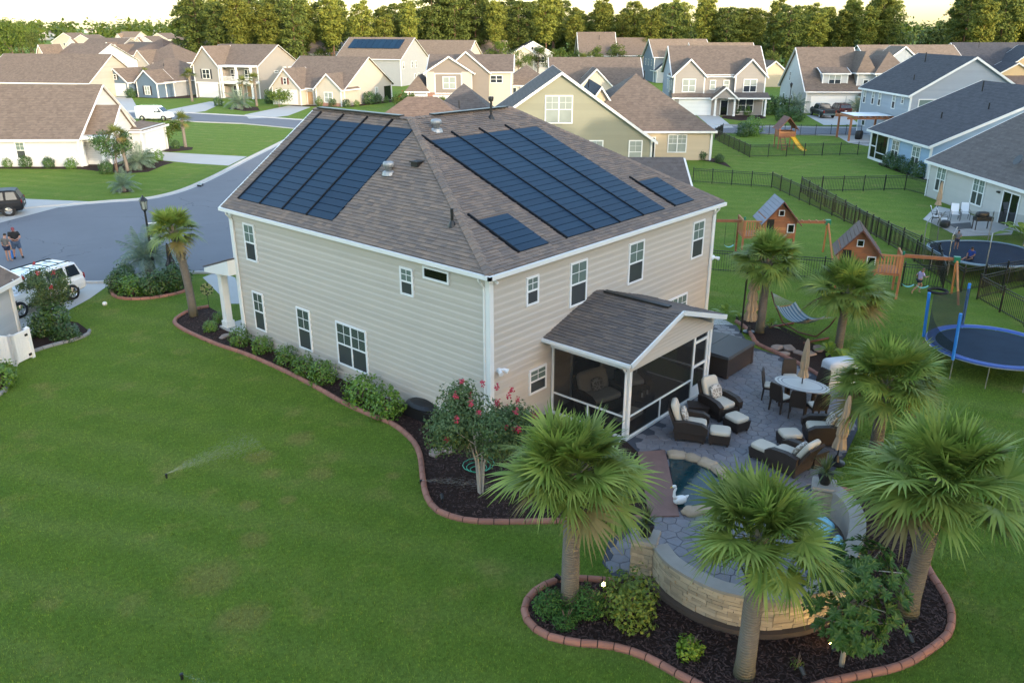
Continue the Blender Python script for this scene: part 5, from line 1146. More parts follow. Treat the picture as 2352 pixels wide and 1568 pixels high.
ct = thing('porch_sofa_corner', 'cushioned bench at the left corner inside the screened porch', 'bench', (3.9,-2.65,.04), R(0)); mb = MB(); mb.box(-.6,-.28,.0,.6,.28,.34); mb.build('base','wicker',ct); MB().rbox((0,0,.39),(.6,.28,.07),.4,4).build('cushion','cushion',ct)

# covered grill at the patio edge, broad leaved plants in the hammock bed
pm('grill_cover', (.52,.53,.54), .7, .1, 2, bump=.15, bscale=10)
q = (11.86,-6.63); gr = thing('covered_grill', 'pale grey covered grill behind the dining table palm', 'grill', (q[0],q[1],.0), R(-35)); mb = MB(); mb.rbox((0,0,.52),(.62,.32,.55),.28,5); mb.build('cover','grill_cover',gr); mb = MB(); mb.box(-.5,-.22,0,.5,.22,.1); mb.build('cart','black_metal',gr)
def broadleaf(label, loc, h, n, seed, mat='lime_leaf'):
    r = random.Random(seed); root = thing('broadleaf_plant', label, 'plant', (loc[0],loc[1],0))
    for i in range(n):
        a = i*2.4; e = R(r.uniform(25,75)); l = h*r.uniform(.7,1.1); o = Vector((math.cos(a),math.sin(a),0)); s = Vector((-o.y,o.x,0)); mb = MB(); row = []
        for t_, w in ((0,.006),(.3,.012),(.45,.07),(.65,.10),(.85,.06),(1,.004)):
            p = o*(math.cos(e)*l*t_)+Vector((0,0,math.sin(e)*l*t_-.45*l*t_**2.5)); row += [tuple(p-s*w*h), tuple(p+s*w*h)]
        mb.add(row, [(2*k,2*k+1,2*k+3,2*k+2) for k in range(5)]); mb.build('leaf', mat, root)
for i, (q, h, lab) in enumerate((((16.34,0.30),.9,'broad leaved plant at the far end of the house wall'),((16.08,-0.59),.8,'broad leaved plant left of the tall folded umbrella'),((16.03,-2.04),.8,'broad leaved plant behind the slim palm trunk'),((14.69,-5.24),1.0,'bright broad leaved plant at the right end of the hammock'),((14.04,-6.11),1.1,'bright broad leaved plant behind the covered grill'))): broadleaf(lab, q, h, 12, i)

# ------------------------------------------------------------------ neighbouring houses
def lapmat(name, c, per=.2):
    t = NT(name); v = t.coord('Object'); z = t.sepx(v)[2]; f = t.math('FRACT', t.math('DIVIDE', z, per)); n = t.noise(1.2, 3, .6, v)
    k = t.math('MULTIPLY', t.math('SUBTRACT', 1.0, t.math('MULTIPLY', t.math('LESS_THAN', f, .16), .16)), t.math('MULTIPLY_ADD', n, .12, .94))  # darker line along every course: the lap's shadow put into the colour
    h = t.n('HueSaturation'); h.inputs['Color'].default_value = (*c,1); t.l(k, h.inputs['Value']); t.col(h.outputs[0]); t.rough(.6); t.bump(f, .3, .02)
SC = {'s_white':(.50,.505,.50),'s_cream':(.48,.43,.355),'s_greige':(.40,.37,.31),'s_paleblue':(.45,.49,.53),'s_navy':(.10,.15,.21),'s_taupe':(.29,.265,.24),'s_grey':(.33,.34,.35),'s_olive':(.25,.245,.175),'s_tan':(.50,.41,.28),'s_blue':(.24,.36,.50),'s_lightgrey':(.44,.43,.40),'s_slate':(.17,.21,.25),'s_brownlap':(.22,.185,.16),'s_greyblue':(.27,.31,.36),'s_gold':(.52,.39,.22)}
for k_, c_ in SC.items(): lapmat(k_, c_); pm(k_+'_plank', c_, .6, .06, 1, obj=.04)
pm('brickwork', (.27,.15,.115), .85, .3, 3, bump=.4, bscale=8); pm('shutter_dark', (.03,.032,.037), .5); pm('shutter_red', (.17,.06,.05), .5); pm('door_wood', (.36,.22,.11), .5)
def slab(mb, pts, th=.12):
    n = len(pts); lo = [(x,y,z-th) for x,y,z in pts]
    mb.add(list(pts)+lo, [tuple(range(n)), tuple(range(2*n-1,n-1,-1))]+[(i,n+i,n+(i+1)%n,(i+1)%n) for i in range(n)])
def face_pts(b, f):
    x0,x1,y0,y1 = b[:4]
    return {'f':((x0,y0),(x1,y0)),'r':((x1,y0),(x1,y1)),'b':((x1,y1),(x0,y1)),'l':((x0,y1),(x0,y0))}[f]
def blk(H, x0, x1, y0, y1, ze, zr, kind, wm, rm, ov=.4, z0=0, planks='', e=.24, corners='fl fr br', wall=True, off=.5, soffit=True):
    """one mass of a house: wall body, roof slabs, eave and rake boards, corner boards"""
    b = (x0,x1,y0,y1); w = None
    cx, cy = x0+(x1-x0)*off, y0+(y1-y0)*off
    if wall:
        mb = MB(); mb.prism([(x0,y0),(x1,y0),(x1,y1),(x0,y1)], z0, ze)
        if kind == 'gx': mb.add([(x1,y0,ze),(x1,y1,ze),(x1,cy,zr-.12),(x0,y0,ze),(x0,y1,ze),(x0,cy,zr-.12)], [(0,1,2),(3,5,4)])
        if kind == 'gy': mb.add([(x0,y0,ze),(x1,y0,ze),(cx,y0,zr-.12),(x0,y1,ze),(x1,y1,ze),(cx,y1,zr-.12)], [(0,1,2),(3,5,4)])
        w = mb.build('wall', wm, H)
        for f in planks:
            p0, p1 = face_pts(b, f); pl = wm+'_plank'
            siding(w, p0, p1, z0+.1, ze, pl, e, proud=.03)
            if (kind == 'gx' and f in 'rl') or (kind == 'gy' and f in 'fb'):
                L = math.hypot(p1[0]-p0[0], p1[1]-p0[1])
                siding(w, p0, p1, ze, zr-.2, pl, e, lambda z: (L*.5*(z-ze)/(zr-ze)*(off/.5 if f in 'fr' else 1), L-L*.5*(z-ze)/(zr-ze)*((1-off)/.5 if f in 'fr' else 1)), proud=.03)
    s = ov*(zr-ze)/max(.1,(cy-y0 if kind in ('gx','hip','hy') else cx-x0)); zo = ze-s+.02; zt = zr+.02; g = min(ov,.3)
    mb = MB(); tr = MB()
    if kind == 'gx':
        slab(mb, [(x0-g,y0-ov,zo),(x1+g,y0-ov,zo),(x1+g,cy,zt),(x0-g,cy,zt)]); s2 = ov*(zr-ze)/max(.1,y1-cy); slab(mb, [(x0-g,cy,zt),(x1+g,cy,zt),(x1+g,y1+ov,ze-s2+.02),(x0-g,y1+ov,ze-s2+.02)])
        for x in (x0-g-.03, x1+g+.03):
            for ya, za in ((y0-ov,zo),(y1+ov,ze-s2+.02)): tr.beam((x,ya,za-.09),(x,cy,zt-.09),.05,.24,(1,0,0))
        for y, z in ((y0-ov-.03,zo),(y1+ov+.03,ze-s2+.02)): tr.beam((x0-g,y,z-.1),(x1+g,y,z-.1),.05,.2)
    elif kind == 'gy':
        slab(mb, [(x0-ov,y0-g,zo),(cx,y0-g,zt),(cx,y1+g,zt),(x0-ov,y1+g,zo)][::-1]); s2 = ov*(zr-ze)/max(.1,x1-cx); slab(mb, [(cx,y0-g,zt),(x1+ov,y0-g,ze-s2+.02),(x1+ov,y1+g,ze-s2+.02),(cx,y1+g,zt)][::-1])
        for y in (y0-g-.03, y1+g+.03):
            for xa, za in ((x0-ov,zo),(x1+ov,ze-s2+.02)): tr.beam((xa,y,za-.09),(cx,y,zt-.09),.24,.05,(0,0,1)) if False else tr.beam((xa,y,za-.09),(cx,y,zt-.09),.05,.24,(0,1,0)) if False else slab(tr, [(xa,y-.025,za+.02),(cx,y-.025,zt+.02),(cx,y+.025,zt+.02),(xa,y+.025,za+.02)], .26)
        for x, z in ((x0-ov-.03,zo),(x1+ov+.03,ze-s2+.02)): tr.beam((x,y0-g,z-.1),(x,y1+g,z-.1),.05,.2)
    elif kind in ('hip','pyr','hy'):
        X0,X1,Y0,Y1 = x0-ov,x1+ov,y0-ov,y1+ov; r = min(X1-X0, Y1-Y0)/2; zo = ze-.15
        if kind == 'hy' or (kind == 'hip' and Y1-Y0 > X1-X0): m_ = (X0+X1)/2; A, B = (m_,Y0+r,zr), (m_,Y1-r,zr)
        else: m_ = (Y0+Y1)/2; A, B = (X0+r,m_,zr), (X1-r,m_,zr)
        c = [(X0,Y0,zo),(X1,Y0,zo),(X1,Y1,zo),(X0,Y1,zo)]
        if A[0] == B[0]: fs = [[c[0],c[1],A],[c[1],c[2],B,A],[c[2],c[3],B],[c[3],c[0],A,B]]
        else: fs = [[c[0],c[1],B,A],[c[1],c[2],B],[c[2],c[3],A,B],[c[3],c[0],A]]
        for q in fs: slab(mb, q, .1)
        for (xa,ya),(xb,yb) in (((X0,Y0-.03),(X1,Y0-.03)),((X1+.03,Y0),(X1+.03,Y1)),((X0-.03,Y0),(X0-.03,Y1))): tr.beam((xa,ya,zo-.07),(xb,yb,zo-.07),.05,.2)
    elif kind == 'shed':    # slopes up towards the back
        zo = ze-ov*(zr-ze)/(y1-y0); slab(mb, [(x0-g,y0-ov,zo),(x1+g,y0-ov,zo),(x1+g,y1,zr),(x0-g,y1,zr)]); tr.beam((x0-g,y0-ov-.03,zo-.08),(x1+g,y0-ov-.03,zo-.08),.05,.2)
    elif kind == 'shedl':   # slopes up towards the left (low side at x1)
        slab(mb, [(x1+ov,y0-g,ze),(x1+ov,y1+g,ze),(x0,y1+g,zr),(x0,y0-g,zr)]); tr.beam((x1+ov+.03,y0-g,ze-.08),(x1+ov+.03,y1+g,ze-.08),.05,.2)
    mb.build('roof', rm, H); tr.build('eave_board', 'white_trim', H)
    if wall:
        for c in corners.split():
            x, sx = (x0,1) if 'l' in c else (x1,-1); y, sy = (y0,1) if 'f' in c else (y1,-1)
            m = MB(); m.box(min(x,x+sx*.12),min(y,y-sy*.045),z0,max(x,x+sx*.12),max(y,y-sy*.045),ze-.02); m.box(min(x,x-sx*.048),min(y-sy*.048,y+sy*.12),z0,max(x,x-sx*.048),max(y-sy*.048,y+sy*.12),ze-.02); m.build('corner_board','white_trim',H)
    return b
def wins(H, b, f, L, detail=False):
    p0, p1 = face_pts(b, f)
    for q in L:
        a, z, w, h = q[:4]; k = q[4] if len(q) > 4 else 'dh'; up, lo = q[5] if len(q) > 5 and q[5] else ('glass_far_light','glass_far_dark'); sh = q[6] if len(q) > 6 else None
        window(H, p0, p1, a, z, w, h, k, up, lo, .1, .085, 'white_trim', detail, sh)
def pipe(H, x, y, z, h=.5): m = MB(); m.tube([(x,y,z-.3),(x,y,z+h)],.06,7); m.build('vent_pipe','dark_metal',H)
LGT = ('glass_far_light','glass_far_light'); DRK = ('glass_far_dark','glass_far_dark')
def column(H, x, y, z0, z1, w=.26): m = MB(); m.box(x-w/2,y-w/2,z0,x+w/2,y+w/2,z1); m.box(x-w/2-.04,y-w/2-.04,z0,x+w/2+.04,y+w/2+.04,z0+.2); m.box(x-w/2-.04,y-w/2-.04,z1-.15,x+w/2+.04,y+w/2+.04,z1-.01); m.build('porch_column','white_trim',H)
NZ = R(-48)     # most of the street is turned this way
# --- left: white ranch house
q = (16.23,65.41); H = thing('ranch_house', 'white single storey house with long brown roof at the left edge', 'house', (q[0],q[1],0), NZ)
b = blk(H, -19, -1.9, 0, 12.4, 2.85, 7.1, 'gx', 's_white', 'roof_brown', planks='fr', e=.22)
wins(H, b, 'f', [(3.0,.75,.95,1.6),(11.1,.75,.95,1.6,'dh',('glass_upper','glass_lower'))], True)
b2 = blk(H, -1.9, .35, 1.3, 7.2, 2.75, 5.3, 'gx', 's_white', 'roof_brown', planks='r', ov=.45, corners='fr'); blk(H, -1.9, 1.6, 6.0, 12.2, 2.75, 3.2, 'hip', 's_white', 'roof_brown', planks='fr', ov=.3)
wins(H, (-1.9,.35,1.3,7.2), 'r', [(1.2,.55,1.5,1.7,'dh2',DRK,'shutter_dark')]); wins(H, b, 'r', [(4.4,3.4,1.6,1.1,'dh2',DRK,'shutter_dark')]); garage_door(H, (1.6,6.0), (1.6,12.2), 1.0, .1, 4.4, 2.2)
column(H, .1, .35, .05, 2.5); column(H, -1.75, .3, .05, 2.6); m = MB(); m.box(-1.9,.05,2.5,.4,1.28,2.8); m.build('porch_beam','white_trim',H); pipe(H,-8.4,3,4.2,.3); pipe(H,-15,9,5,.3)
# --- left cluster, turned a little more
LZ = R(-80)
q = (50.24,147.26); H = thing('gabled_house', 'beige gabled house with brown roof behind the white ranch house', 'house', (q[0]-2,q[1]-4,0), R(-58))
b = blk(H, -22, 0, 0, 15.5, 3.1, 7.6, 'gx', 's_greige', 'roof_brown', planks='r', e=.3); blk(H, 0, 1.0, 13, 17, 3.0, 3.6, 'hip', 's_greige', 'roof_brown'); pipe(H,-6,4,5,.3)
q = (55.85,163.37); H = thing('two_storey_house', 'pale blue grey two storey house with a broad gable', 'house', (q[0]+1,q[1],0), R(-62))
b = blk(H, -9, 0, 0, 15.5, 5.7, 9.1, 'gx', 's_paleblue', 'roof_brown'); wins(H, b, 'r', [(8,3.9,.9,1.3),(10.3,3.9,1.2,1.4),(4.6,4.3,1.2,.45,'fix')])
b = blk(H, -11.5, -8.5, -.6, 5, 5.7, 9.0, 'gy', 's_cream', 'roof_brown'); blk(H, -9, .4, -2.2, -.02, 2.9, 3.9, 'shed', 's_white', 'roof_brown'); column(H, 0, -2, 0, 2.8); column(H, -3, -2, 0, 2.8)
q = (58.19,137.83); H = thing('blue_house', 'low navy blue house with white garage and twin gables', 'house', (q[0],q[1],0), R(-74))
b = blk(H, -5.2, 0, 0, 4, 2.9, 4.9, 'gy', 's_navy', 'roof_brown', ov=.35); wins(H, b, 'f', [(1.9,.5,1.4,1.6,'dh2',LGT,'shutter_dark')])
b = blk(H, -12.6, -6.6, -.8, 6, 2.9, 5.1, 'gy', 's_navy', 'roof_brown', ov=.35); garage_door(H, (-12.6,-.8), (-6.6,-.8), .7, .1, 4.6, 2.2); wins(H, b, 'f', [(2.6,3.1,.8,.95,'dh',DRK,'shutter_dark')])
b = blk(H, -12.4, -.02, 2, 17, 2.9, 6.6, 'hip', 's_grey', 'roof_brown'); wins(H, b, 'r', [(8.2,.7,.95,1.7),(11.6,.7,1.1,1.6)]); pipe(H,-4,6,5.5,.3); pipe(H,-8,10,6,.3)
q = (69.57,121.86); H = thing('porch_house', 'taupe two storey house with double porch, flag and white garage', 'house', (q[0],q[1],0), R(-72))
b = blk(H, -13.2, 0, 0, 12.0, 5.9, 9.3, 'gx', 's_taupe', 'roof_brown'); wins(H, b, 'r', [(7.2,4.0,.9,1.3),(8.9,4.0,.9,1.3),(4.6,4.3,1.1,.4,'fix')])
b2 = blk(H, -13.3, -7.4, -1.8, 5, 5.9, 9.1, 'gy', 's_taupe', 'roof_brown', ov=.4); wins(H, b2, 'f', [(2.0,3.4,1.8,1.7,'dh2',DRK,'shutter_dark')]); garage_door(H, (-13.3,-1.8), (-7.4,-1.8), .8, .1, 4.4, 2.25)
m = MB(); m.box(-12.9,-1.95,2.55,-7.8,-1.82,2.85); m.build('garage_hood','white_trim',H)
for z in (2.75,5.55): m = MB(); m.box(-7.38,-1.9,z,.2,-.02,z+.3); m.build('porch_beam','white_trim',H)
for x in (-6.9,-3.5,-.15): column(H, x, -1.7, .1, 5.6, .3)
m = MB(); m.box(-7.3,-1.85,2.62,.1,-.03,2.74); m.build('balcony_floor','white_trim',H)
m = MB(); m.box(-7.3,-1.82,3.85,.05,-1.76,3.93)
for i in range(36): m.box(-7.2+i*.2,-1.81,3.05,-7.16+i*.2,-1.77,3.85)
m.build('balcony_railing','white_trim',H); wins(H, (-13.2,0,0,12), 'f', [(7.0,3.3,1.6,1.8,'dh2',DRK),(10.2,3.3,1.6,1.8,'dh2',DRK),(7.2,.4,1.8,1.9,'dh2',DRK)]); door(H, (-13.2,0), (0,0), 10.4, .1, 1.0, 2.1, 'door_wood')
fl = thing('flag', 'red and white striped flag on the garage of the porch house', 'flag', (*(73.52,146.97),3.0), LZ); t = NT('flag_cloth'); v = t.coord('Object'); s = t.sepx(v); t.col(t.mix(t.math('GREATER_THAN', t.math('SINE', t.math('MULTIPLY', s[2], 48)), 0), (.5,.06,.07), (.6,.58,.56))); t.rough(.8); mb = MB(); vs = []
for i in range(7):
    for z in (-.3,.45): vs.append((i*.2, .12*math.sin(i*1.1), z-.06*i))
mb.add(vs, [(2*i,2*i+2,2*i+3,2*i+1) for i in range(6)]); mb.build('cloth','flag_cloth',fl); mb = MB(); mb.tube([(-.6,.1,.3),(.05,0,.5)],.025,6); mb.build('staff','white_trim',fl)
q = (70.58,98.27); H = thing('cream_house', 'cream single storey house with white garage and two small gables', 'house', (q[0],q[1],0), R(-72))
b = blk(H, -13.5, 0, 0, 15.0, 3.0, 7.6, 'gx', 's_cream', 'roof_brown'); wins(H, b, 'r', [(9.4,.7,.9,1.8)])
m = MB(); wbox(m,(0,0),(0,15),12.4,14.6,.1,2.5,0,.06); m.build('porch_screen','glass_black',H)
b2 = blk(H, -13.6, -7.8, -1.4, 4, 3.0, 5.9, 'gy', 's_cream', 'roof_brown', ov=.4); garage_door(H, (-13.6,-1.4), (-7.8,-1.4), .75, .1, 4.3, 2.25); wins(H, b2, 'f', [(2.5,3.3,.7,1.1,'dh',DRK,'shutter_red')])
b3 = blk(H, -5.0, -.05, -.9, 4, 3.0, 5.2, 'gy', 's_cream', 'roof_brown', ov=.4); wins(H, b3, 'f', [(1.6,.6,1.7,1.7,'dh2',('glass_far_light','glass_far_light'))]); m = MB(); wbox(m,(-5,-.9),(0,-.9),.1,4.8,.05,.55,.0,.06); m.build('brick_band','brickwork',H)
door(H, (-13.5,0), (0,0), 6.1, .1, 1.1, 2.1, 'door_wood')
q = (109.40,128.15); H = thing('solar_roof_house', 'taupe two storey house with a long blue solar array on its roof', 'house', (q[0],q[1],0), R(-68))
b = blk(H, -16, 0, 0, 14, 5.9, 10.1, 'gx', 's_grey', 'roof_tan'); wins(H, b, 'r', [(1.0,3.6,.8,1.5),(5.4,3.6,.7,1.5,'dh',DRK),(7.4,3.6,.7,1.5,'dh',DRK),(6.8,.7,.7,1.6,'dh',DRK),(8.6,1.2,.7,1.2,'dh',DRK)])
for k in range(9):
    m = MB(); x = -14.6+k*1.45; z0, z1 = 5.9+4.2*.42, 5.9+4.2*.86; m.hexa([(x,7*.42,z0+.12),(x+1.38,7*.42,z0+.12),(x+1.38,7*.86,z1+.12),(x,7*.86,z1+.12),(x,7*.42-.03,z0+.2),(x+1.38,7*.42-.03,z0+.2),(x+1.38,7*.86-.03,z1+.2),(x,7*.86-.03,z1+.2)]); m.build('solar_panel','solar_blue',H)
q = (75.94,83.68); H = thing('craftsman_house', 'taupe and cream craftsman house with layered gables and brick pillars', 'house', (q[0],q[1],0), R(-50))
b = blk(H, 0, 13.2, 1.2, 11, 5.9, 8.2, 'gx', 's_cream', 'roof_brown'); wins(H, b, 'f', [(9.8,4.0,2.0,1.2,'dh2',DRK),(7.2,3.3,1.1,1.9,'dh',LGT)])
b2 = blk(H, -.1, 7.0, -.6, 6, 5.9, 8.1, 'gy', 's_brownlap', 'roof_brown', ov=.5); wins(H, b2, 'f', [(2.5,3.2,2.1,1.9,'dh2',LGT)])
m = MB(); wbox(m,(-.1,-.6),(7,-.6),0,1.2,2.7,5.8,0,.05); wbox(m,(-.1,-.6),(7,-.6),5.5,7.1,2.7,5.8,0,.05); m.build('panel','s_cream',H); m = MB(); wbox(m,(-.1,-.6),(7,-.6),1.2,1.35,2.5,5.6,0,.08); wbox(m,(-.1,-.6),(7,-.6),5.4,5.55,2.5,5.6,0,.08); wbox(m,(-.1,-.6),(7,-.6),1.35,5.4,5.45,5.6,0,.08); wbox(m,(-.1,-.6),(7,-.6),1.2,5.5,2.4,2.65,0,.1); m.build('window_surround','white_trim',H)
b3 = blk(H, 2.5, 9.6, .4, 9, 5.9, 8.8, 'gy', 's_brownlap', 'roof_brown', ov=.4, corners='')
b4 = blk(H, -3.2, -.12, -.9, 8, 3.0, 5.2, 'hip', 's_grey', 'roof_brown'); garage_door(H, (-3.2,-.9), (-.12,-.9), .45, .1, 2.3, 2.2); garage_door(H, (-.1,-.6), (7,-.6), 1.0, .1, 3.6, 2.2)
m = MB(); wbox(m,(-.1,-.6),(7,-.6),0,.85,.02,2.68,0,.12); wbox(m,(-.1,-.6),(7,-.6),.87,7,2.3,2.68,0,.1); m.build('brick_pier','brickwork',H)
# --- centre: green gabled house just behind the beige one and its wing
H = thing('green_house', 'olive green gabled house rising behind the solar roof', 'house', (42.4,30.6,0), NZ)
b = blk(H, -8.3, 8.3, 0, 13, 3.05, 8.75, 'gy', 's_olive', 'roof_grey', planks='fr', e=.3, ov=.45); wins(H, b, 'f', [(6.85,4.35,2.5,2.45,'dh2',LGT),(10.9,.8,1.3,2.1,'dh',LGT),(14.5,.8,1.25,2.1,'dh',LGT)], True)
blk(H, -19, -7.6, 6, 14.5, 3.0, 5.9, 'hip', 's_olive', 'roof_rust'); blk(H, -13.5, -5.5, 15, 24, 3.0, 6.6, 'pyr', 's_olive', 'roof_grey'); pipe(H,-9.5,8.5,5.2,.5); pipe(H,3.2,8,7.2,.5)  # sunlit wing in rust, shaded slopes in grey: light put into roof colours
downspout(H, 8.25, -.02, 0, 2.9, 0, -1); 
q = (58.14,23.86); H = thing('tan_house', 'tan house with steep brown hip roof, right of the green gable', 'house', (q[0],q[1],0), NZ)
b = blk(H, -13.4, 0, 0, 15.0, 3.0, 7.9, 'pyr', 's_tan', 'roof_brown', planks='f', e=.25, ov=.35); wins(H, b, 'f', [(9.0,.75,1.9,1.8,'dh2',LGT)], True); door(H, (-13.4,0), (0,0), 6.7, .1, 1.0, 2.1, 'glass_far_dark', lite=True); pipe(H,-6.0,6.6,7.6,.6); downspout(H, -.15, 0, 0, 2.85, 0, -1)
blk(H, -13.4, -8, 4, 16, 3.0, 6.8, 'gy', 's_tan', 'roof_dark', corners='')
bush('round clipped shrub at the corner of the tan house', (57.82,24.56), 1.1, BD[0], stem=False)
H = thing('garden_room', 'low grey roofed garden room beyond the far corner of the beige house', 'building', (31.6,11.0,0), NZ); blk(H, -9, -.3, .3, 6.3, 2.6, 4.0, 'gx', 's_tan', 'roof_grey', ov=.35)
# --- behind the centre
q = (102.05,78.61); H = thing('long_roof_house', 'house with a long brown roof behind the green gable', 'house', (q[0],q[1],0), NZ)
b = blk(H, -1, 14.5, -6, 6, 3.2, 7.4, 'gx', 's_tan', 'roof_brown'); blk(H, 3, 9, -11, -5, 3.0, 6.0, 'gy', 's_cream', 'roof_brown'); pipe(H,6,0,7.2,.4)
b = blk(H, -9.5, -1.0, -5.5, 3, 3.2, 6.2, 'pyr', 's_lightgrey', 'roof_brown'); wins(H, b, 'f', [(1.0,.3,1.5,2.4,'dh2',DRK),(3.4,.3,1.5,2.4,'dh2',DRK),(5.8,.3,1.5,2.4,'dh2',DRK)])
for x in (-9.3,-6.2,-3.9,-1.2): column(H, x, -5.7, 0, 3.0, .3)
q = (157.05,136.84); H = thing('white_gable_house', 'small white double gabled house in front of the pines', 'house', (q[0],q[1],0), R(-45))
b = blk(H, 0, 10.5, 0, 11, 5.9, 8.7, 'gy', 's_white', 'roof_grey'); wins(H, b, 'f', [(6.4,3.3,2.0,1.6,'dh2',DRK,'shutter_dark'),(4.7,6.5,.8,.9,'fix',DRK),(1.6,3.4,1.4,1.5,'dh',LGT)]); b = blk(H, -.2, 5.4, -1.2, 3, 5.9, 7.6, 'gy', 's_cream', 'roof_grey')
q = (165.29,120.80); H = thing('brown_roof_house', 'house showing only a big stepped brown roof before the pines', 'house', (q[0],q[1],0), NZ); blk(H, 0, 9.5, 0, 14, 5.5, 11.0, 'gx', 's_taupe', 'roof_brown'); blk(H, 9.5, 19.0, 1, 13, 5.5, 9.6, 'gx', 's_taupe', 'roof_brown'); pipe(H,5.4,4.5,9.4,.8)
q = (180.16,110.54); H = thing('slate_house', 'slate blue two storey house with tan roof and white gable', 'house', (q[0]-22,q[1]-17,0), R(-44)); b = blk(H, 0, 13.5, 0, 11, 5.9, 9.6, 'gx', 's_slate', 'roof_tan', corners='fl'); wins(H, b, 'l', [(2,3.6,.8,1.5,'dh',DRK),(5,3.6,.8,1.5,'dh',DRK),(8,3.6,.8,1.5,'dh',DRK)]); b = blk(H, .3, 9, -2, 3, 3.0, 6.6, 'gy', 's_white', 'roof_dark'); wins(H, b, 'f', [(3.6,3.4,1.3,1.2,'dh',LGT,'shutter_dark')])
# --- right: two storey house facing the street
q = (95.00,50.55); H = thing('twin_gable_house', 'taupe two storey house with two front gables and white garage', 'house', (q[0],q[1],0), R(-51))
b = blk(H, 0, 13.4, 0, 11.5, 5.85, 9.7, 'gx', 's_greyblue', 'roof_brown'); blk(H, 4.5, 9.0, -.06, 2, 5.8, 5.9, 'gx', 's_taupe', 'roof_brown', wall=True, corners='', ov=.1)  # grey blue body puts the left wall's bluish shade into its colour
wins(H, (4.5,9.0,-.06,2), 'f', [(.9,3.6,.9,1.4,'dh',LGT),(2.9,3.6,.9,1.4,'dh',LGT)]); wins(H, b, 'l', [(7.5,3.0,.7,1.7,'dh',DRK),(9.3,3.4,.7,1.5,'dh',DRK),(5.5,3.4,.7,1.5,'dh',DRK)])
for x0, x1, lit in ((0,4.5,LGT),(9.0,13.4,('glass_far_light','glass_far_dark'))):
    bb = blk(H, x0, x1, -.8, 4, 5.85, 8.0, 'gy', 's_taupe', 'roof_brown', ov=.35); wins(H, bb, 'f', [(1.2,3.3,2.0,1.9,'dh2',lit)])
m = MB(); wbox(m,(0,-.8),(13.4,-.8),0,.2,0,.1,0,.02); 
blk(H, 0, 9, -1.5, -.82, 2.75, 3.15, 'shed', 's_taupe', 'roof_brown', corners='fl fr', ov=.3); garage_door(H, (0,-1.5), (9,-1.5), .9, .05, 4.6, 2.3)
blk(H, 8.0, 13.6, -2.6, -.84, 2.75, 3.3, 'shed', 's_taupe', 'roof_grey', wall=False, ov=.3); blk(H, 5.6, 9.0, -2.9, -.9, 2.75, 4.2, 'gy', 's_taupe', 'roof_brown', z0=2.62, corners='', ov=.3)
for x in (6.0,8.8,13.3): column(H, x, -2.6, .05, 2.7)
wins(H, (0,13.4,-.8,4), 'f', [(9.7,.5,2.3,1.9,'dh2',DRK)]); door(H, (0,-1.55), (13.4,-1.55), 7.0, .1, 1.0, 2.1, 'glass_black')
q = (163.56,63.59); H = thing('tan_gable_house', 'tan roofed house with a small front gable before the pines', 'house', (q[0],q[1],0), NZ); blk(H, -19, -5, 4, 16, 4.5, 9.0, 'gx', 's_tan', 'roof_tan'); blk(H, -5, 0.6, 0, 9, 3.2, 5.4, 'gy', 's_tan', 'roof_brown')
q = (110.23,36.24); H = thing('white_house', 'white two storey house with dormer, garage and two dark vehicles', 'house', (q[0],q[1],0), R(-50))
b = blk(H, 0, 8.4, 0, 14, 3.5, 9.4, 'gx', 's_white', 'roof_brown', ov=.35); wins(H, b, 'l', [(4.5,4.2,.7,1.5,'dh',DRK),(2.0,.7,.8,1.5,'dh',DRK),(6.5,.7,.8,1.5,'dh',DRK),(8,.7,.8,1.5,'dh',DRK)]); garage_door(H, (0,0), (8.4,0), .9, .05, 5.0, 2.3); garage_door(H, (0,0), (8.4,0), 6.3, .05, 1.6, 2.3)
b = blk(H, 2.5, 6.3, 1.0, 5, 5.9, 6.6, 'gx', 's_white', 'roof_brown', z0=3.8, ov=.3); wins(H, (2.5,6.3,1.0,5), 'f', [(.9,4.2,1.9,1.4,'dh2',('glass_far_light','glass_far_dark'))])
b = blk(H, 7.6, 10.0, .6, 9, 6.0, 8.9, 'hip', 's_white', 'roof_brown', corners='fl'); wins(H, b, 'f', [(.9,3.5,.8,1.4,'dh',DRK)]); b = blk(H, 10.0, 14.6, -.3, 9, 6.0, 8.9, 'hip', 's_white', 'roof_brown'); wins(H, b, 'f', [(1.3,3.5,1.6,1.6,'dh2',LGT,'s_tan')])
blk(H, 7.9, 10.6, -2.2, .5, 2.7, 3.9, 'pyr', 's_white', 'roof_brown', wall=False, ov=.3); column(H, 8.2, -1.9, 0, 2.6); column(H, 10.2, -1.9, 0, 2.6); door(H, (7.6,.6), (10,.6), .8, .1, .95, 2.1, 'glass_black')
q = (181.52,51.76); H = thing('grey_gable_house', 'grey gabled two storey house with tan roof below the pines', 'house', (q[0]-42,q[1]-15,0), R(-42)); b = blk(H, 0, 18, 0, 12, 5.6, 9.3, 'gx', 's_greyblue', 'roof_tan'); b = blk(H, -.6, 9.5, -1.5, 3, 5.5, 9.2, 'gy', 's_greyblue', 'roof_tan'); wins(H, b, 'f', [(4.6,3.4,.8,1.9,'dh',DRK)])
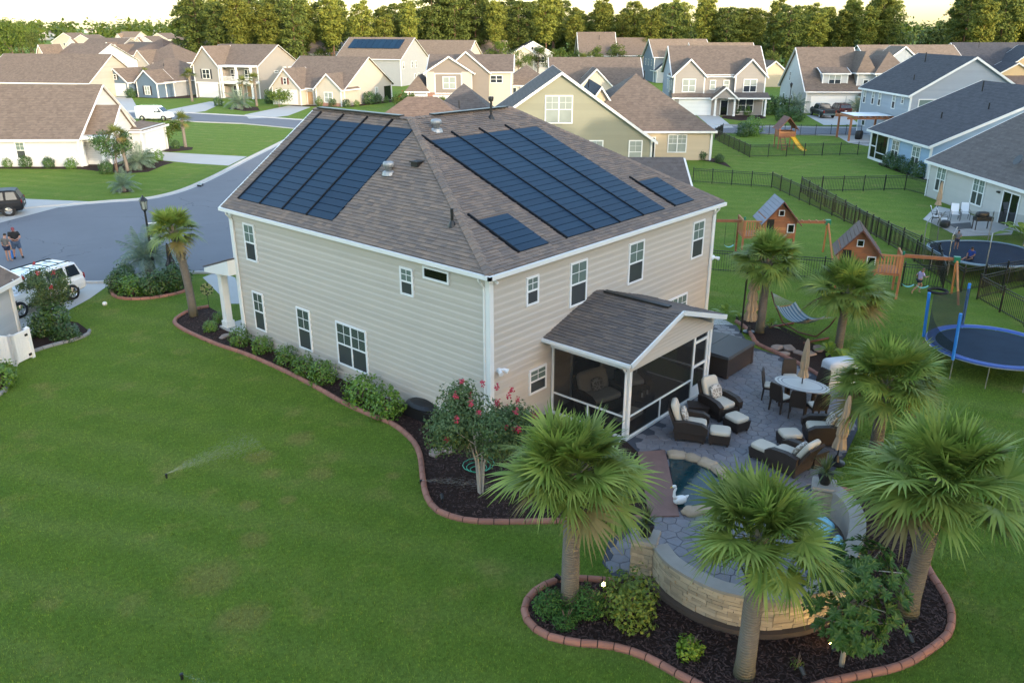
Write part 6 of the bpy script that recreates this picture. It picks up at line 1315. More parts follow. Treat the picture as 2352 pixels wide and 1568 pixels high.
# --- right: dark roofed houses
q = (83.61,13.35); H = thing('dark_roof_house', 'grey blue two storey house with dark roof and cream gable top', 'house', (q[0],q[1],0), R(-47)); b = blk(H, 0, 13.0, 0, 12.6, 5.5, 9.35, 'gy', 's_greyblue', 'roof_dark', planks='fl', e=.25, corners='fl bl')
wins(H, b, 'l', [(.6,3.5,.75,1.6),(3.0,3.5,.75,1.6),(4.8,3.5,.75,1.6),(8.4,3.5,.85,1.7),(10.6,4.2,.6,1.0),(1.2,.8,1.0,1.4,'dh',DRK)], True); wins(H, b, 'f', [(.9,3.7,2.4,1.2,'fix',('glass_far_light','glass_upper'))]); pipe(H,5,8,8.8,.8); pipe(H,2,4,7,.3); downspout(H, .1, 0, 0, 5.2, -1, -.3)
H = thing('gold_gable_house', 'golden tan gabled house with dark roof at the upper right edge', 'house', (*(157.89,26.42),0), NZ); b = blk(H, 0, 16, 0, 12, 5.5, 9.6, 'gx', 's_gold', 'roof_dark'); b = blk(H, 6.0, 16, -3, 3, 5.5, 9.2, 'gy', 's_gold', 'roof_dark'); wins(H, b, 'f', [(4.2,6.3,1.1,1.2,'fix',DRK)]); b = blk(H, 2.5, 11, -5.0, 0, 4.0, 6.4, 'gy', 's_gold', 'roof_dark'); blk(H, 4, 18, -9, -5.02, 2.8, 4.2, 'shed', 's_gold', 'roof_rust'); pipe(H,4,4,9,.9)
q = (60.97,4.38); H = thing('blue_ranch_house', 'light blue single storey house with dark roof behind the fence', 'house', (q[0],q[1],0), R(-48)); b = blk(H, 0, 20.6, 0, 12.2, 3.0, 7.5, 'gy', 's_blue', 'roof_dark', planks='fl', e=.24, corners='fl bl', ov=.4)
wins(H, b, 'l', [(4.9,.6,1.5,1.9,'dh2',('glass_upper','glass_lower')),(9.0,.6,1.5,1.9,'dh2',('glass_upper','glass_lower'))], True); pipe(H,3.5,6,4.8,.3); pipe(H,6,3,5.8,.4); pipe(H,8.5,9,7,.7)
m = MB(); wbox(m,(0,12.2),(0,0),.3,4.0,.25,2.6,0,.05); m.build('porch_screen','glass_black',H); m = MB(); wbox(m,(0,12.2),(0,0),.1,.35,0,2.9,0,.09); wbox(m,(0,12.2),(0,0),3.95,4.15,0,2.9,0,.09); wbox(m,(0,12.2),(0,0),1.5,1.62,0,2.6,.05,.09); wbox(m,(0,12.2),(0,0),.35,1.5,1.3,1.4,.05,.09); wbox(m,(0,12.2),(0,0),1.62,3.95,.8,.88,.05,.09); wbox(m,(0,12.2),(0,0),.35,3.95,0,.25,0,.08); m.build('screen_frame','white_trim',H); downspout(H, .1, 0, 0, 2.8, -1, -.3)
m = blk(H, 13.0, 21, -.8, 6, 3.4, 6.2, 'gy', 's_greyblue', 'roof_dark', planks='f', corners='fl')
q = (52.90,2.12); H = thing('grey_ranch_house', 'pale grey single storey house with patio at the right edge', 'house', (q[0],q[1],0), R(-47)); b = blk(H, 0, 15, -13.5, 0, 2.9, 6.7, 'gy', 's_lightgrey', 'roof_grey', planks='l', e=.24, corners='bl fl', ov=.35)
wins(H, b, 'l', [(1.2,.65,1.35,1.9,'dh2',('glass_upper','glass_lower')),(6.2,.65,1.5,1.9,'dh2',('glass_upper','glass_lower'))], True); fr = door(H, (0,0), (0,-13.5), 9.9, .1, 1.7, 2.1, 'glass_black'); m = MB(); wbox(m,(0,0),(0,-13.5),10.72,10.8,.1,2.2,.035,.06); m.build('door_stile','white_trim',H)
m = MB(); wbox(m,(0,0),(0,-13.5),9.2,9.45,2.0,2.12,0,.16); m.build('wall_lamp','black_metal',H)
m = MB(); m.lathe([(.02,0),(.22,.06),(.38,.2)],14); m.xf(Matrix.Translation((1.4,-8.6,4.0)) @ Matrix.Rotation(R(-60),4,'Y')); m.build('satellite_dish','dark_metal',H)
# --- left edge: next door neighbour
q = (-5.83,21.84); H = thing('neighbour_house', 'corner of a pale blue sided house at the left edge', 'house', (q[0],q[1],0), NZ)
b = blk(H, -10, -.35, -13, -.3, 2.75, 5.7, 'gy', 's_paleblue', 'roof_brown', planks='r', e=.22, corners='br', ov=.35); downspout(H, -.35, -.5, 0, 2.6, 1, 0)
# ------------------------------------------------------------------ far part of the neighbourhood
walls_ = ['s_cream','s_white','s_greige','s_lightgrey','s_tan','s_paleblue','s_taupe']; roofs_ = ['roof_brown','roof_tan','roof_rust','roof_tan','roof_brown']
adj = {'s_cream':'cream','s_white':'white','s_greige':'beige','s_lightgrey':'pale grey','s_tan':'tan','s_paleblue':'pale blue','s_taupe':'taupe'}
far = [  # ridge point in the plan, width, depth, gable kind, turn, what it stands near
 ((313.71,855.89),15,12,'gy',0,'s_white','roof_rust','just right of the dark trees at the left edge'),((174.10,458.86),16,13,'gy',-12,'s_greige','roof_brown','behind the pale blue grey house, left one'),((156.82,396.98),16,12,'gy',-12,'s_cream','roof_brown','behind the pale blue grey house, right one'),
 ((126.09,307.43),20,12,'gx',-25,'s_taupe','roof_brown','with a long ridge above the pale blue grey gable'),((106.41,239.70),14,12,'gx',-30,'s_grey','roof_brown','with a grey gable above the navy blue house'),((103.86,223.72),14,16,'pyr',-20,'s_taupe','roof_rust','with a hip roof behind the navy blue house'),((81.46,175.43),12,13,'pyr',-20,'s_taupe','roof_brown','with a low hip roof touching the navy blue house'),
 ((109.32,216.89),18,12,'gx',-22,'s_taupe','roof_brown','with white trim left of the porch house gable'),((107.89,200.23),18,12,'gx',-22,'s_taupe','roof_tan','right behind the porch house gable'),((184.52,311.45),20,12,'gx',-20,'s_cream','roof_tan','at the foot of the tallest left pines'),
 ((270.47,597.36),18,12,'gx',-25,'s_cream','roof_tan','in the middle of the far left roofs'),((250.29,510.26),15,12,'gy',-20,'s_cream','roof_brown','below the round trees among far roofs'),((183.18,391.44),12,10,'gy',-20,'s_white','roof_brown','with a small white gable among far roofs'),
 ((215.03,404.00),24,12,'gx',-22,'s_cream','roof_brown','with dormers right of the round far trees'),((275.71,479.11),22,12,'gx',-22,'s_tan','roof_rust','left of the pine wood edge'),
 ((577.34,1480.68),18,12,'gx',-15,'s_cream','roof_tan','in the farthest row, above the left trees'),((678.76,1629.46),18,12,'gx',-20,'s_cream','roof_tan','in the farthest row, second from its left'),((598.11,1360.21),16,12,'gy',-20,'s_white','roof_tan','in the farthest row with a white gable'),((696.89,1487.70),20,12,'gx',-20,'s_tan','roof_tan','in the farthest row, near its middle'),((617.11,1250.01),16,12,'gy',-20,'s_white','roof_brown','in the farthest row behind the white small gable'),((713.30,1359.36),20,12,'gx',-20,'s_cream','roof_tan','in the farthest row behind the round trees'),((635.35,1144.21),20,12,'gx',-20,'s_cream','roof_tan','in the farthest row, last before the pines'),
 ((151.21,236.24),16,12,'gx',-20,'s_cream','roof_tan','behind the porch house, right of its ridge'),((143.24,206.88),16,12,'gx',-20,'s_greyblue','roof_tan','with a slate gable behind the cream house'),((159.70,211.96),14,12,'gx',-20,'s_cream','roof_tan','just left of the house with the long solar array'),((135.66,142.42),18,12,'gx',-20,'s_cream','roof_tan','right of the house with the long solar array'),((159.73,152.46),16,12,'gx',-15,'s_cream','roof_tan','with a sunlit cream gable left of the white gabled house'),
 ((261.90,46.49),20,14,'gx',-10,'s_tan','roof_tan','beyond the pines at the upper right'),((524.63,90.25),18,12,'gx',-10,'s_cream','roof_rust','at the far upper right corner')]
for i, (q, w, d, kd, tz, wm, rm, where) in enumerate(far):
    nm = {'s_grey':'grey','s_greyblue':'slate grey'}.get(wm) or adj[wm]; H = thing('distant_house', 'distant '+nm+' house '+where, 'house', (q[0],q[1],0), R(-48+tz), 'distant houses of the neighbourhood')
    dist = math.hypot(q[0]-cam.location.x, q[1]-cam.location.y); zr = 8.0+.4*((i*7)%4); ze = 4.9
    b = blk(H, -w/2, w/2, -d/2, d/2, ze, zr, kd, wm, rm, ov=.4, corners='fl fr')
    if i%2 == 0: blk(H, -w/2+1, -w/2+6, -d/2-1.5, 0, ze-.1, ze+2.6, 'gy', 's_cream' if wm != 's_cream' else 's_white', rm, ov=.35, corners='')
    if i%3 == 0 and kd == 'gx': blk(H, w/2-6, w/2-1.5, -d/2-1, 0, ze-.1, ze+2.2, 'gy', 's_white', rm, ov=.35, corners='')
    wins(H, b, 'f', [(w*.42,2.9,1.2,1.4,'dh',DRK),(w*.7,2.9,1.2,1.4,'dh',DRK)])
    if kd == 'gx': wins(H, b, 'r', [(d*.4,3,1.0,1.4,'dh',DRK)])

# ------------------------------------------------------------------ black metal fences
PK = {}
def fence(label, pts, h=1.22, each=True, sp=.13, post=1.85, gate=None):
    o = pts[0]; root = thing('metal_fence', label, 'fence', (o[0],o[1],0))
    if h not in PK:
        m = MB(); m.box(-.009,-.009,.05,.009,.009,h-.02); PK[h] = m.mesh('picket','black_metal'); m = MB(); m.box(-.03,-.03,-.05,.03,.03,h+.06); m.box(-.036,-.036,h+.06,.036,.036,h+.085); PK[(h,'p')] = m.mesh('post','black_metal')
    big = MB(); cnt = 0
    for a, b in zip(pts, pts[1:]):
        a, b = Vector(a), Vector(b); L = (b-a).length; d = (b-a)/L; ang = math.atan2(d.y,d.x); n = max(1, round(L/post))
        for i in range(n+1): p = a+d*(L*i/n); inst('post', PK[(h,'p')], root, (p.x-o[0],p.y-o[1],0), ang)
        for z in (.14, h-.17, h-.03): m = MB(); m.beam((a.x-o[0],a.y-o[1],z),(b.x-o[0],b.y-o[1],z),.026,.034); m.build('rail','black_metal',root)
        k = int(L/sp)
        for i in range(1, k):
            p = a+d*(L*i/k); x, y = p.x-o[0], p.y-o[1]
            if each and cnt < 290: inst('picket', PK[h], root, (x,y,0), ang); cnt += 1
            else: big.box(x-.009,y-.009,.05,x+.009,y+.009,h-.02)
    if big.v: big.build('pickets','black_metal',root,kind='stuff')
fence('black metal fence across the back of the near yard, behind the swings', [(22.42,4.35),(27.23,-6.13)])
fence('black metal fence running diagonally away past the playsets', [(27.23,-6.13),(31.90,-4.54),(48.32,12.87)])
fence('second black metal fence parallel to the diagonal one', [(27.43,-6.93),(34.82,-0.99),(47.67,10.09)])
fence('black metal fence between the two far lawns, ending at grey house', [(47.67,10.09),(54.23,4.10),(52.81,2.05)])
fence('black metal fence closing the far end of the near yard', [(45.92,18.86),(47.95,12.70)])
fence('black metal fence in front of the dark trampoline', [(27.43,-6.93),(31.66,-8.93),(33.78,-9.91)])
fence('nearest black metal fence, running off the right edge', [(32.85,-10.07),(30.43,-9.17),(26.64,-7.86),(23.75,-10.47),(21.78,-12.25)], post=1.95)
fence('black metal fence round the far yard with the yellow slide', [(72.57,31.15),(62.46,21.77),(73.11,12.91)], each=False, h=1.25)
fence('black metal fence along the far street, behind the yellow slide', [(73.29,31.54),(78.07,33.04),(83.33,25.37),(88.03,19.72)], each=False, h=1.25)
# ------------------------------------------------------------------ wooden playsets
def playset(label, c, rz, roofm, balc=-1, beams=((-1,3.2),), bar=None, swings=(), sw_side=1, slide=False, open_=False):
    s = thing('wooden_playset', label, 'playset', (c[0],c[1],0), rz); W, D, zd, ze, zr = .85, .8, 1.3, 2.4, 3.4
    for x in (-W,W):
        for y in (-D,D): m = MB(); m.box(x-.05,y-.05,0,x+.05,y+.05,ze); m.build('post','cedar',s)
    m = MB(); m.box(-W,-D,zd-.1,W,D,zd); m.build('deck','cedar',s)
    for side in range(4):
        for i in range(6):
            z = zd+.02+i*.18
            if open_ and z > zd+.55: continue
            m = MB()
            if side == 0: m.box(-W,-D-.03,z,W if (i > 4 or True) else .1,-D-.005,z+.17)
            elif side == 1: m.box(W+.005,-D,z,W+.03,D,z+.17)
            elif side == 2: m.box(-W,D+.005,z,W,D+.03,z+.17)
            else: m.box(-W-.03,-D,z,-W-.005,D,z+.17)
            m.build('wall_plank','cedar' if i != 2 else 'cedar_light',s)
    if not open_:
        g = MB(); g.add([(-W,-D-.01,ze-.02),(W,-D-.01,ze-.02),(0,-D-.01,zr-.25),(-W,D+.01,ze-.02),(W,D+.01,ze-.02),(0,D+.01,zr-.25)],[(0,1,2),(3,5,4)]); g.build('gable','cedar',s)
        window(s, (-W,-D-.03), (W,-D-.03), W-.16, 2.5, .32, .34, 'fix', lo='glass_black', fw=.035); window(s, (-W,-D-.03), (W,-D-.03), 1.25, 1.55, .4, .5, 'fix', lo='glass_black', fw=.04)
        m = MB(); m.box(-.75,-D-.035,zd+.02,-.35,-D-.03,zd+1.0); m.build('doorway','black_plastic',s)
    for sx in (-1,1):
        n = 8
        for i in range(n):
            m = MB(); t0, t1 = i/n, (i+1)/n; f = lambda t_, dz: (sx*(1.12*(1-t_)), zr-.02-(zr-ze+.35)*(1-t_)+dz)
            (xa,za),(xb,zb) = f(t0,0),f(t1-.01,0); m.hexa([(xa,-D-.35,za),(xb,-D-.35,zb),(xb,D+.35,zb),(xa,D+.35,za),(xa,-D-.35,za+.03),(xb,-D-.35,zb+.02),(xb,D+.35,zb+.02),(xa,D+.35,za+.03)]); m.build('roof_board',roofm,s)
    for y in (-D-.33,D+.33):
        for sx in (-1,1): m = MB(); m.beam((sx*1.12,y,ze-.4),(0,y,zr-.06),.05,.12,(0,1,0)); m.build('roof_trim','cedar_dark',s)
    if balc:
        x0, x1 = (W,W+1.15) if balc > 0 else (-W-1.15,-W); m = MB(); m.box(x0,-D,zd-.14,x1,D,zd-.02); m.build('balcony_deck','cedar',s)
        xe = x1 if balc > 0 else x0; m = MB(); m.box(x0,-D-.04,zd+.82,x1,-D+.04,zd+.9); m.build('balcony_rail','cedar_light',s); m = MB(); m.box(xe-.04,-D,zd+.82,xe+.04,D,zd+.9); m.build('balcony_rail','cedar_light',s)
        for i in range(8): x = x0+.08+i*(x1-x0-.16)/7; m = MB(); m.box(x-.035,-D-.06,zd,x+.035,-D-.035,zd+.86); m.build('slat','cedar_light',s)
        for i in range(7): y = -D+.1+i*.23; m = MB(); m.box(xe-.012,y-.035,zd,xe+.012,y+.035,zd+.86); m.build('slat','cedar_light',s)
        for y in (-D,D): m = MB(); m.box(xe-.05,y-.05,0,xe+.05,y+.05,zd+.9); m.build('post','cedar',s)
        m = MB(); m.lathe([(.03,0),(.06,.06),(.06,.16),(.02,.2)],10,(xe,-D,zd+.92)); m.build('telescope','play_green',s)
    for sx, L in beams:
        xs = sx*W if sx != balc else sx*(W+1.15); z = 2.0; m = MB(); m.beam((xs,0,z),(sx*L,0,z),.1,.16); m.build('swing_beam','cedar',s)
        if bar == sx:
            for i in range(5): m = MB(); x = xs+(sx*L-xs)*(i+.5)/5; m.beam((x,-.25,z+.08),(x,.25,z+.08),.04,.04); m.build('rung','cedar_light',s)
        m = MB(); m.box(sx*L-.14,-.12,z-.14,sx*L+.14,.12,z+.14); m.build('bracket','play_green',s)
        for y in (-1,1): m = MB(); m.beam((sx*L,.05*y,z),(sx*L+sx*.25,y*.95,0),.09,.09,(1,0,0)); m.build('leg','cedar_light' if sx > 0 else 'cedar',s)
    for x, kind in swings:
        z = 2.0
        if kind == 'tyre':
            m = MB(); n = 18; ring = [(x+.42*math.cos(2*math.pi*i/n), .42*math.sin(2*math.pi*i/n), .35) for i in range(n+1)]; m.tube(ring,.07,8,False); w = m.build('tyre_swing','rubber',s); m = MB()
            for a in (0,2.1,4.2): m.beam((x+.1*math.cos(a),.1*math.sin(a),z),(x+.4*math.cos(a),.4*math.sin(a),.4),.015,.015)
            m.build('chain','dark_metal',w)
        else:
            m = MB(); vs = []
            for i in range(9): t_ = i/8*2-1; vs += [(x+t_*.28,-.1,.45+.14*t_*t_),(x+t_*.28,.1,.45+.14*t_*t_)]
            m.add(vs,[(2*i,2*i+2,2*i+3,2*i+1) for i in range(8)]); w = m.build('swing_seat','swing_teal',s); m = MB()
            for e in (-.27,.27): m.beam((x+e,0,z),(x+e,0,.58),.014,.014)
            m.build('chain','dark_metal',w)
    if slide:
        m = MB(); pts = [(.55,-D-.05,zd),(.75,-D-.6,zd-.35),(1.05,-D-1.5,.35),(1.2,-D-2.0,.16),(1.28,-D-2.3,.14)]; vs = []
        for p in pts: vs += [(p[0]-.26,p[1],p[2]+.12),(p[0]-.24,p[1],p[2]),(p[0]+.24,p[1],p[2]),(p[0]+.26,p[1],p[2]+.12)]
        m.add(vs,[(4*i+j,4*i+4+j,4*i+5+j,4*i+1+j) for i in range(4) for j in range(3)]); m.build('slide','slide_yellow',s)
        for x in (-.75,-.25): m = MB(); m.beam((x,-D-1.3,0),(x,-D,zd),.06,.1); m.build('ramp_rail','cedar_dark',s)
        for i in range(5): m = MB(); y = -D-1.2+i*.27; m.beam((-.75,y,.12+i*.26),(-.25,y,.12+i*.26),.05,.05); m.build('rung','cedar',s)
    return s
pm('swing_teal', (.05,.42,.36), .4); pm('slide_yellow', (.75,.42,.03), .35, .05); pm('play_roof_grey', (.20,.205,.25), .7, .15, 3, obj=.08); pm('play_roof_brown', (.085,.05,.045), .75, .15, 3, obj=.1)
playset('wooden playset with a grey roof, the farther of the two in the yard', (27.9,3.3), R(-52), 'play_roof_grey', -1, ((-1,3.6),(1,2.9)), 1, ((-2.6,'belt'),))
playset('wooden playset with a dark brown roof and tyre swing, nearer one', (24.0,-2.7), R(-66), 'play_roof_brown', 1, ((1,4.5),), None, ((2.55,'belt'),(3.2,'belt'),(3.95,'tyre')))
playset('wooden playset with a yellow slide in the far fenced yard', (71.39,22.14), R(-50), 'cedar_dark', 0, (), None, (), slide=True, open_=True)
# ------------------------------------------------------------------ trampolines
def netmat(name, c, a):
    t = NT(name); t.col(c); t.rough(.8); tr = t.n('BsdfTransparent'); mx = t.n('MixShader'); n_ = t.noise(2,2,.5,t.coord('Object')); t.l(t.math('MULTIPLY_ADD', n_, .1, a), mx.inputs[0]); t.l(tr.outputs[0], mx.inputs[1]); t.l(t.bs.outputs[0], mx.inputs[2]); t.l(mx.outputs[0], t.out.inputs[0])
netmat('net_green', (.012,.026,.03), .64); netmat('net_black', (.008,.013,.012), .2)
def tmat():
    t = NT('tramp_mat'); v = t.coord('Object'); t.col(t.mix(t.noise(1.2,3,.5,v), (.010,.020,.036), (.022,.042,.07))); t.rough(.85); t.bs.inputs['Specular IOR Level'].default_value = .2
    t = NT('tramp_mat_dark'); v = t.coord('Object'); t.col(t.mix(t.noise(1,3,.5,v), (.008,.016,.035), (.018,.035,.065))); t.rough(.85); t.bs.inputs['Specular IOR Level'].default_value = .2
tmat(); pm('pad_blue', (.025,.075,.30), .5, .15, 4); pm('foam_blue', (.02,.20,.62), .5, .06, 3); pm('pad_grey', (.20,.28,.33), .5, .1, 3)
def sup(r, a, e): c, s_ = math.cos(a), math.sin(a); return (r*math.copysign(abs(c)**e,c), r*math.copysign(abs(s_)**e,s_))
def trampoline(label, c, r, z, e, pad, padw, mat, polem, nets, npole, ph, rz=0, zt=1.75, net='net_green'):
    s = thing('trampoline', label, 'trampoline', (c[0],c[1],0), rz); n = 48; A = [2*math.pi*i/n for i in range(n)]
    m = MB(); pi_ = [sup(r-padw,a,e) for a in A]; m.add([(x,y,z-.02) for x,y in pi_],[tuple(range(n))]); m.build('jumping_mat',mat,s)
    m = MB(); vs = []
    for a in A:
        for q, dz in ((r+.04,-.05),(r+.03,.03),(r-padw*.5,.05),(r-padw,.0)): x, y = sup(q,a,e); vs.append((x,y,z+dz))
    m.add(vs,[(i*4+j,((i+1)%n)*4+j,((i+1)%n)*4+j+1,i*4+j+1) for i in range(n) for j in range(3)]); m.build('safety_pad',pad,s)
    m = MB(); m.tube([(*sup(r+.02,2*math.pi*i/n,e),z-.04) for i in range(n+1)],.03,6,False); m.build('rim','steel_pole',s)
    for i in range(npole):
        a = ph+2*math.pi*i/npole; x, y = sup(r+.05,a,e)
        m = MB(); m.tube([(x,y,0),(x,y,z-.02)],.022,6); m.build('leg','steel_pole',s)
        if polem == 'foam': m = MB(); m.tube([(x*1.02,y*1.02,z-.1),(x*1.06,y*1.06,z+zt)],.06,8); m.build('foam_pole','foam_blue',s)
        else: m = MB(); m.tube([(x*1.02,y*1.02,.2),(x*1.06,y*1.06,z+.6),(x*1.06,y*1.06,z+zt*.75),(x*.98,y*.98,z+zt)],.028,6); m.build('net_pole','steel_pole',s)
        a2 = ph+2*math.pi*(i+.5)/npole; x, y = sup(r+.05,a2,e); m = MB(); m.tube([(x,y,0),(x,y,z-.02)],.02,6); m.build('leg','steel_pole',s)
    for a0, a1, f0, f1 in nets:
        m = MB(); vs = []; k = 14
        for i in range(k+1):
            t_ = i/k; a = a0+(a1-a0)*t_; x, y = sup(r-.02,a,e); top = f0+(f1-f0)*t_-.22*math.sin(math.pi*t_)*(1 if f0 != f1 else .15); vs += [(x,y,z+.02),(x*1.02,y*1.02,z+top)]
        m.add(vs,[(2*i,2*i+2,2*i+3,2*i+1) for i in range(k)]); m.build('net',net,s)
    return s
trampoline('round blue trampoline with a sagging net at the right edge', (17.55,-10.45), 2.36, .9, 1.0, 'pad_blue', .32, 'tramp_mat', 'foam', ((R(40),R(100),1.6,1.7),(R(100),R(160),1.7,.5)), 6, R(100), 0)
T2 = (32.9,-6.7); trampoline('dark trampoline with tall net poles behind the fence', T2, 2.75, .9, .72, 'pad_grey', .12, 'tramp_mat_dark', 'steel', ((0,2*math.pi,1.75,1.75),), 8, R(20), R(-48), net='net_black')
# ------------------------------------------------------------------ neighbour's patio at the right
sheet('patio_slab', [(43.75,-0.39),(41.87,-2.05),(39.99,-3.60),(42.70,-6.04),(45.04,-5.76),(46.02,-4.51),(48.28,-1.48),(49.24,0.26)], .02, 'concrete')
sheet('patio_rug', [(43.25,-2.08),(44.84,-3.12),(42.94,-3.69),(42.07,-3.06)], .026, 'tub_cover')
def sling(label, loc, ang):
    c = thing('sling_chair', label, 'chair', (loc[0],loc[1],.02), ang)
    m = MB(); m.hexa([(-.22,-.25,.40),(.25,-.25,.43),(.25,.25,.43),(-.22,.25,.40),(-.22,-.25,.42),(.25,-.25,.45),(.25,.25,.45),(-.22,.25,.42)]); m.build('seat','white_vinyl',c)
    m = MB(); m.hexa([(-.24,-.25,.42),(-.20,-.25,.42),(-.20,.25,.42),(-.24,.25,.42),(-.50,-.25,1.08),(-.46,-.25,1.08),(-.46,.25,1.08),(-.50,.25,1.08)]); m.build('backrest','white_vinyl',c)
    for s in (-1,1):
        m = MB(); m.tube([(.28,s*.28,0),(.25,s*.28,.62),(-.1,s*.28,.66),(-.32,s*.28,.6)],.016,5); m.build('armrest','black_metal',c); m = MB(); m.tube([(-.28,s*.28,0),(-.22,s*.27,.42),(-.5,s*.26,1.1)],.016,5); m.build('frame','black_metal',c)
sling('white sling chair by the neighbour\'s window, left of the facing pair', (44.84,-2.08), R(205)); sling('white sling chair by the neighbour\'s window, right of the facing pair', (45.58,-2.53), R(205)); sling('white sling chair seen from the side, farther left one', (43.30,-1.33), R(-75)); sling('white sling chair seen from the side, at the slab edge', (42.75,-1.89), R(-75))
umbrella('cream umbrella folded shut in front of the grey house', (44.91,-0.88), 0, 2.5, .9, .2, (.02,0), seed=5)
q = (43.03,-4.19); g = thing('patio_grill', 'black grill cart near the sliding door of the grey house', 'grill', (q[0],q[1],.02), R(-48)); m = MB(); m.box(-.55,-.25,.6,.55,.25,.85); m.build('table_top','black_plastic',g); MB().rbox((-.1,0,.98),(.4,.24,.2),.5,4).build('lid','black_plastic',g)
for x in (-.5,.5):
    for y in (-.2,.2): m = MB(); m.box(x-.025,y-.025,0,x+.025,y+.025,.6); m.build('leg','black_metal',g)
q = (42.02,-2.23); m = MB(); m.rbox((0,0,.25),(.3,.3,.25),.6,4); tag(m.build('fire_pit','black_plastic',None,loc=(q[0],q[1],.02)),'covered dark fire pit at the corner of the neighbour\'s slab','fire pit')
broadleaf('tall banana plant with broad leaves at the right edge', (42.03,-6.86), 2.6, 16, 9, 'lime_leaf')
# pergola
sheet('patio_slab', [(86.11,22.03),(88.47,19.88),(90.54,18.75),(80.81,15.35),(79.02,15.78),(80.29,18.29)], .016, 'concrete')
q0 = (81.79,18.89); pg = thing('pergola', 'wooden pergola with white canopy beside the light blue house', 'pergola', (q0[0],q0[1],0), R(-48))
for x, y in ((0,0),(4.4,0),(0,3.6),(4.4,3.6)):
    m = MB(); m.box(x-.1,y-.1,0,x+.1,y+.1,2.6); m.build('post','cedar',pg)
for y in (0,3.6): m = MB(); m.box(-.5,y-.06,2.45,4.9,y+.06,2.68); m.build('beam','cedar',pg)
for i in range(8): x = -.3+i*.7; m = MB(); m.box(x-.03,-.5,2.68,x+.03,4.1,2.84); m.build('rafter','cedar',pg)
m = MB(); m.box(.2,-.2,2.85,4.6,3.9,2.89); m.build('canopy','white_vinyl',pg)
q = (82.69,17.81); m = MB(); m.rbox((0,0,.5),(.5,.35,.5),.35,4); tag(m.build('covered_cart','black_plastic',None,loc=(q[0]+1.5,q[1]+.8,.02)),'black covered cart under the pergola','cart')
for i, (q, s, lab) in enumerate((((65.82,9.12),1.5,'shrub at the corner of the light blue house, farthest left'),((64.29,7.76),1.5,'shrub under the first window of the light blue house'),((62.89,6.41),1.45,'shrub between the windows of the light blue house'),((61.32,5.05),1.5,'shrub under the second window of the light blue house'))): bush(lab, q, s, BD[i%2], stem=False)
# ------------------------------------------------------------------ street lamp, wind spinner, vinyl screen
q = (1.77,25.96); sl = thing('street_lamp', 'black street lamp post with lantern beside the hedge island', 'street lamp', (q[0],q[1],0), R(-35))
m = MB(); m.lathe([(.17,0),(.17,.12),(.10,.3),(.075,.5),(.06,2.6),(.05,3.55),(.07,3.6)],14); m.build('post','black_metal',sl)
m = MB(); m.lathe([(.08,3.62),(.12,3.7),(.17,4.12)],6); m.build('lamp_glass','glass_far_light',sl); m = MB()
for i in range(6): a = 2*math.pi*i/6; m.beam((.13*math.cos(a),.13*math.sin(a),3.68),(.185*math.cos(a),.185*math.sin(a),4.14),.02,.02)
m.lathe([(.24,4.12),(.2,4.2),(.1,4.3),(.05,4.34),(.03,4.4),(.001,4.43)],6); m.lathe([(.05,3.58),(.13,3.66),(.13,3.7)],6); m.build('lantern_frame','black_metal',sl)
for z in (2.15,2.95): m = MB(); m.beam((.05,0,z),(.8,0,z),.03,.05); m.build('sign_bracket','white_trim',sl)
t = NT('clear_panel'); t.col((.10,.14,.13)); t.rough(.3); tr = t.n('BsdfTransparent'); mx = t.n('MixShader'); mx.inputs[0].default_value = .35; t.l(tr.outputs[0], mx.inputs[1]); t.l(t.bs.outputs[0], mx.inputs[2]); t.l(mx.outputs[0], t.out.inputs[0])
m = MB(); m.box(.12,-.008,2.18,.75,.008,2.92); m.build('sign_panel','clear_panel',sl)
umbrella('black umbrella folded shut behind the hedge island', (2.02,24.33), 0, 2.1, .55, .3, (-.1,.1), mat='black_plastic', seed=9)
q = (0.85,18.84); ws = thing('wind_spinner', 'garden wind spinner with yellow petals on a thin stake', 'wind spinner', (q[0],q[1],0), R(-130)); m = MB(); m.tube([(0,0,0),(0,0,1.05)],.012,6); m.build('stake','black_metal',ws)
pm('petal', (.36,.33,.16), .35, .1, 3, metal=.5)
for ring_, n_ in ((.12,10),(.2,14),(.27,18)):
    for i in range(n_):
        a = 2*math.pi*i/n_+ring_*9; c = (-.02-.03*ring_, ring_*math.cos(a), 1.05+ring_*math.sin(a)); m = MB(); m.rbox(c,(.012,.035,.035),.9,3); m.build('petal','petal' if (i+n_)%3 else 'dark_metal',ws)
q = (-7.68,18.45); q2 = (-6.91,18.88); vz = math.atan2(q2[1]-q[1], q2[0]-q[0]); vf = thing('vinyl_screen', 'white vinyl privacy screen at the corner of the neighbour\'s house', 'fence', (q[0],q[1],0), vz); L2 = math.hypot(q2[0]-q[0], q2[1]-q[1])
for x, y in ((0,0),(L2,0),(0,-0.0)): m = MB(); m.box(x-.07,y-.07,0,x+.07,y+.07,1.25); m.hexa([(x-.09,y-.09,1.25),(x+.09,y-.09,1.25),(x+.09,y+.09,1.25),(x-.09,y+.09,1.25),(x-.01,y-.01,1.33),(x+.01,y-.01,1.33),(x+.01,y+.01,1.33),(x-.01,y+.01,1.33)]); m.build('post','white_vinyl',vf) if (x,y) != (0,-0.0) or True else None
for i in range(6): w = (L2-.14)/6; m = MB(); m.box(.07+i*w+.004,-.025,.06,.07+(i+1)*w-.004,.025,1.15); m.build('board','white_vinyl',vf)
for i in range(9): m = MB(); m.box(-.025,.08+i*.24,.06,.025,.08+(i+1)*.24-.008,1.15); m.build('board','white_vinyl',vf)
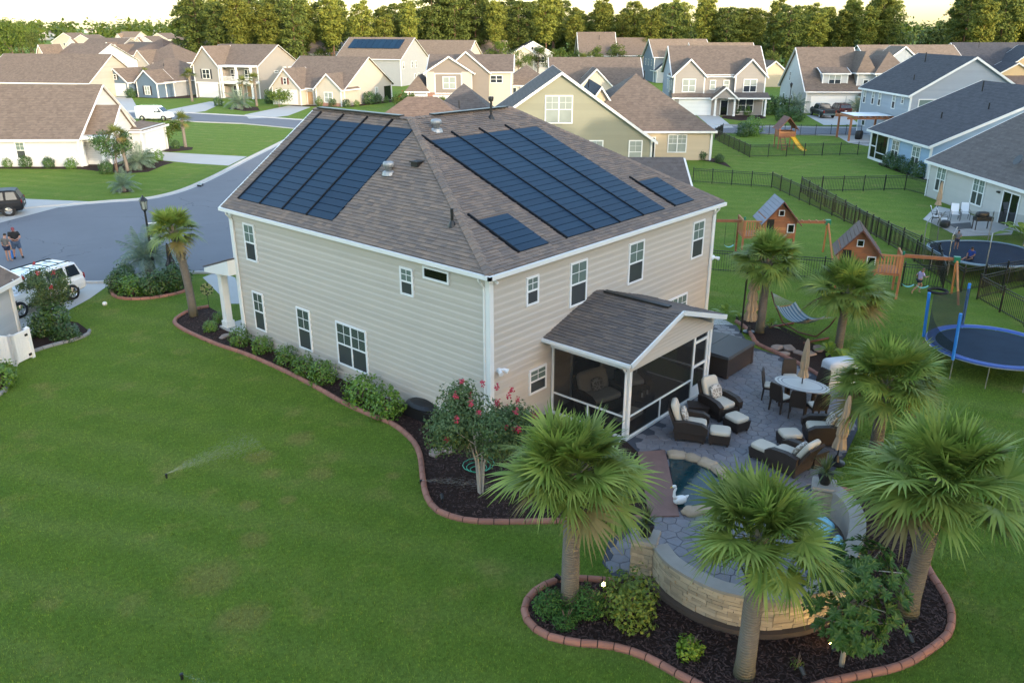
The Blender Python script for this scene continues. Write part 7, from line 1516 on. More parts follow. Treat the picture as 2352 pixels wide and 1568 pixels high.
m = MB(); m.box(.05,-.04,1.12,L2-.05,.04,1.22); m.build('top_rail','white_vinyl',vf); m = MB(); m.box(-.04,.07,1.12,.04,2.3,1.22); m.build('top_rail','white_vinyl',vf)
for z in (.15,.98): m = MB(); m.box(L2-.2,-.06,z,L2-.05,-.03,z+.09); m.build('hinge','black_metal',vf)
tag(MB().rbox((0,0,.1),(.11,.11,.1),.9,4).build('globe_light','white_trim',None,loc=(*(-2.07,23.31),.0)), 'small white globe on the grass by the driveway', 'garden globe')
# ------------------------------------------------------------------ small trees and shrubs of the neighbours
sabal('sunlit sabal palm on the lawn across the street', (28.20,72.04), 2.9, .8, 24, 'far', tr=.16, seed=31); sabal('sabal palm among the shrubs by the white ranch house', (16.64,61.13), 3.3, .8, 22, 'far', tr=.14, seed=32, lean=(-.4,.2)); sabal('tall sabal palm between the navy blue and porch houses', (58.60,126.32), 4.6, 1.0, 22, 'far', tr=.2, seed=33); sabal('sabal palm in front of the navy blue house gable', (60.56,145.28), 4.2, .9, 20, 'far', tr=.18, seed=34, lean=(-.5,.3)); sabal('sabal palm before the double porch', (61.21,109.92), 4.4, 1.0, 22, 'far', tr=.2, seed=35); sabal('second sabal palm before the double porch', (59.90,111.52), 3.9, .9, 20, 'far', tr=.18, seed=36); sabal('sabal palm beside the slate house', (148.15,107.12), 5.2, 1.3, 22, 'far', tr=.25, seed=37); sabal('low sabal palm before the craftsman garage', (70.44,80.40), 1.4, 1.2, 18, 'far', tr=.2, seed=38); sabal('sabal palm by the brick pier of the craftsman house', (72.91,77.41), 1.6, 1.0, 16, 'far', tr=.2, seed=39)
crape('small leafy tree on the lawn across the street', (26.99,73.50), 3.1, 1.5, 1700, 11, 'wood_leaf', 0, trunks=2, lw=.06, ll=.1, bark='bark', name='small_tree')
crape('leafy young tree by the porch of the white ranch house', (15.79,61.39), 4.0, 1.6, 2200, 12, 'gloss_leaf_dark', 0, trunks=3, lw=.06, ll=.1, bark='bark', name='small_tree')
crape('reddish crape myrtle beside the craftsman house', (69.08,82.06), 3.4, 1.6, 1200, 13, 'wood_leaf', 14, 'flower_red', trunks=3, lw=.07, ll=.12)
crape('leafy shrub tree left of the cream house garage', (62.72,105.60), 3.0, 2.0, 1500, 14, 'wood_leaf', 0, trunks=3, lw=.08, ll=.13, bark='bark', name='small_tree')
bd = [((10.17,71.85),1.0,'shrub nearest the left edge before the white ranch house'),((11.31,70.51),1.2,'spreading shrub under the white ranch house wall, second from left'),((12.61,68.57),1.1,'round shrub under the white ranch house wall, third from left'),((13.77,66.42),1.15,'round shrub under the white ranch house wall, nearest its porch'),((14.76,61.14),1.3,'shrub at the foot of the young tree by the ranch house'),((19.85,63.61),1.4,'shrub right of the bushy pindo palm'),((21.52,65.02),1.3,'shrub at the drive of the white ranch house'),((26.38,73.68),.9,'low shrub left of the sunlit palm trunk'),((27.00,71.88),1.0,'low shrub beside the sunlit palm trunk'),
 ((58.15,143.35),2.2,'dark shrub mass before the navy blue gable'),((55.16,142.33),2.0,'shrub in front of the navy blue garage'),((60.54,140.41),1.6,'shrub along the grey side of the navy blue house, left one'),((63.96,141.08),1.6,'shrub along the grey side of the navy blue house, right one'),((65.51,112.38),2.2,'shrub at the right side of the porch house'),((57.09,114.95),1.6,'flowering shrub beside the porch house drive'),((68.53,102.21),1.8,'shrub before the brick band of the cream house, left one'),((69.44,99.85),1.7,'shrub before the brick band of the cream house, right one'),((69.85,96.89),1.4,'shrub at the near corner of the cream house'),((72.40,97.48),1.1,'small shrub along the cream gable wall, left one'),((75.90,98.33),2.3,'tall shrub along the cream gable wall'),((78.41,99.26),1.8,'shrub along the cream gable wall, right of the tall one'),((79.94,98.74),1.2,'small shrub along the cream gable wall, right one'),((67.92,77.37),2.0,'shrub below the craftsman garage'),
 ((101.25,42.96),2.4,'leafy shrub before the door of the twin gabled house'),((101.56,41.55),1.6,'shrub before the right window of the twin gabled house'),((104.36,39.18),3.0,'dense shrub between the twin gabled and white houses'),((109.87,39.95),2.6,'dense dark shrub left of the white house'),((109.49,38.22),2.4,'dark shrub at the left wall of the white house'),((97.48,34.02),2.2,'rounded hedge in the lawn of the white house, left part'),((98.10,32.38),2.2,'rounded hedge in the lawn of the white house, right part'),((79.16,29.69),2.6,'big shrub behind the far fence corner'),((77.70,30.12),1.8,'shrub left of the big one at the far fence'),((57.36,22.49),.9,'small shrub in the bed of the tan house')]
for i, (q, s, lab) in enumerate(bd): bush(lab, q, s, BD[i%2] if i%3 else BM[i%3], stem=False)
# far street lamps
q = (106.14,37.02); fl_ = thing('street_lamp', 'thin black street lamp before the white two storey house', 'street lamp', (q[0],q[1],0)); m = MB(); m.lathe([(.12,0),(.06,.5),(.05,3.9)],8); m.build('post','black_metal',fl_); m = MB(); m.lathe([(.08,3.9),(.2,4.4),(.26,4.42),(.03,4.7)],6); m.build('lantern','black_metal',fl_)

# ------------------------------------------------------------------ vehicles
def paint(name, c, rough=.25, met=0):
    t = NT(name); v = t.coord('Object'); n = t.noise(.8,2,.5,v); t.col(t.mix(n, tuple(x*.93 for x in c), c)); t.rough(rough); t.bs.inputs['Metallic'].default_value = met; t.bs.inputs['Coat Weight'].default_value = .5 if name == 'paint_white' else 0
    if name != 'paint_white': t.bs.inputs['Specular IOR Level'].default_value = .2
paint('paint_white', (.72,.74,.76)); paint('paint_black', (.010,.012,.016), .45); paint('paint_graphite', (.07,.072,.078), .3, .5); paint('paint_maroon', (.06,.018,.022)); pm('car_glass', (.012,.02,.03), .06, .1, 2, spec=.7); pm('tail_red', (.16,.008,.01), .25); pm('head_lens', (.55,.57,.58), .12, .05, 3, metal=.3); pm('plate', (.6,.6,.6), .5); pm('trim_black', (.015,.015,.016), .6)
def wheel_mesh(r, w):
    m = MB(); m.lathe([(r*.66,-w/2),(r*.93,-w/2),(r,-w/2+.04),(r,w/2-.04),(r*.93,w/2),(r*.66,w/2)],24,cap=False); m.xf(Matrix.Rotation(R(90),4,'X')); ty = m.mesh('tyre','rubber',True)
    m = MB(); m.lathe([(r*.67,-.06),(r*.6,-.03),(r*.14,-.05),(r*.12,-.075),(.001,-.08)],20,cap=False)
    for i in range(5):
        a = 2*math.pi*i/5; m.beam((r*.1*math.cos(a),r*.1*math.sin(a),-.085),(r*.62*math.cos(a),r*.62*math.sin(a),-.07),.07,.03,(0,0,1))
    m.xf(Matrix.Rotation(R(-90),4,'X')); return ty, m.mesh('rim','chrome')
def vehicle(name, label, cat, loc, rz, L, W, body, green, col, wheels, wr=.37, rails=False, group=None, bed=None, van=False):
    """body / green: stations (x, half width, z low, z high) from rear to front; +x is forward"""
    v = thing(name, label, cat, (loc[0],loc[1],.015), rz)
    def loft(st, prof, nm, mat):
        m = MB(); k = len(prof); vs = []
        for (x, w, z0, z1) in st:
            for (a, b) in prof: vs.append((x, a*w, z0+(z1-z0)*b))
        n = len(st); m.add(vs, [(i*k+j,(i+1)*k+j,(i+1)*k+(j+1)%k,i*k+(j+1)%k) for i in range(n-1) for j in range(k)]+[tuple(range(k-1,-1,-1)), tuple(range((n-1)*k,n*k))]); return m.build(nm, mat, v, smooth=False)
    P8 = [(-.86,0),(.86,0),(.97,.12),(1,.45),(.985,.75),(.92,.96),(.82,1),(-.82,1),(-.92,.96),(-.985,.75),(-1,.45),(-.97,.12)]
    bo = loft(body, P8, 'body', col)
    if green:
        loft(green, [(-1,0),(1,0),(.93,.5),(.86,.9),(.78,1),(-.78,1),(-.86,.9),(-.93,.5)], 'cabin', col)
    ty, rm = wheel_mesh(wr, .24)
    for x in wheels:
        for s in (-1, 1):
            m = MB(); m.lathe([(wr+.07,-.03),(wr+.07,.03),(.02,.03)],22,cap=True); m.xf(Matrix.Translation((x,s*(W/2-.055),wr)) @ Matrix.Rotation(R(90),4,'X')); m.build('wheel_arch','trim_black',v)
            wl_ = bpy.data.objects.new('wheel', None); COL.objects.link(wl_); wl_.parent = v; wl_.location = (x, s*(W/2-.075), wr); wl_.rotation_euler = (0,0,0 if s < 0 else math.pi); wl_.empty_display_size = .1
            inst('tyre', ty, wl_); inst('rim', rm, wl_, loc=(0,-.06,0))
    return v
def glassq(v, pts, mat='car_glass', nm='window'):
    c = [sum(p[i] for p in pts)/len(pts) for i in range(3)]; a = Vector(pts[1])-Vector(pts[0]); b = Vector(pts[2])-Vector(pts[0]); n = a.cross(b).normalized()
    if n.dot(Vector((c[0]*.15,c[1],c[2]-1.0))) < 0: n = -n
    k = len(pts); top = [Vector(p)+n*.014 for p in pts]; bot = [Vector(p)-n*.02 for p in pts]; m = MB(); m.add([tuple(p) for p in top+bot],[tuple(range(k)),tuple(range(2*k-1,k-1,-1))]+[(i,k+i,k+(i+1)%k,(i+1)%k) for i in range(k)]); m.build(nm, mat, v)
def suv(name, label, loc, rz, col, L=4.75, W=1.9, H=1.76, rails=True, cat='SUV'):
    h = W/2; z1 = 1.08
    body = [(-L/2,h*.90,.45,z1-.12),(-L/2+.12,h*.98,.34,z1),(-L/2+1.0,h,.28,z1),(0,h,.27,z1),(L/2-1.35,h,.28,z1),(L/2-.9,h*.985,.29,z1-.02),(L/2-.3,h*.95,.32,z1-.1),(L/2-.05,h*.88,.38,z1-.22),(L/2,h*.82,.45,z1-.34)]
    gr = [(-L/2+.06,h*.93,z1-.03,z1+.05),(-L/2+.34,h*.94,z1-.03,H-.05),(-L/2+.7,h*.94,z1-.03,H),(.2,h*.94,z1-.03,H),(.62,h*.93,z1-.03,H-.05),(1.25,h*.9,z1-.04,z1+.04)]
    v = vehicle(name, label, cat, loc, rz, L, W, body, gr, col, (-L/2+.95,L/2-.92), .38)
    for s in (-1,1):
        y0, y1 = s*h*.945, s*h*.835
        for xa, xb, ta, tb in ((-L/2+.28,-L/2+.98,-L/2+.42,-L/2+.95),(-L/2+1.12,-.28,-L/2+1.12,-.25),(-.16,.92,-.13,.56)):
            glassq(v, [(xa,y0,z1+.04),(xb,y0,z1+.04),(tb,y1,H-.12),(ta,y1,H-.12)])
        m = MB(); m.rbox((1.0,s*(h+.1),z1+.05),(.08,.1,.08),.5,3); m.build('mirror',col,v)
        for x in (-.75,.35): m = MB(); m.box(x-.1,min(s*(h+.0),s*(h+.03)),z1-.2,x+.1,max(s*h,s*(h+.03)),z1-.16); m.build('door_handle','trim_black',v)
        m = MB(); m.box(-1.3,min(s*(h-.02),s*(h+.03)),.36,1.3,max(s*(h-.02),s*(h+.03)),.5); m.build('side_step','trim_black',v)
        m = MB(); m.rbox((L/2-.12,s*h*.68,z1-.26),(.1,.2,.09),.5,3); m.build('headlight','head_lens',v)
        m = MB(); m.rbox((-L/2+.05,s*h*.88,z1-.08),(.04,.07,.15),.5,3); m.build('tail_light','tail_red',v)
        if rails: m = MB(); m.tube([(-L/2+.5,s*h*.66,H+.01),(-L/2+.6,s*h*.66,H+.07),(.3,s*h*.66,H+.07),(.45,s*h*.66,H)],.025,6); m.build('roof_rail','trim_black',v)
    if rails:
        for x in (-1.35,-.75,-.15): m = MB(); m.box(x-.03,-h*.64,H+.05,x+.03,h*.64,H+.08); m.build('roof_bar','trim_black',v)
    glassq(v, [(1.20,-h*.80,z1+.05),(1.20,h*.80,z1+.05),(.66,h*.70,H-.08),(.66,-h*.70,H-.08)], nm='windshield'); glassq(v, [(-L/2+.1,-h*.78,z1+.1),(-L/2+.1,h*.78,z1+.1),(-L/2+.31,h*.72,H-.12),(-L/2+.31,-h*.72,H-.12)], nm='rear_window')
    for z in (.72,.6): m = MB(); m.box(L/2-.06,-h*.45,z,L/2+.015,h*.45,z+.06); m.build('grille','trim_black',v)
    m = MB(); m.box(L/2-.12,-h*.7,.40,L/2+.02,h*.7,.48); m.build('bumper','trim_black',v); m = MB(); m.box(-L/2-.03,-h*.85,.42,-L/2+.1,h*.85,.56); m.build('bumper','chrome' if col != 'paint_white' else col,v)
    m = MB(); m.box(-L/2-.03,-.16,.72,-L/2+.02,.16,.84); m.build('number_plate','plate',v)
    return v
a0, b0 = (-2.79,24.96), (-5.21,23.45); 
suv('parked_suv', 'white SUV with roof rails parked in the neighbour\'s driveway', (-4.35,25.75), R(200), 'paint_white')
suv('parked_suv', 'black SUV on the driveway at the left edge', (1.35,49.7), R(155), 'paint_black', rails=False)
suv('parked_suv', 'dark maroon SUV parked before the white house', (110.97,31.15), R(42), 'paint_maroon', 4.8, 1.92, 1.72)
# pickup
def pickup(label, loc, rz):
    L, W, H = 5.7, 2.0, 1.88; h = W/2; z1 = 1.16
    v = vehicle('pickup_truck', label, 'pickup truck', loc, rz, L, W, [(-L/2,h*.95,.5,z1),(-L/2+.1,h,.42,z1),(0,h,.36,z1),(L/2-1.2,h,.36,z1+.04),(L/2-.3,h*.97,.4,z1),(L/2,h*.88,.48,z1-.2)], [(-.75,h*.93,z1-.04,z1+.05),(-.6,h*.93,z1-.04,H-.04),(-.2,h*.93,z1-.04,H),(.8,h*.93,z1-.04,H),(1.05,h*.92,z1-.04,H-.06),(1.65,h*.9,z1-.04,z1+.06)], 'paint_graphite', (-L/2+1.15,L/2-1.0), .41)
    m = MB(); m.box(-L/2+.12,-h*.86,z1-.02,-.85,h*.86,z1+.012); m.build('bed_cover','black_plastic',v)
    for s in (-1,1):
        for xa, xb, ta, tb in ((-.62,.15,-.5,.15),(.25,1.35,.25,.98)): glassq(v, [(xa,s*h*.935,z1+.05),(xb,s*h*.935,z1+.05),(tb,s*h*.83,H-.13),(ta,s*h*.83,H-.13)])
        m = MB(); m.rbox((-L/2+.0,s*h*.88,z1-.2),(.05,.09,.2),.5,3); m.build('tail_light','tail_red',v); m = MB(); m.rbox((L/2-.1,s*h*.7,z1-.25),(.1,.2,.12),.5,3); m.build('headlight','head_lens',v); m = MB(); m.rbox((1.3,s*(h+.12),z1+.1),(.08,.12,.1),.5,3); m.build('mirror','trim_black',v)
    glassq(v, [(-.73,-h*.78,z1+.1),(-.73,h*.78,z1+.1),(-.61,h*.72,H-.14),(-.61,-h*.72,H-.14)], nm='rear_window'); glassq(v, [(1.6,-h*.8,z1+.07),(1.6,h*.8,z1+.07),(1.08,h*.7,H-.08),(1.08,-h*.7,H-.08)], nm='windshield')
    m = MB(); m.box(-L/2-.1,-h*.95,.5,-L/2+.05,h*.95,.7); m.build('bumper','chrome',v); m = MB(); m.box(-L/2-.012,-h*.6,z1-.12,-L/2+.02,h*.6,z1-.04); m.build('tailgate_trim','trim_black',v)
pickup('dark grey pickup truck parked beside the maroon SUV', (106.86,32.10), R(42))
# van
def van(label, loc, rz):
    L, W, H = 4.9, 1.9, 1.95; h = W/2
    v = vehicle('cargo_van', label, 'van', loc, rz, L, W, [(-L/2,h*.9,.4,H-.12),(-L/2+.1,h*.98,.3,H),(0,h,.28,H+.02),(.75,h,.28,H),(1.0,h*.99,.28,H-.2),(1.6,h*.97,.3,1.15),(L/2-.2,h*.93,.32,.98),(L/2,h*.85,.4,.75)], None, 'paint_white', (-L/2+.95,L/2-.85), .33)
    for s in (-1,1):
        glassq(v, [(.35,s*h*1.0,1.12),(1.45,s*h*.985,1.12),(1.02,s*h*.92,1.7),(.35,s*h*.95,1.74)]); m = MB(); m.rbox((L/2-.2,s*h*.75,.82),(.14,.16,.1),.5,3); m.build('headlight','head_lens',v); m = MB(); m.box(-L/2-.01,s*h*.8-.06,.9,-L/2+.05,s*h*.8+.06,1.4); m.build('tail_light','tail_red',v)
        m = MB(); m.box(-1.0,min(s*h*1.0,s*(h+.01)),1.35,-.5,max(s*h,s*(h+.01)),1.5); m.build('lettering','pad_grey',v)
    glassq(v, [(1.58,-h*.82,1.2),(1.58,h*.82,1.2),(1.08,h*.72,1.76),(1.08,-h*.72,1.76)], nm='windshield')
van('white cargo van parked on the far street', (39.48,101.50), R(-52))
# ------------------------------------------------------------------ people
def skin_mesh(name, verts, edges, rad, mat, parent, root=0, sub=2):
    me = bpy.data.meshes.new(name); me.from_pydata(verts, edges, []); me.materials.append(MAT(mat)); o = inst(name, me, parent)
    o.modifiers.new('Skin','SKIN'); sv = me.skin_vertices[0].data if me.skin_vertices else None
    if sv is not None:
        for i, r_ in enumerate(rad): sv[i].radius = (r_, r_) if not isinstance(r_, tuple) else r_
        sv[root].use_root = True
    o.modifiers['Skin'].use_smooth_shade = True; m = o.modifiers.new('Subsurf','SUBSURF'); m.levels = sub; m.render_levels = sub
    return o
def person(label, loc, z, rz, h, pose, shirt, shorts, hair='hair', skin='skin', shoes='rubber', longhair=False, cap=None, bulk=1.0, short_len=1.0):
    """pose: joint positions for a 1.75 m figure facing +x"""
    k = h/1.75; root = thing('person', label, 'person', (loc[0],loc[1],z), rz)
    J = {n: tuple(c*k for c in p) for n, p in pose.items()}; B = bulk
    names = ['pelvis','waist','chest','neck','head','crown']; rad = [.13*B,.12*B,.135*B,.052,.085,.07]; E = [(0,1),(1,2),(2,3),(3,4),(4,5)]
    def add(n, r_, frm): names.append(n); rad.append(r_); E.append((names.index(frm), len(names)-1))
    extra = {}
    for s in ('l','r'):
        add(s+'_shoulder',.062*B,'chest'); add(s+'_elbow',.043*B,s+'_shoulder'); add(s+'_wrist',.03,s+'_elbow')
        w, e = Vector(J[s+'_wrist']), Vector(J[s+'_elbow']); d = (w-e).normalized(); sd = d.cross(Vector((0,0,1))); sd = sd.normalized() if sd.length > .1 else Vector((0,1,0)); up = sd.cross(d)
        J[s+'_palm'] = tuple(w+d*.075*k); add(s+'_palm',(.03,.016),s+'_wrist')
        for i, (off, ln) in enumerate(((-.030,.07),(-.010,.08),(.010,.078),(.030,.062))):
            J[s+'_f%d'%i] = tuple(w+d*(.075+ln*.5)*k+sd*off*k); add(s+'_f%d'%i,.0095,s+'_palm'); J[s+'_g%d'%i] = tuple(w+d*(.07+ln)*k+sd*off*k-up*.02*k); add(s+'_g%d'%i,.008,s+'_f%d'%i)
        J[s+'_t0'] = tuple(w+d*.04*k+sd*.045*k*(1 if s == 'l' else -1)); add(s+'_t0',.011,s+'_wrist'); J[s+'_t1'] = tuple(w+d*.08*k+sd*.055*k*(1 if s == 'l' else -1)); add(s+'_t1',.009,s+'_t0')
        add(s+'_hip',.092*B,'pelvis'); add(s+'_knee',.06*B,s+'_hip'); add(s+'_calf',.055*B,s+'_knee'); add(s+'_ankle',.038,s+'_calf'); add(s+'_toe',.032,s+'_ankle')
    skin_mesh('body', [J[n] for n in names], E, [tuple(q*k for q in r_) if isinstance(r_, tuple) else r_*k for r_ in rad], skin, root)
    lerp = lambda a, b, t_: tuple(J[a][i]+(J[b][i]-J[a][i])*t_ for i in range(3))
    v = [J['pelvis'], J['waist'], J['chest'], lerp('chest','neck',.75), J['l_shoulder'], lerp('l_shoulder','l_elbow',.75), J['r_shoulder'], lerp('r_shoulder','r_elbow',.75)]
    skin_mesh('shirt', v, [(0,1),(1,2),(2,3),(2,4),(4,5),(2,6),(6,7)], [q*k for q in (.158*B,.15*B,.165*B,.07,.085*B,.07*B,.085*B,.07*B)], shirt, root)
    v = [lerp('pelvis','waist',.2), J['l_hip'], lerp('l_hip','l_knee',short_len), J['r_hip'], lerp('r_hip','r_knee',short_len)]
    skin_mesh('shorts', v, [(0,1),(1,2),(0,3),(3,4)], [q*k for q in (.15*B,.115*B,.095*B,.115*B,.095*B)], shorts, root)
    hc = Vector(J['head']).lerp(Vector(J['crown']), .55); ax = (Vector(J['crown'])-Vector(J['head'])).normalized(); fx = Vector((1,0,0)); fx = (fx-ax*fx.dot(ax)).normalized(); fy = ax.cross(fx)
    m = MB(); m.rbox(tuple(hc-fx*.018*k+ax*.025*k), (.098*k,.085*k,.088*k), .9, 5, (tuple(fx),tuple(fy),tuple(ax)))
    if longhair: m.rbox(tuple(hc-fx*.07*k-ax*.10*k), (.04*k,.07*k,.12*k), .8, 4, (tuple(fx),tuple(fy),tuple(ax)))
    m.build('hair', cap or hair, root)
    if cap: m = MB(); m.rbox(tuple(hc+fx*.11*k+ax*.03*k), (.07*k,.07*k,.012*k), .7, 3, (tuple(fx),tuple(fy),tuple(ax))); m.build('cap_brim', cap, root)
    m = MB(); m.rbox(tuple(hc+fx*.088*k-ax*.045*k), (.02*k,.014*k,.022*k), .9, 3, (tuple(fx),tuple(fy),tuple(ax))); m.build('nose', skin, root)
    for s in (-1,1):
        m = MB(); m.rbox(tuple(hc+fx*.076*k+fy*s*.032*k-ax*.02*k), (.012*k,.013*k,.009*k), .9, 3); m.build('eye','hair',root); m = MB(); m.rbox(tuple(hc+fy*s*.088*k-ax*.03*k), (.02*k,.012*k,.032*k), .9, 3, (tuple(fx),tuple(fy),tuple(ax))); m.build('ear',skin,root)
    m = MB(); m.rbox(tuple(hc+fx*.078*k-ax*.085*k), (.01*k,.025*k,.006*k), .9, 3); m.build('mouth','flower_red',root)
    if shoes:
        for s in ('l','r'):
            a, b = Vector(J[s+'_ankle']), Vector(J[s+'_toe']); c = a.lerp(b,.55); d = (b-a); d.z = 0; d = d.normalized() if d.length > .01 else Vector((1,0,0)); m = MB(); m.rbox((c.x,c.y,min(a.z,b.z)+.02*k), (.14*k,.05*k,.05*k), .6, 4, (tuple(d),(-d.y,d.x,0),(0,0,1))); m.build('shoe', shoes, root)
    return root
ST = dict(pelvis=(0,0,.95),waist=(0,0,1.12),chest=(0,0,1.33),neck=(.01,0,1.50),head=(.03,0,1.58),crown=(.04,0,1.70),l_shoulder=(0,.18,1.42),r_shoulder=(0,-.18,1.42),l_elbow=(.0,.25,1.14),r_elbow=(.0,-.25,1.14),l_wrist=(.06,.26,.9),r_wrist=(.06,-.26,.9),l_hip=(0,.095,.9),r_hip=(0,-.095,.9),l_knee=(.02,.11,.5),r_knee=(.02,-.11,.5),l_calf=(0,.11,.38),r_calf=(0,-.11,.38),l_ankle=(-.02,.12,.08),r_ankle=(-.02,-.12,.08),l_toe=(.14,.13,.035),r_toe=(.14,-.13,.035))
pm('shirt_black', (.012,.012,.013), .85); pm('denim', (.06,.095,.16), .9, .2, 20); pm('shirt_grey', (.13,.12,.115), .9, .25, 15); pm('navy', (.02,.028,.06), .9); pm('tie_dye', (.42,.36,.55), .9, .4, 7); pm('shirt_blue', (.02,.06,.30), .85); pm('bag_blue', (.05,.22,.62), .5); pm('cap_red', (.22,.05,.06), .8); pm('grey_fabric', (.2,.2,.21), .9, .3, 12)
q = (-1.55,35.70); person('person in black shirt, denim shorts and cap looking down at their hands', q, .02, R(-105), 1.82, {**ST, 'l_elbow':(.10,.27,1.16),'r_elbow':(.10,-.27,1.16),'l_wrist':(.30,.10,1.12),'r_wrist':(.30,-.10,1.12),'head':(.05,0,1.57),'crown':(.09,0,1.69),'l_knee':(.02,.15,.5),'r_knee':(.02,-.15,.5),'l_ankle':(-.02,.18,.08),'r_ankle':(-.02,-.18,.08),'l_toe':(.14,.21,.035),'r_toe':(.14,-.21,.035),'l_calf':(0,.165,.38),'r_calf':(0,-.165,.38)}, 'shirt_black', 'denim', cap='cap_red', bulk=1.2)
q2 = (-2.18,35.28); person('person in grey shirt and navy shorts standing on the street', q2, .02, R(35), 1.62, {**ST,'head':(.05,0,1.57),'crown':(.10,0,1.68)}, 'shirt_grey', 'navy', longhair=False, shoes=None, short_len=.55, bulk=.95)
q3 = (-1.76,36.09); bg_ = thing('tote_bag', 'blue bag standing between the two people on the street', 'bag', (q3[0]+.05,q3[1]-.1,.02), R(30)); m = MB(); m.hexa([(-.12,-.05,0),(.12,-.05,0),(.12,.05,0),(-.12,.05,0),(-.15,-.03,.45),(.15,-.03,.45),(.15,.03,.45),(-.15,.03,.45)]); m.build('bag_body','bag_blue',bg_); m = MB(); m.tube([(-.08,0,.45),(-.05,0,.62),(.05,0,.62),(.08,0,.45)],.012,5); m.build('handle','flower_yellow',bg_)
q = (25.63,-5.38); person('child in pastel shirt and black shorts running by the swings', q, .0, R(-40), 1.34, {**ST, 'chest':(.09,0,1.31),'waist':(.04,0,1.12),'neck':(.12,0,1.48),'head':(.15,0,1.56),'crown':(.18,0,1.69),'l_shoulder':(.08,.17,1.41),'r_shoulder':(.08,-.17,1.41),'l_elbow':(-.12,.24,1.22),'l_wrist':(.05,.26,1.05),'r_elbow':(.18,-.24,1.18),'r_wrist':(.40,-.2,1.22),'l_knee':(.30,.10,.58),'l_calf':(.24,.10,.40),'l_ankle':(.16,.10,.14),'l_toe':(.32,.10,.06),'r_knee':(-.16,-.10,.52),'r_calf':(-.30,-.10,.42),'r_ankle':(-.48,-.10,.22),'r_toe':(-.44,-.10,.06)}, 'tie_dye', 'navy', longhair=True, shoes=None, short_len=.45, hair='bark')
SIT = {**ST,'pelvis':(0,0,.13),'waist':(-.04,0,.32),'chest':(-.06,0,.54),'neck':(-.02,0,.70),'head':(.02,0,.78),'crown':(.05,0,.90),'l_shoulder':(-.06,.18,.62),'r_shoulder':(-.06,-.18,.62),'l_elbow':(.04,.26,.40),'r_elbow':(.04,-.26,.40),'l_wrist':(.26,.16,.30),'r_wrist':(.26,-.16,.30),'l_hip':(.05,.1,.12),'r_hip':(.05,-.1,.12),'l_knee':(.36,.30,.22),'r_knee':(.46,-.16,.20),'l_calf':(.40,.14,.12),'r_calf':(.62,-.18,.12),'l_ankle':(.42,-.02,.06),'r_ankle':(.82,-.2,.06),'l_toe':(.5,-.1,.05),'r_toe':(.92,-.2,.14)}
q = (30.83,-6.38); person('child in blue shirt sitting on the dark trampoline', q, .88, R(165), 1.3, SIT, 'shirt_blue', 'navy', skin='skin_tan', shoes=None, short_len=.8)
q = (32.70,-5.17); person('child in striped top standing at the net of the dark trampoline', q, .88, R(200), 1.1, {**ST,'l_wrist':(.2,.2,1.2),'l_elbow':(.1,.26,1.2)}, 'grey_fabric', 'navy', skin='skin_tan', shoes=None, short_len=.7)

# ------------------------------------------------------------------ woods
def pine_meshes(h, seed, mat='pine_leaf', bare=.42, wid=3.6, n=26, q=64):
    r = random.Random(seed); tr = MB(); pts = []; lean = (r.uniform(-.5,.5), r.uniform(-.5,.5))
    for i in range(8): t_ = i/7; pts.append((lean[0]*t_+.15*math.sin(t_*5+seed), lean[1]*t_, -.1+h*t_*.97))
    tr.tube(pts, [.30-.035*i for i in range(8)], 7); cr = MB()
    for i in range(n):
        t_ = bare+(1-bare)*((i+.5)/n)**.9; a = i*2.4+r.uniform(-.4,.4); prof = math.sin(math.pi*min(1,.22+.78*(1-(t_-bare)/(1-bare))))**.8; rr = wid*prof*r.uniform(.45,1.0)
        c = (lean[0]*t_+math.cos(a)*rr*.72, lean[1]*t_+math.sin(a)*rr*.72, h*t_+r.uniform(-.2,.5)); tr.tube([(lean[0]*t_,lean[1]*t_,h*t_-.7),c],[.06,.02],4,False)
        s = r.uniform(1.05,1.85)*(1.0 if t_ < .9 else .7); lb = leafball(q, s*1.25, s*1.25, s*.72, .16, .36, seed*1000+i, shell=.25, up=.5, low=-.9)
        cr.add([(x+c[0],y+c[1],z+c[2]) for x,y,z in lb.v], lb.f)
    for i in range(5):   # dead lower branches
        a = r.uniform(0,6.28); z = h*r.uniform(.25,bare); tr.tube([(lean[0]*z/h,lean[1]*z/h,z),(math.cos(a)*1.6,math.sin(a)*1.6,z+.3)],[.035,.01],4,False)
    return tr.mesh('trunk','bark_pine'), cr.mesh('crown',mat)
PM = [pine_meshes(21, s, 'pine_leaf' if s%3 else 'pine_leaf_dark', bare=(.34,.42,.28,.46,.38,.24)[s-1], wid=(4.6,4.2,5.2,4.0,4.8,5.4)[s-1], n=34, q=140) for s in range(1,7)]
def decid_meshes(h, r_, seed, mat='wood_leaf'):
    r = random.Random(seed); tr = MB(); tr.tube([(0,0,-.1),(.1,0,h*.4),(0,.1,h*.75)],[.28,.2,.06],7); cr = MB()
    for i in range(24):
        a = r.uniform(0,6.28); q = r.random()**.5; zz = r.uniform(-.75,1); rr = r_*q*math.sqrt(max(.1,1-zz*zz*.75)); c = (math.cos(a)*rr, math.sin(a)*rr, h*.56+zz*h*.36); s = r_*r.uniform(.32,.5)
        lb = leafball(80, s, s, s*.8, .16, .26, seed*500+i, shell=.45, up=.3, low=-.85); cr.add([(x+c[0],y+c[1],z+c[2]) for x,y,z in lb.v], lb.f)
        if i < 7: tr.tube([(0,0,h*.35),c],[.1,.03],4,False)
    return tr.mesh('trunk','bark'), cr.mesh('crown',mat)
DM = [decid_meshes(12, 4.2, 1), decid_meshes(11, 4.6, 2), decid_meshes(13, 3.8, 3, 'pine_leaf_dark')]
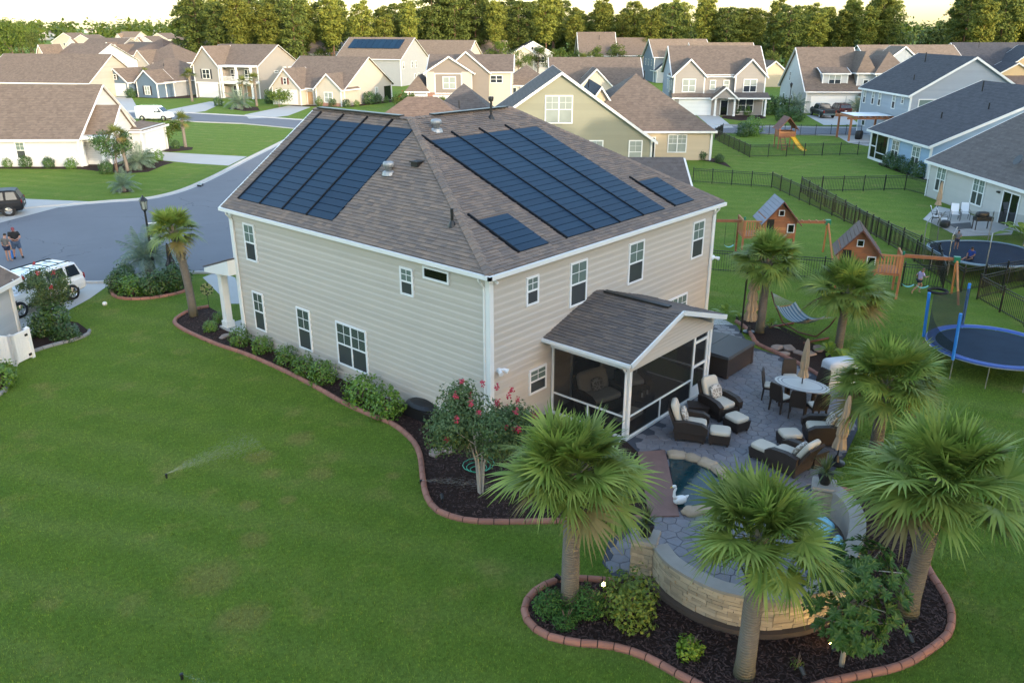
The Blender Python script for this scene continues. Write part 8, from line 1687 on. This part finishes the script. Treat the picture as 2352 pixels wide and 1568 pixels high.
def tree(ms, label, x, y, s, rz, name='pine_tree', group=None):
    root = thing(name, label, 'tree', (x,y,0), rz, group, scale=s); inst('trunk', ms[0], root); inst('crown', ms[1], root); return root
FWD = Vector((math.cos(0.721808), math.sin(0.721808))); RGT = Vector((math.sin(0.721808), -math.cos(0.721808))); C0 = Vector((-17.1302, -15.9822))
def grd(a, b): v = C0+RGT*a+FWD*b; return v.x, v.y    # a metres to the right of the axis, b metres ahead
r = random.Random(5); k = 0; CNT = {}
ORD = ['leftmost','second from left','third from left','fourth from left','fifth from left','sixth from left','seventh from left','eighth from left','ninth from left']
def nth(key): CNT[key] = CNT.get(key,-1)+1; return ORD[min(CNT[key],8)]
wt = ['front row pine ','second row pine ','third row pine ','hindmost pine ']
marks = [(-.34,'left end, beside the far roofs'),(-.24,'above the porch house'),(-.15,'above the cream house'),(-.06,'above the long solar array'),(.03,'above the white gabled house'),(.10,'above the stepped brown roof'),(.17,'above the slate house'),(.26,'above the twin gabled house'),(.36,'above the white two storey house'),(.46,'above the grey gabled house'),(.56,'above the dark roofed house'),(.66,'at the right edge')]
for row in range(4):
    b0 = 232+row*17; a = -.345*b0
    while a < .70*b0:
        u = a/b0; b = b0+r.uniform(-7,7)-(26 if u > .42 else 0)+14*math.sin(u*9+1)
        if row == 0 and -.06 < u < .0 and False: a += 5; continue
        s = r.uniform(.84,1.08)*(.99 if u < -.18 else .88 if u < -.1 else .99 if u < .06 else .85 if u < .37 else .99)
        if r.random() < .12: s *= .8
        x, y = grd(a, b); w_ = min(marks, key=lambda m_: abs(m_[0]-u))[1]
        tree(PM[r.randrange(6)], wt[row]+w_+', '+nth(wt[row]+w_), x, y, (s*r.uniform(.95,1.15),s*r.uniform(.95,1.15),s), r.uniform(0,6.28), group='pines of the wood behind the houses, '+w_)
        a += r.uniform(4.6,8.0)+(1.2 if row else 0)
# undergrowth and small trees at the foot of the pines
for i in range(46):
    u = -.33+i*.0225; b = 222+r.uniform(-4,16)-(24 if u > .42 else 0); x, y = grd(u*b, b); w_ = min(marks, key=lambda m_: abs(m_[0]-u))[1]
    tree(DM[r.randrange(3)], 'small leafy tree at the wood edge '+w_+', '+nth('s'+w_), x, y, r.uniform(.42,.75), r.uniform(0,6.28), 'leafy_tree', 'small trees at the edge of the pine wood, '+w_)
# trees at the left edge
for i, (px, s, d) in enumerate((((82.73,288.88),1.12,1),((81.83,276.65),1.15,0),((89.45,289.53),.98,2),((101.83,315.31),.85,2),((114.28,379.30),1.3,0),((123.51,391.29),1.35,1),((137.56,417.93),1.25,0),((80.42,291.89),1.25,1),((273.96,770.68),1.3,2),((514.35,1373.46),1.1,1))):
    tree(DM[d], ('leafy tree at the left edge above the beige gabled house','broad leafy tree in front of the left wood','leafy tree with dark crown near the small white gable','dark leafy tree touching the small white gable','tall tree at the back left edge','tall tree behind the broad leafy tree','tall tree rising behind the small white gable','tree cut off by the left edge of the picture','dark tree left of the farthest roofs','low tree at the start of the farthest roofs')[i], px[0], px[1], s, i*1.3, 'leafy_tree')
for i, (px, s, lab) in enumerate((((554.80,1074.89),.8,'round tree among the far roofs, left of the pair'),((560.71,1063.18),.75,'round tree among the far roofs, right of the pair'),((713.58,1547.44),.7,'round tree among the far roofs, above the grey gable'),((872.73,2226.79),.7,'small tree between the farthest roofs on the left'),((967.04,2366.68),.75,'small tree in the farthest row of roofs'))): tree(DM[i%3], lab, px[0], px[1], s, i, 'leafy_tree')
# dense depth of the wood behind the front rows, one mass
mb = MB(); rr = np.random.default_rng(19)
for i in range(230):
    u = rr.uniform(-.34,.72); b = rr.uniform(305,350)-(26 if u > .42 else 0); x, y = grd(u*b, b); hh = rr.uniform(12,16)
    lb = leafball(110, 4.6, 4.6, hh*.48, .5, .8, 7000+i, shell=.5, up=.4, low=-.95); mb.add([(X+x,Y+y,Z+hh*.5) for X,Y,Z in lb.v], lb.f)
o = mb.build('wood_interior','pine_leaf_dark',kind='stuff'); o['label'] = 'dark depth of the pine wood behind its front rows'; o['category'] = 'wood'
# far wood on the horizon, one mass
mb = MB(); rr = np.random.default_rng(9)
for i in range(820):
    u = rr.uniform(-.72,.75); b = rr.uniform(640,1050); x, y = grd(u*b, b); hh = rr.uniform(12,21); w = rr.uniform(5,9)
    lb = leafball(34, w, w, hh*.52, 1.3, 2.0, 5000+i, shell=.6, up=.4, low=-1); mb.add([(X+x,Y+y,Z+hh*.45) for X,Y,Z in lb.v], lb.f)
o = mb.build('far_wood','wood_leaf',kind='stuff'); o['label'] = 'far wood along the horizon'; o['category'] = 'wood'
# wood on the near side of the garden, behind the camera: it shades the whole foreground at this hour
i = 0
for row in range(3):
    x = -70
    while x < 150:
        hs = 1.0
        if 44 < x < 58: hs = .82
        if -32 < x < 3: hs = 1.1
        if x > 62: hs = 1.12
        y = -40-row*8+r.uniform(-2,2); s = hs*r.uniform(.92,1.05)*(.90)
        tree(PM[r.randrange(6)] if row else DM[r.randrange(3)], ('leafy tree of the wood behind the viewer','pine of the wood behind the viewer')[1 if row else 0], x, y, (s*1.25,s*1.25,s) if row else (s*1.2,s*1.2,s*1.35), r.uniform(0,6.28), 'pine_tree' if row else 'leafy_tree', ('leafy trees of the wood behind the viewer','pines of the wood behind the viewer')[1 if row else 0])
        x += r.uniform(3.6,5.6); i += 1
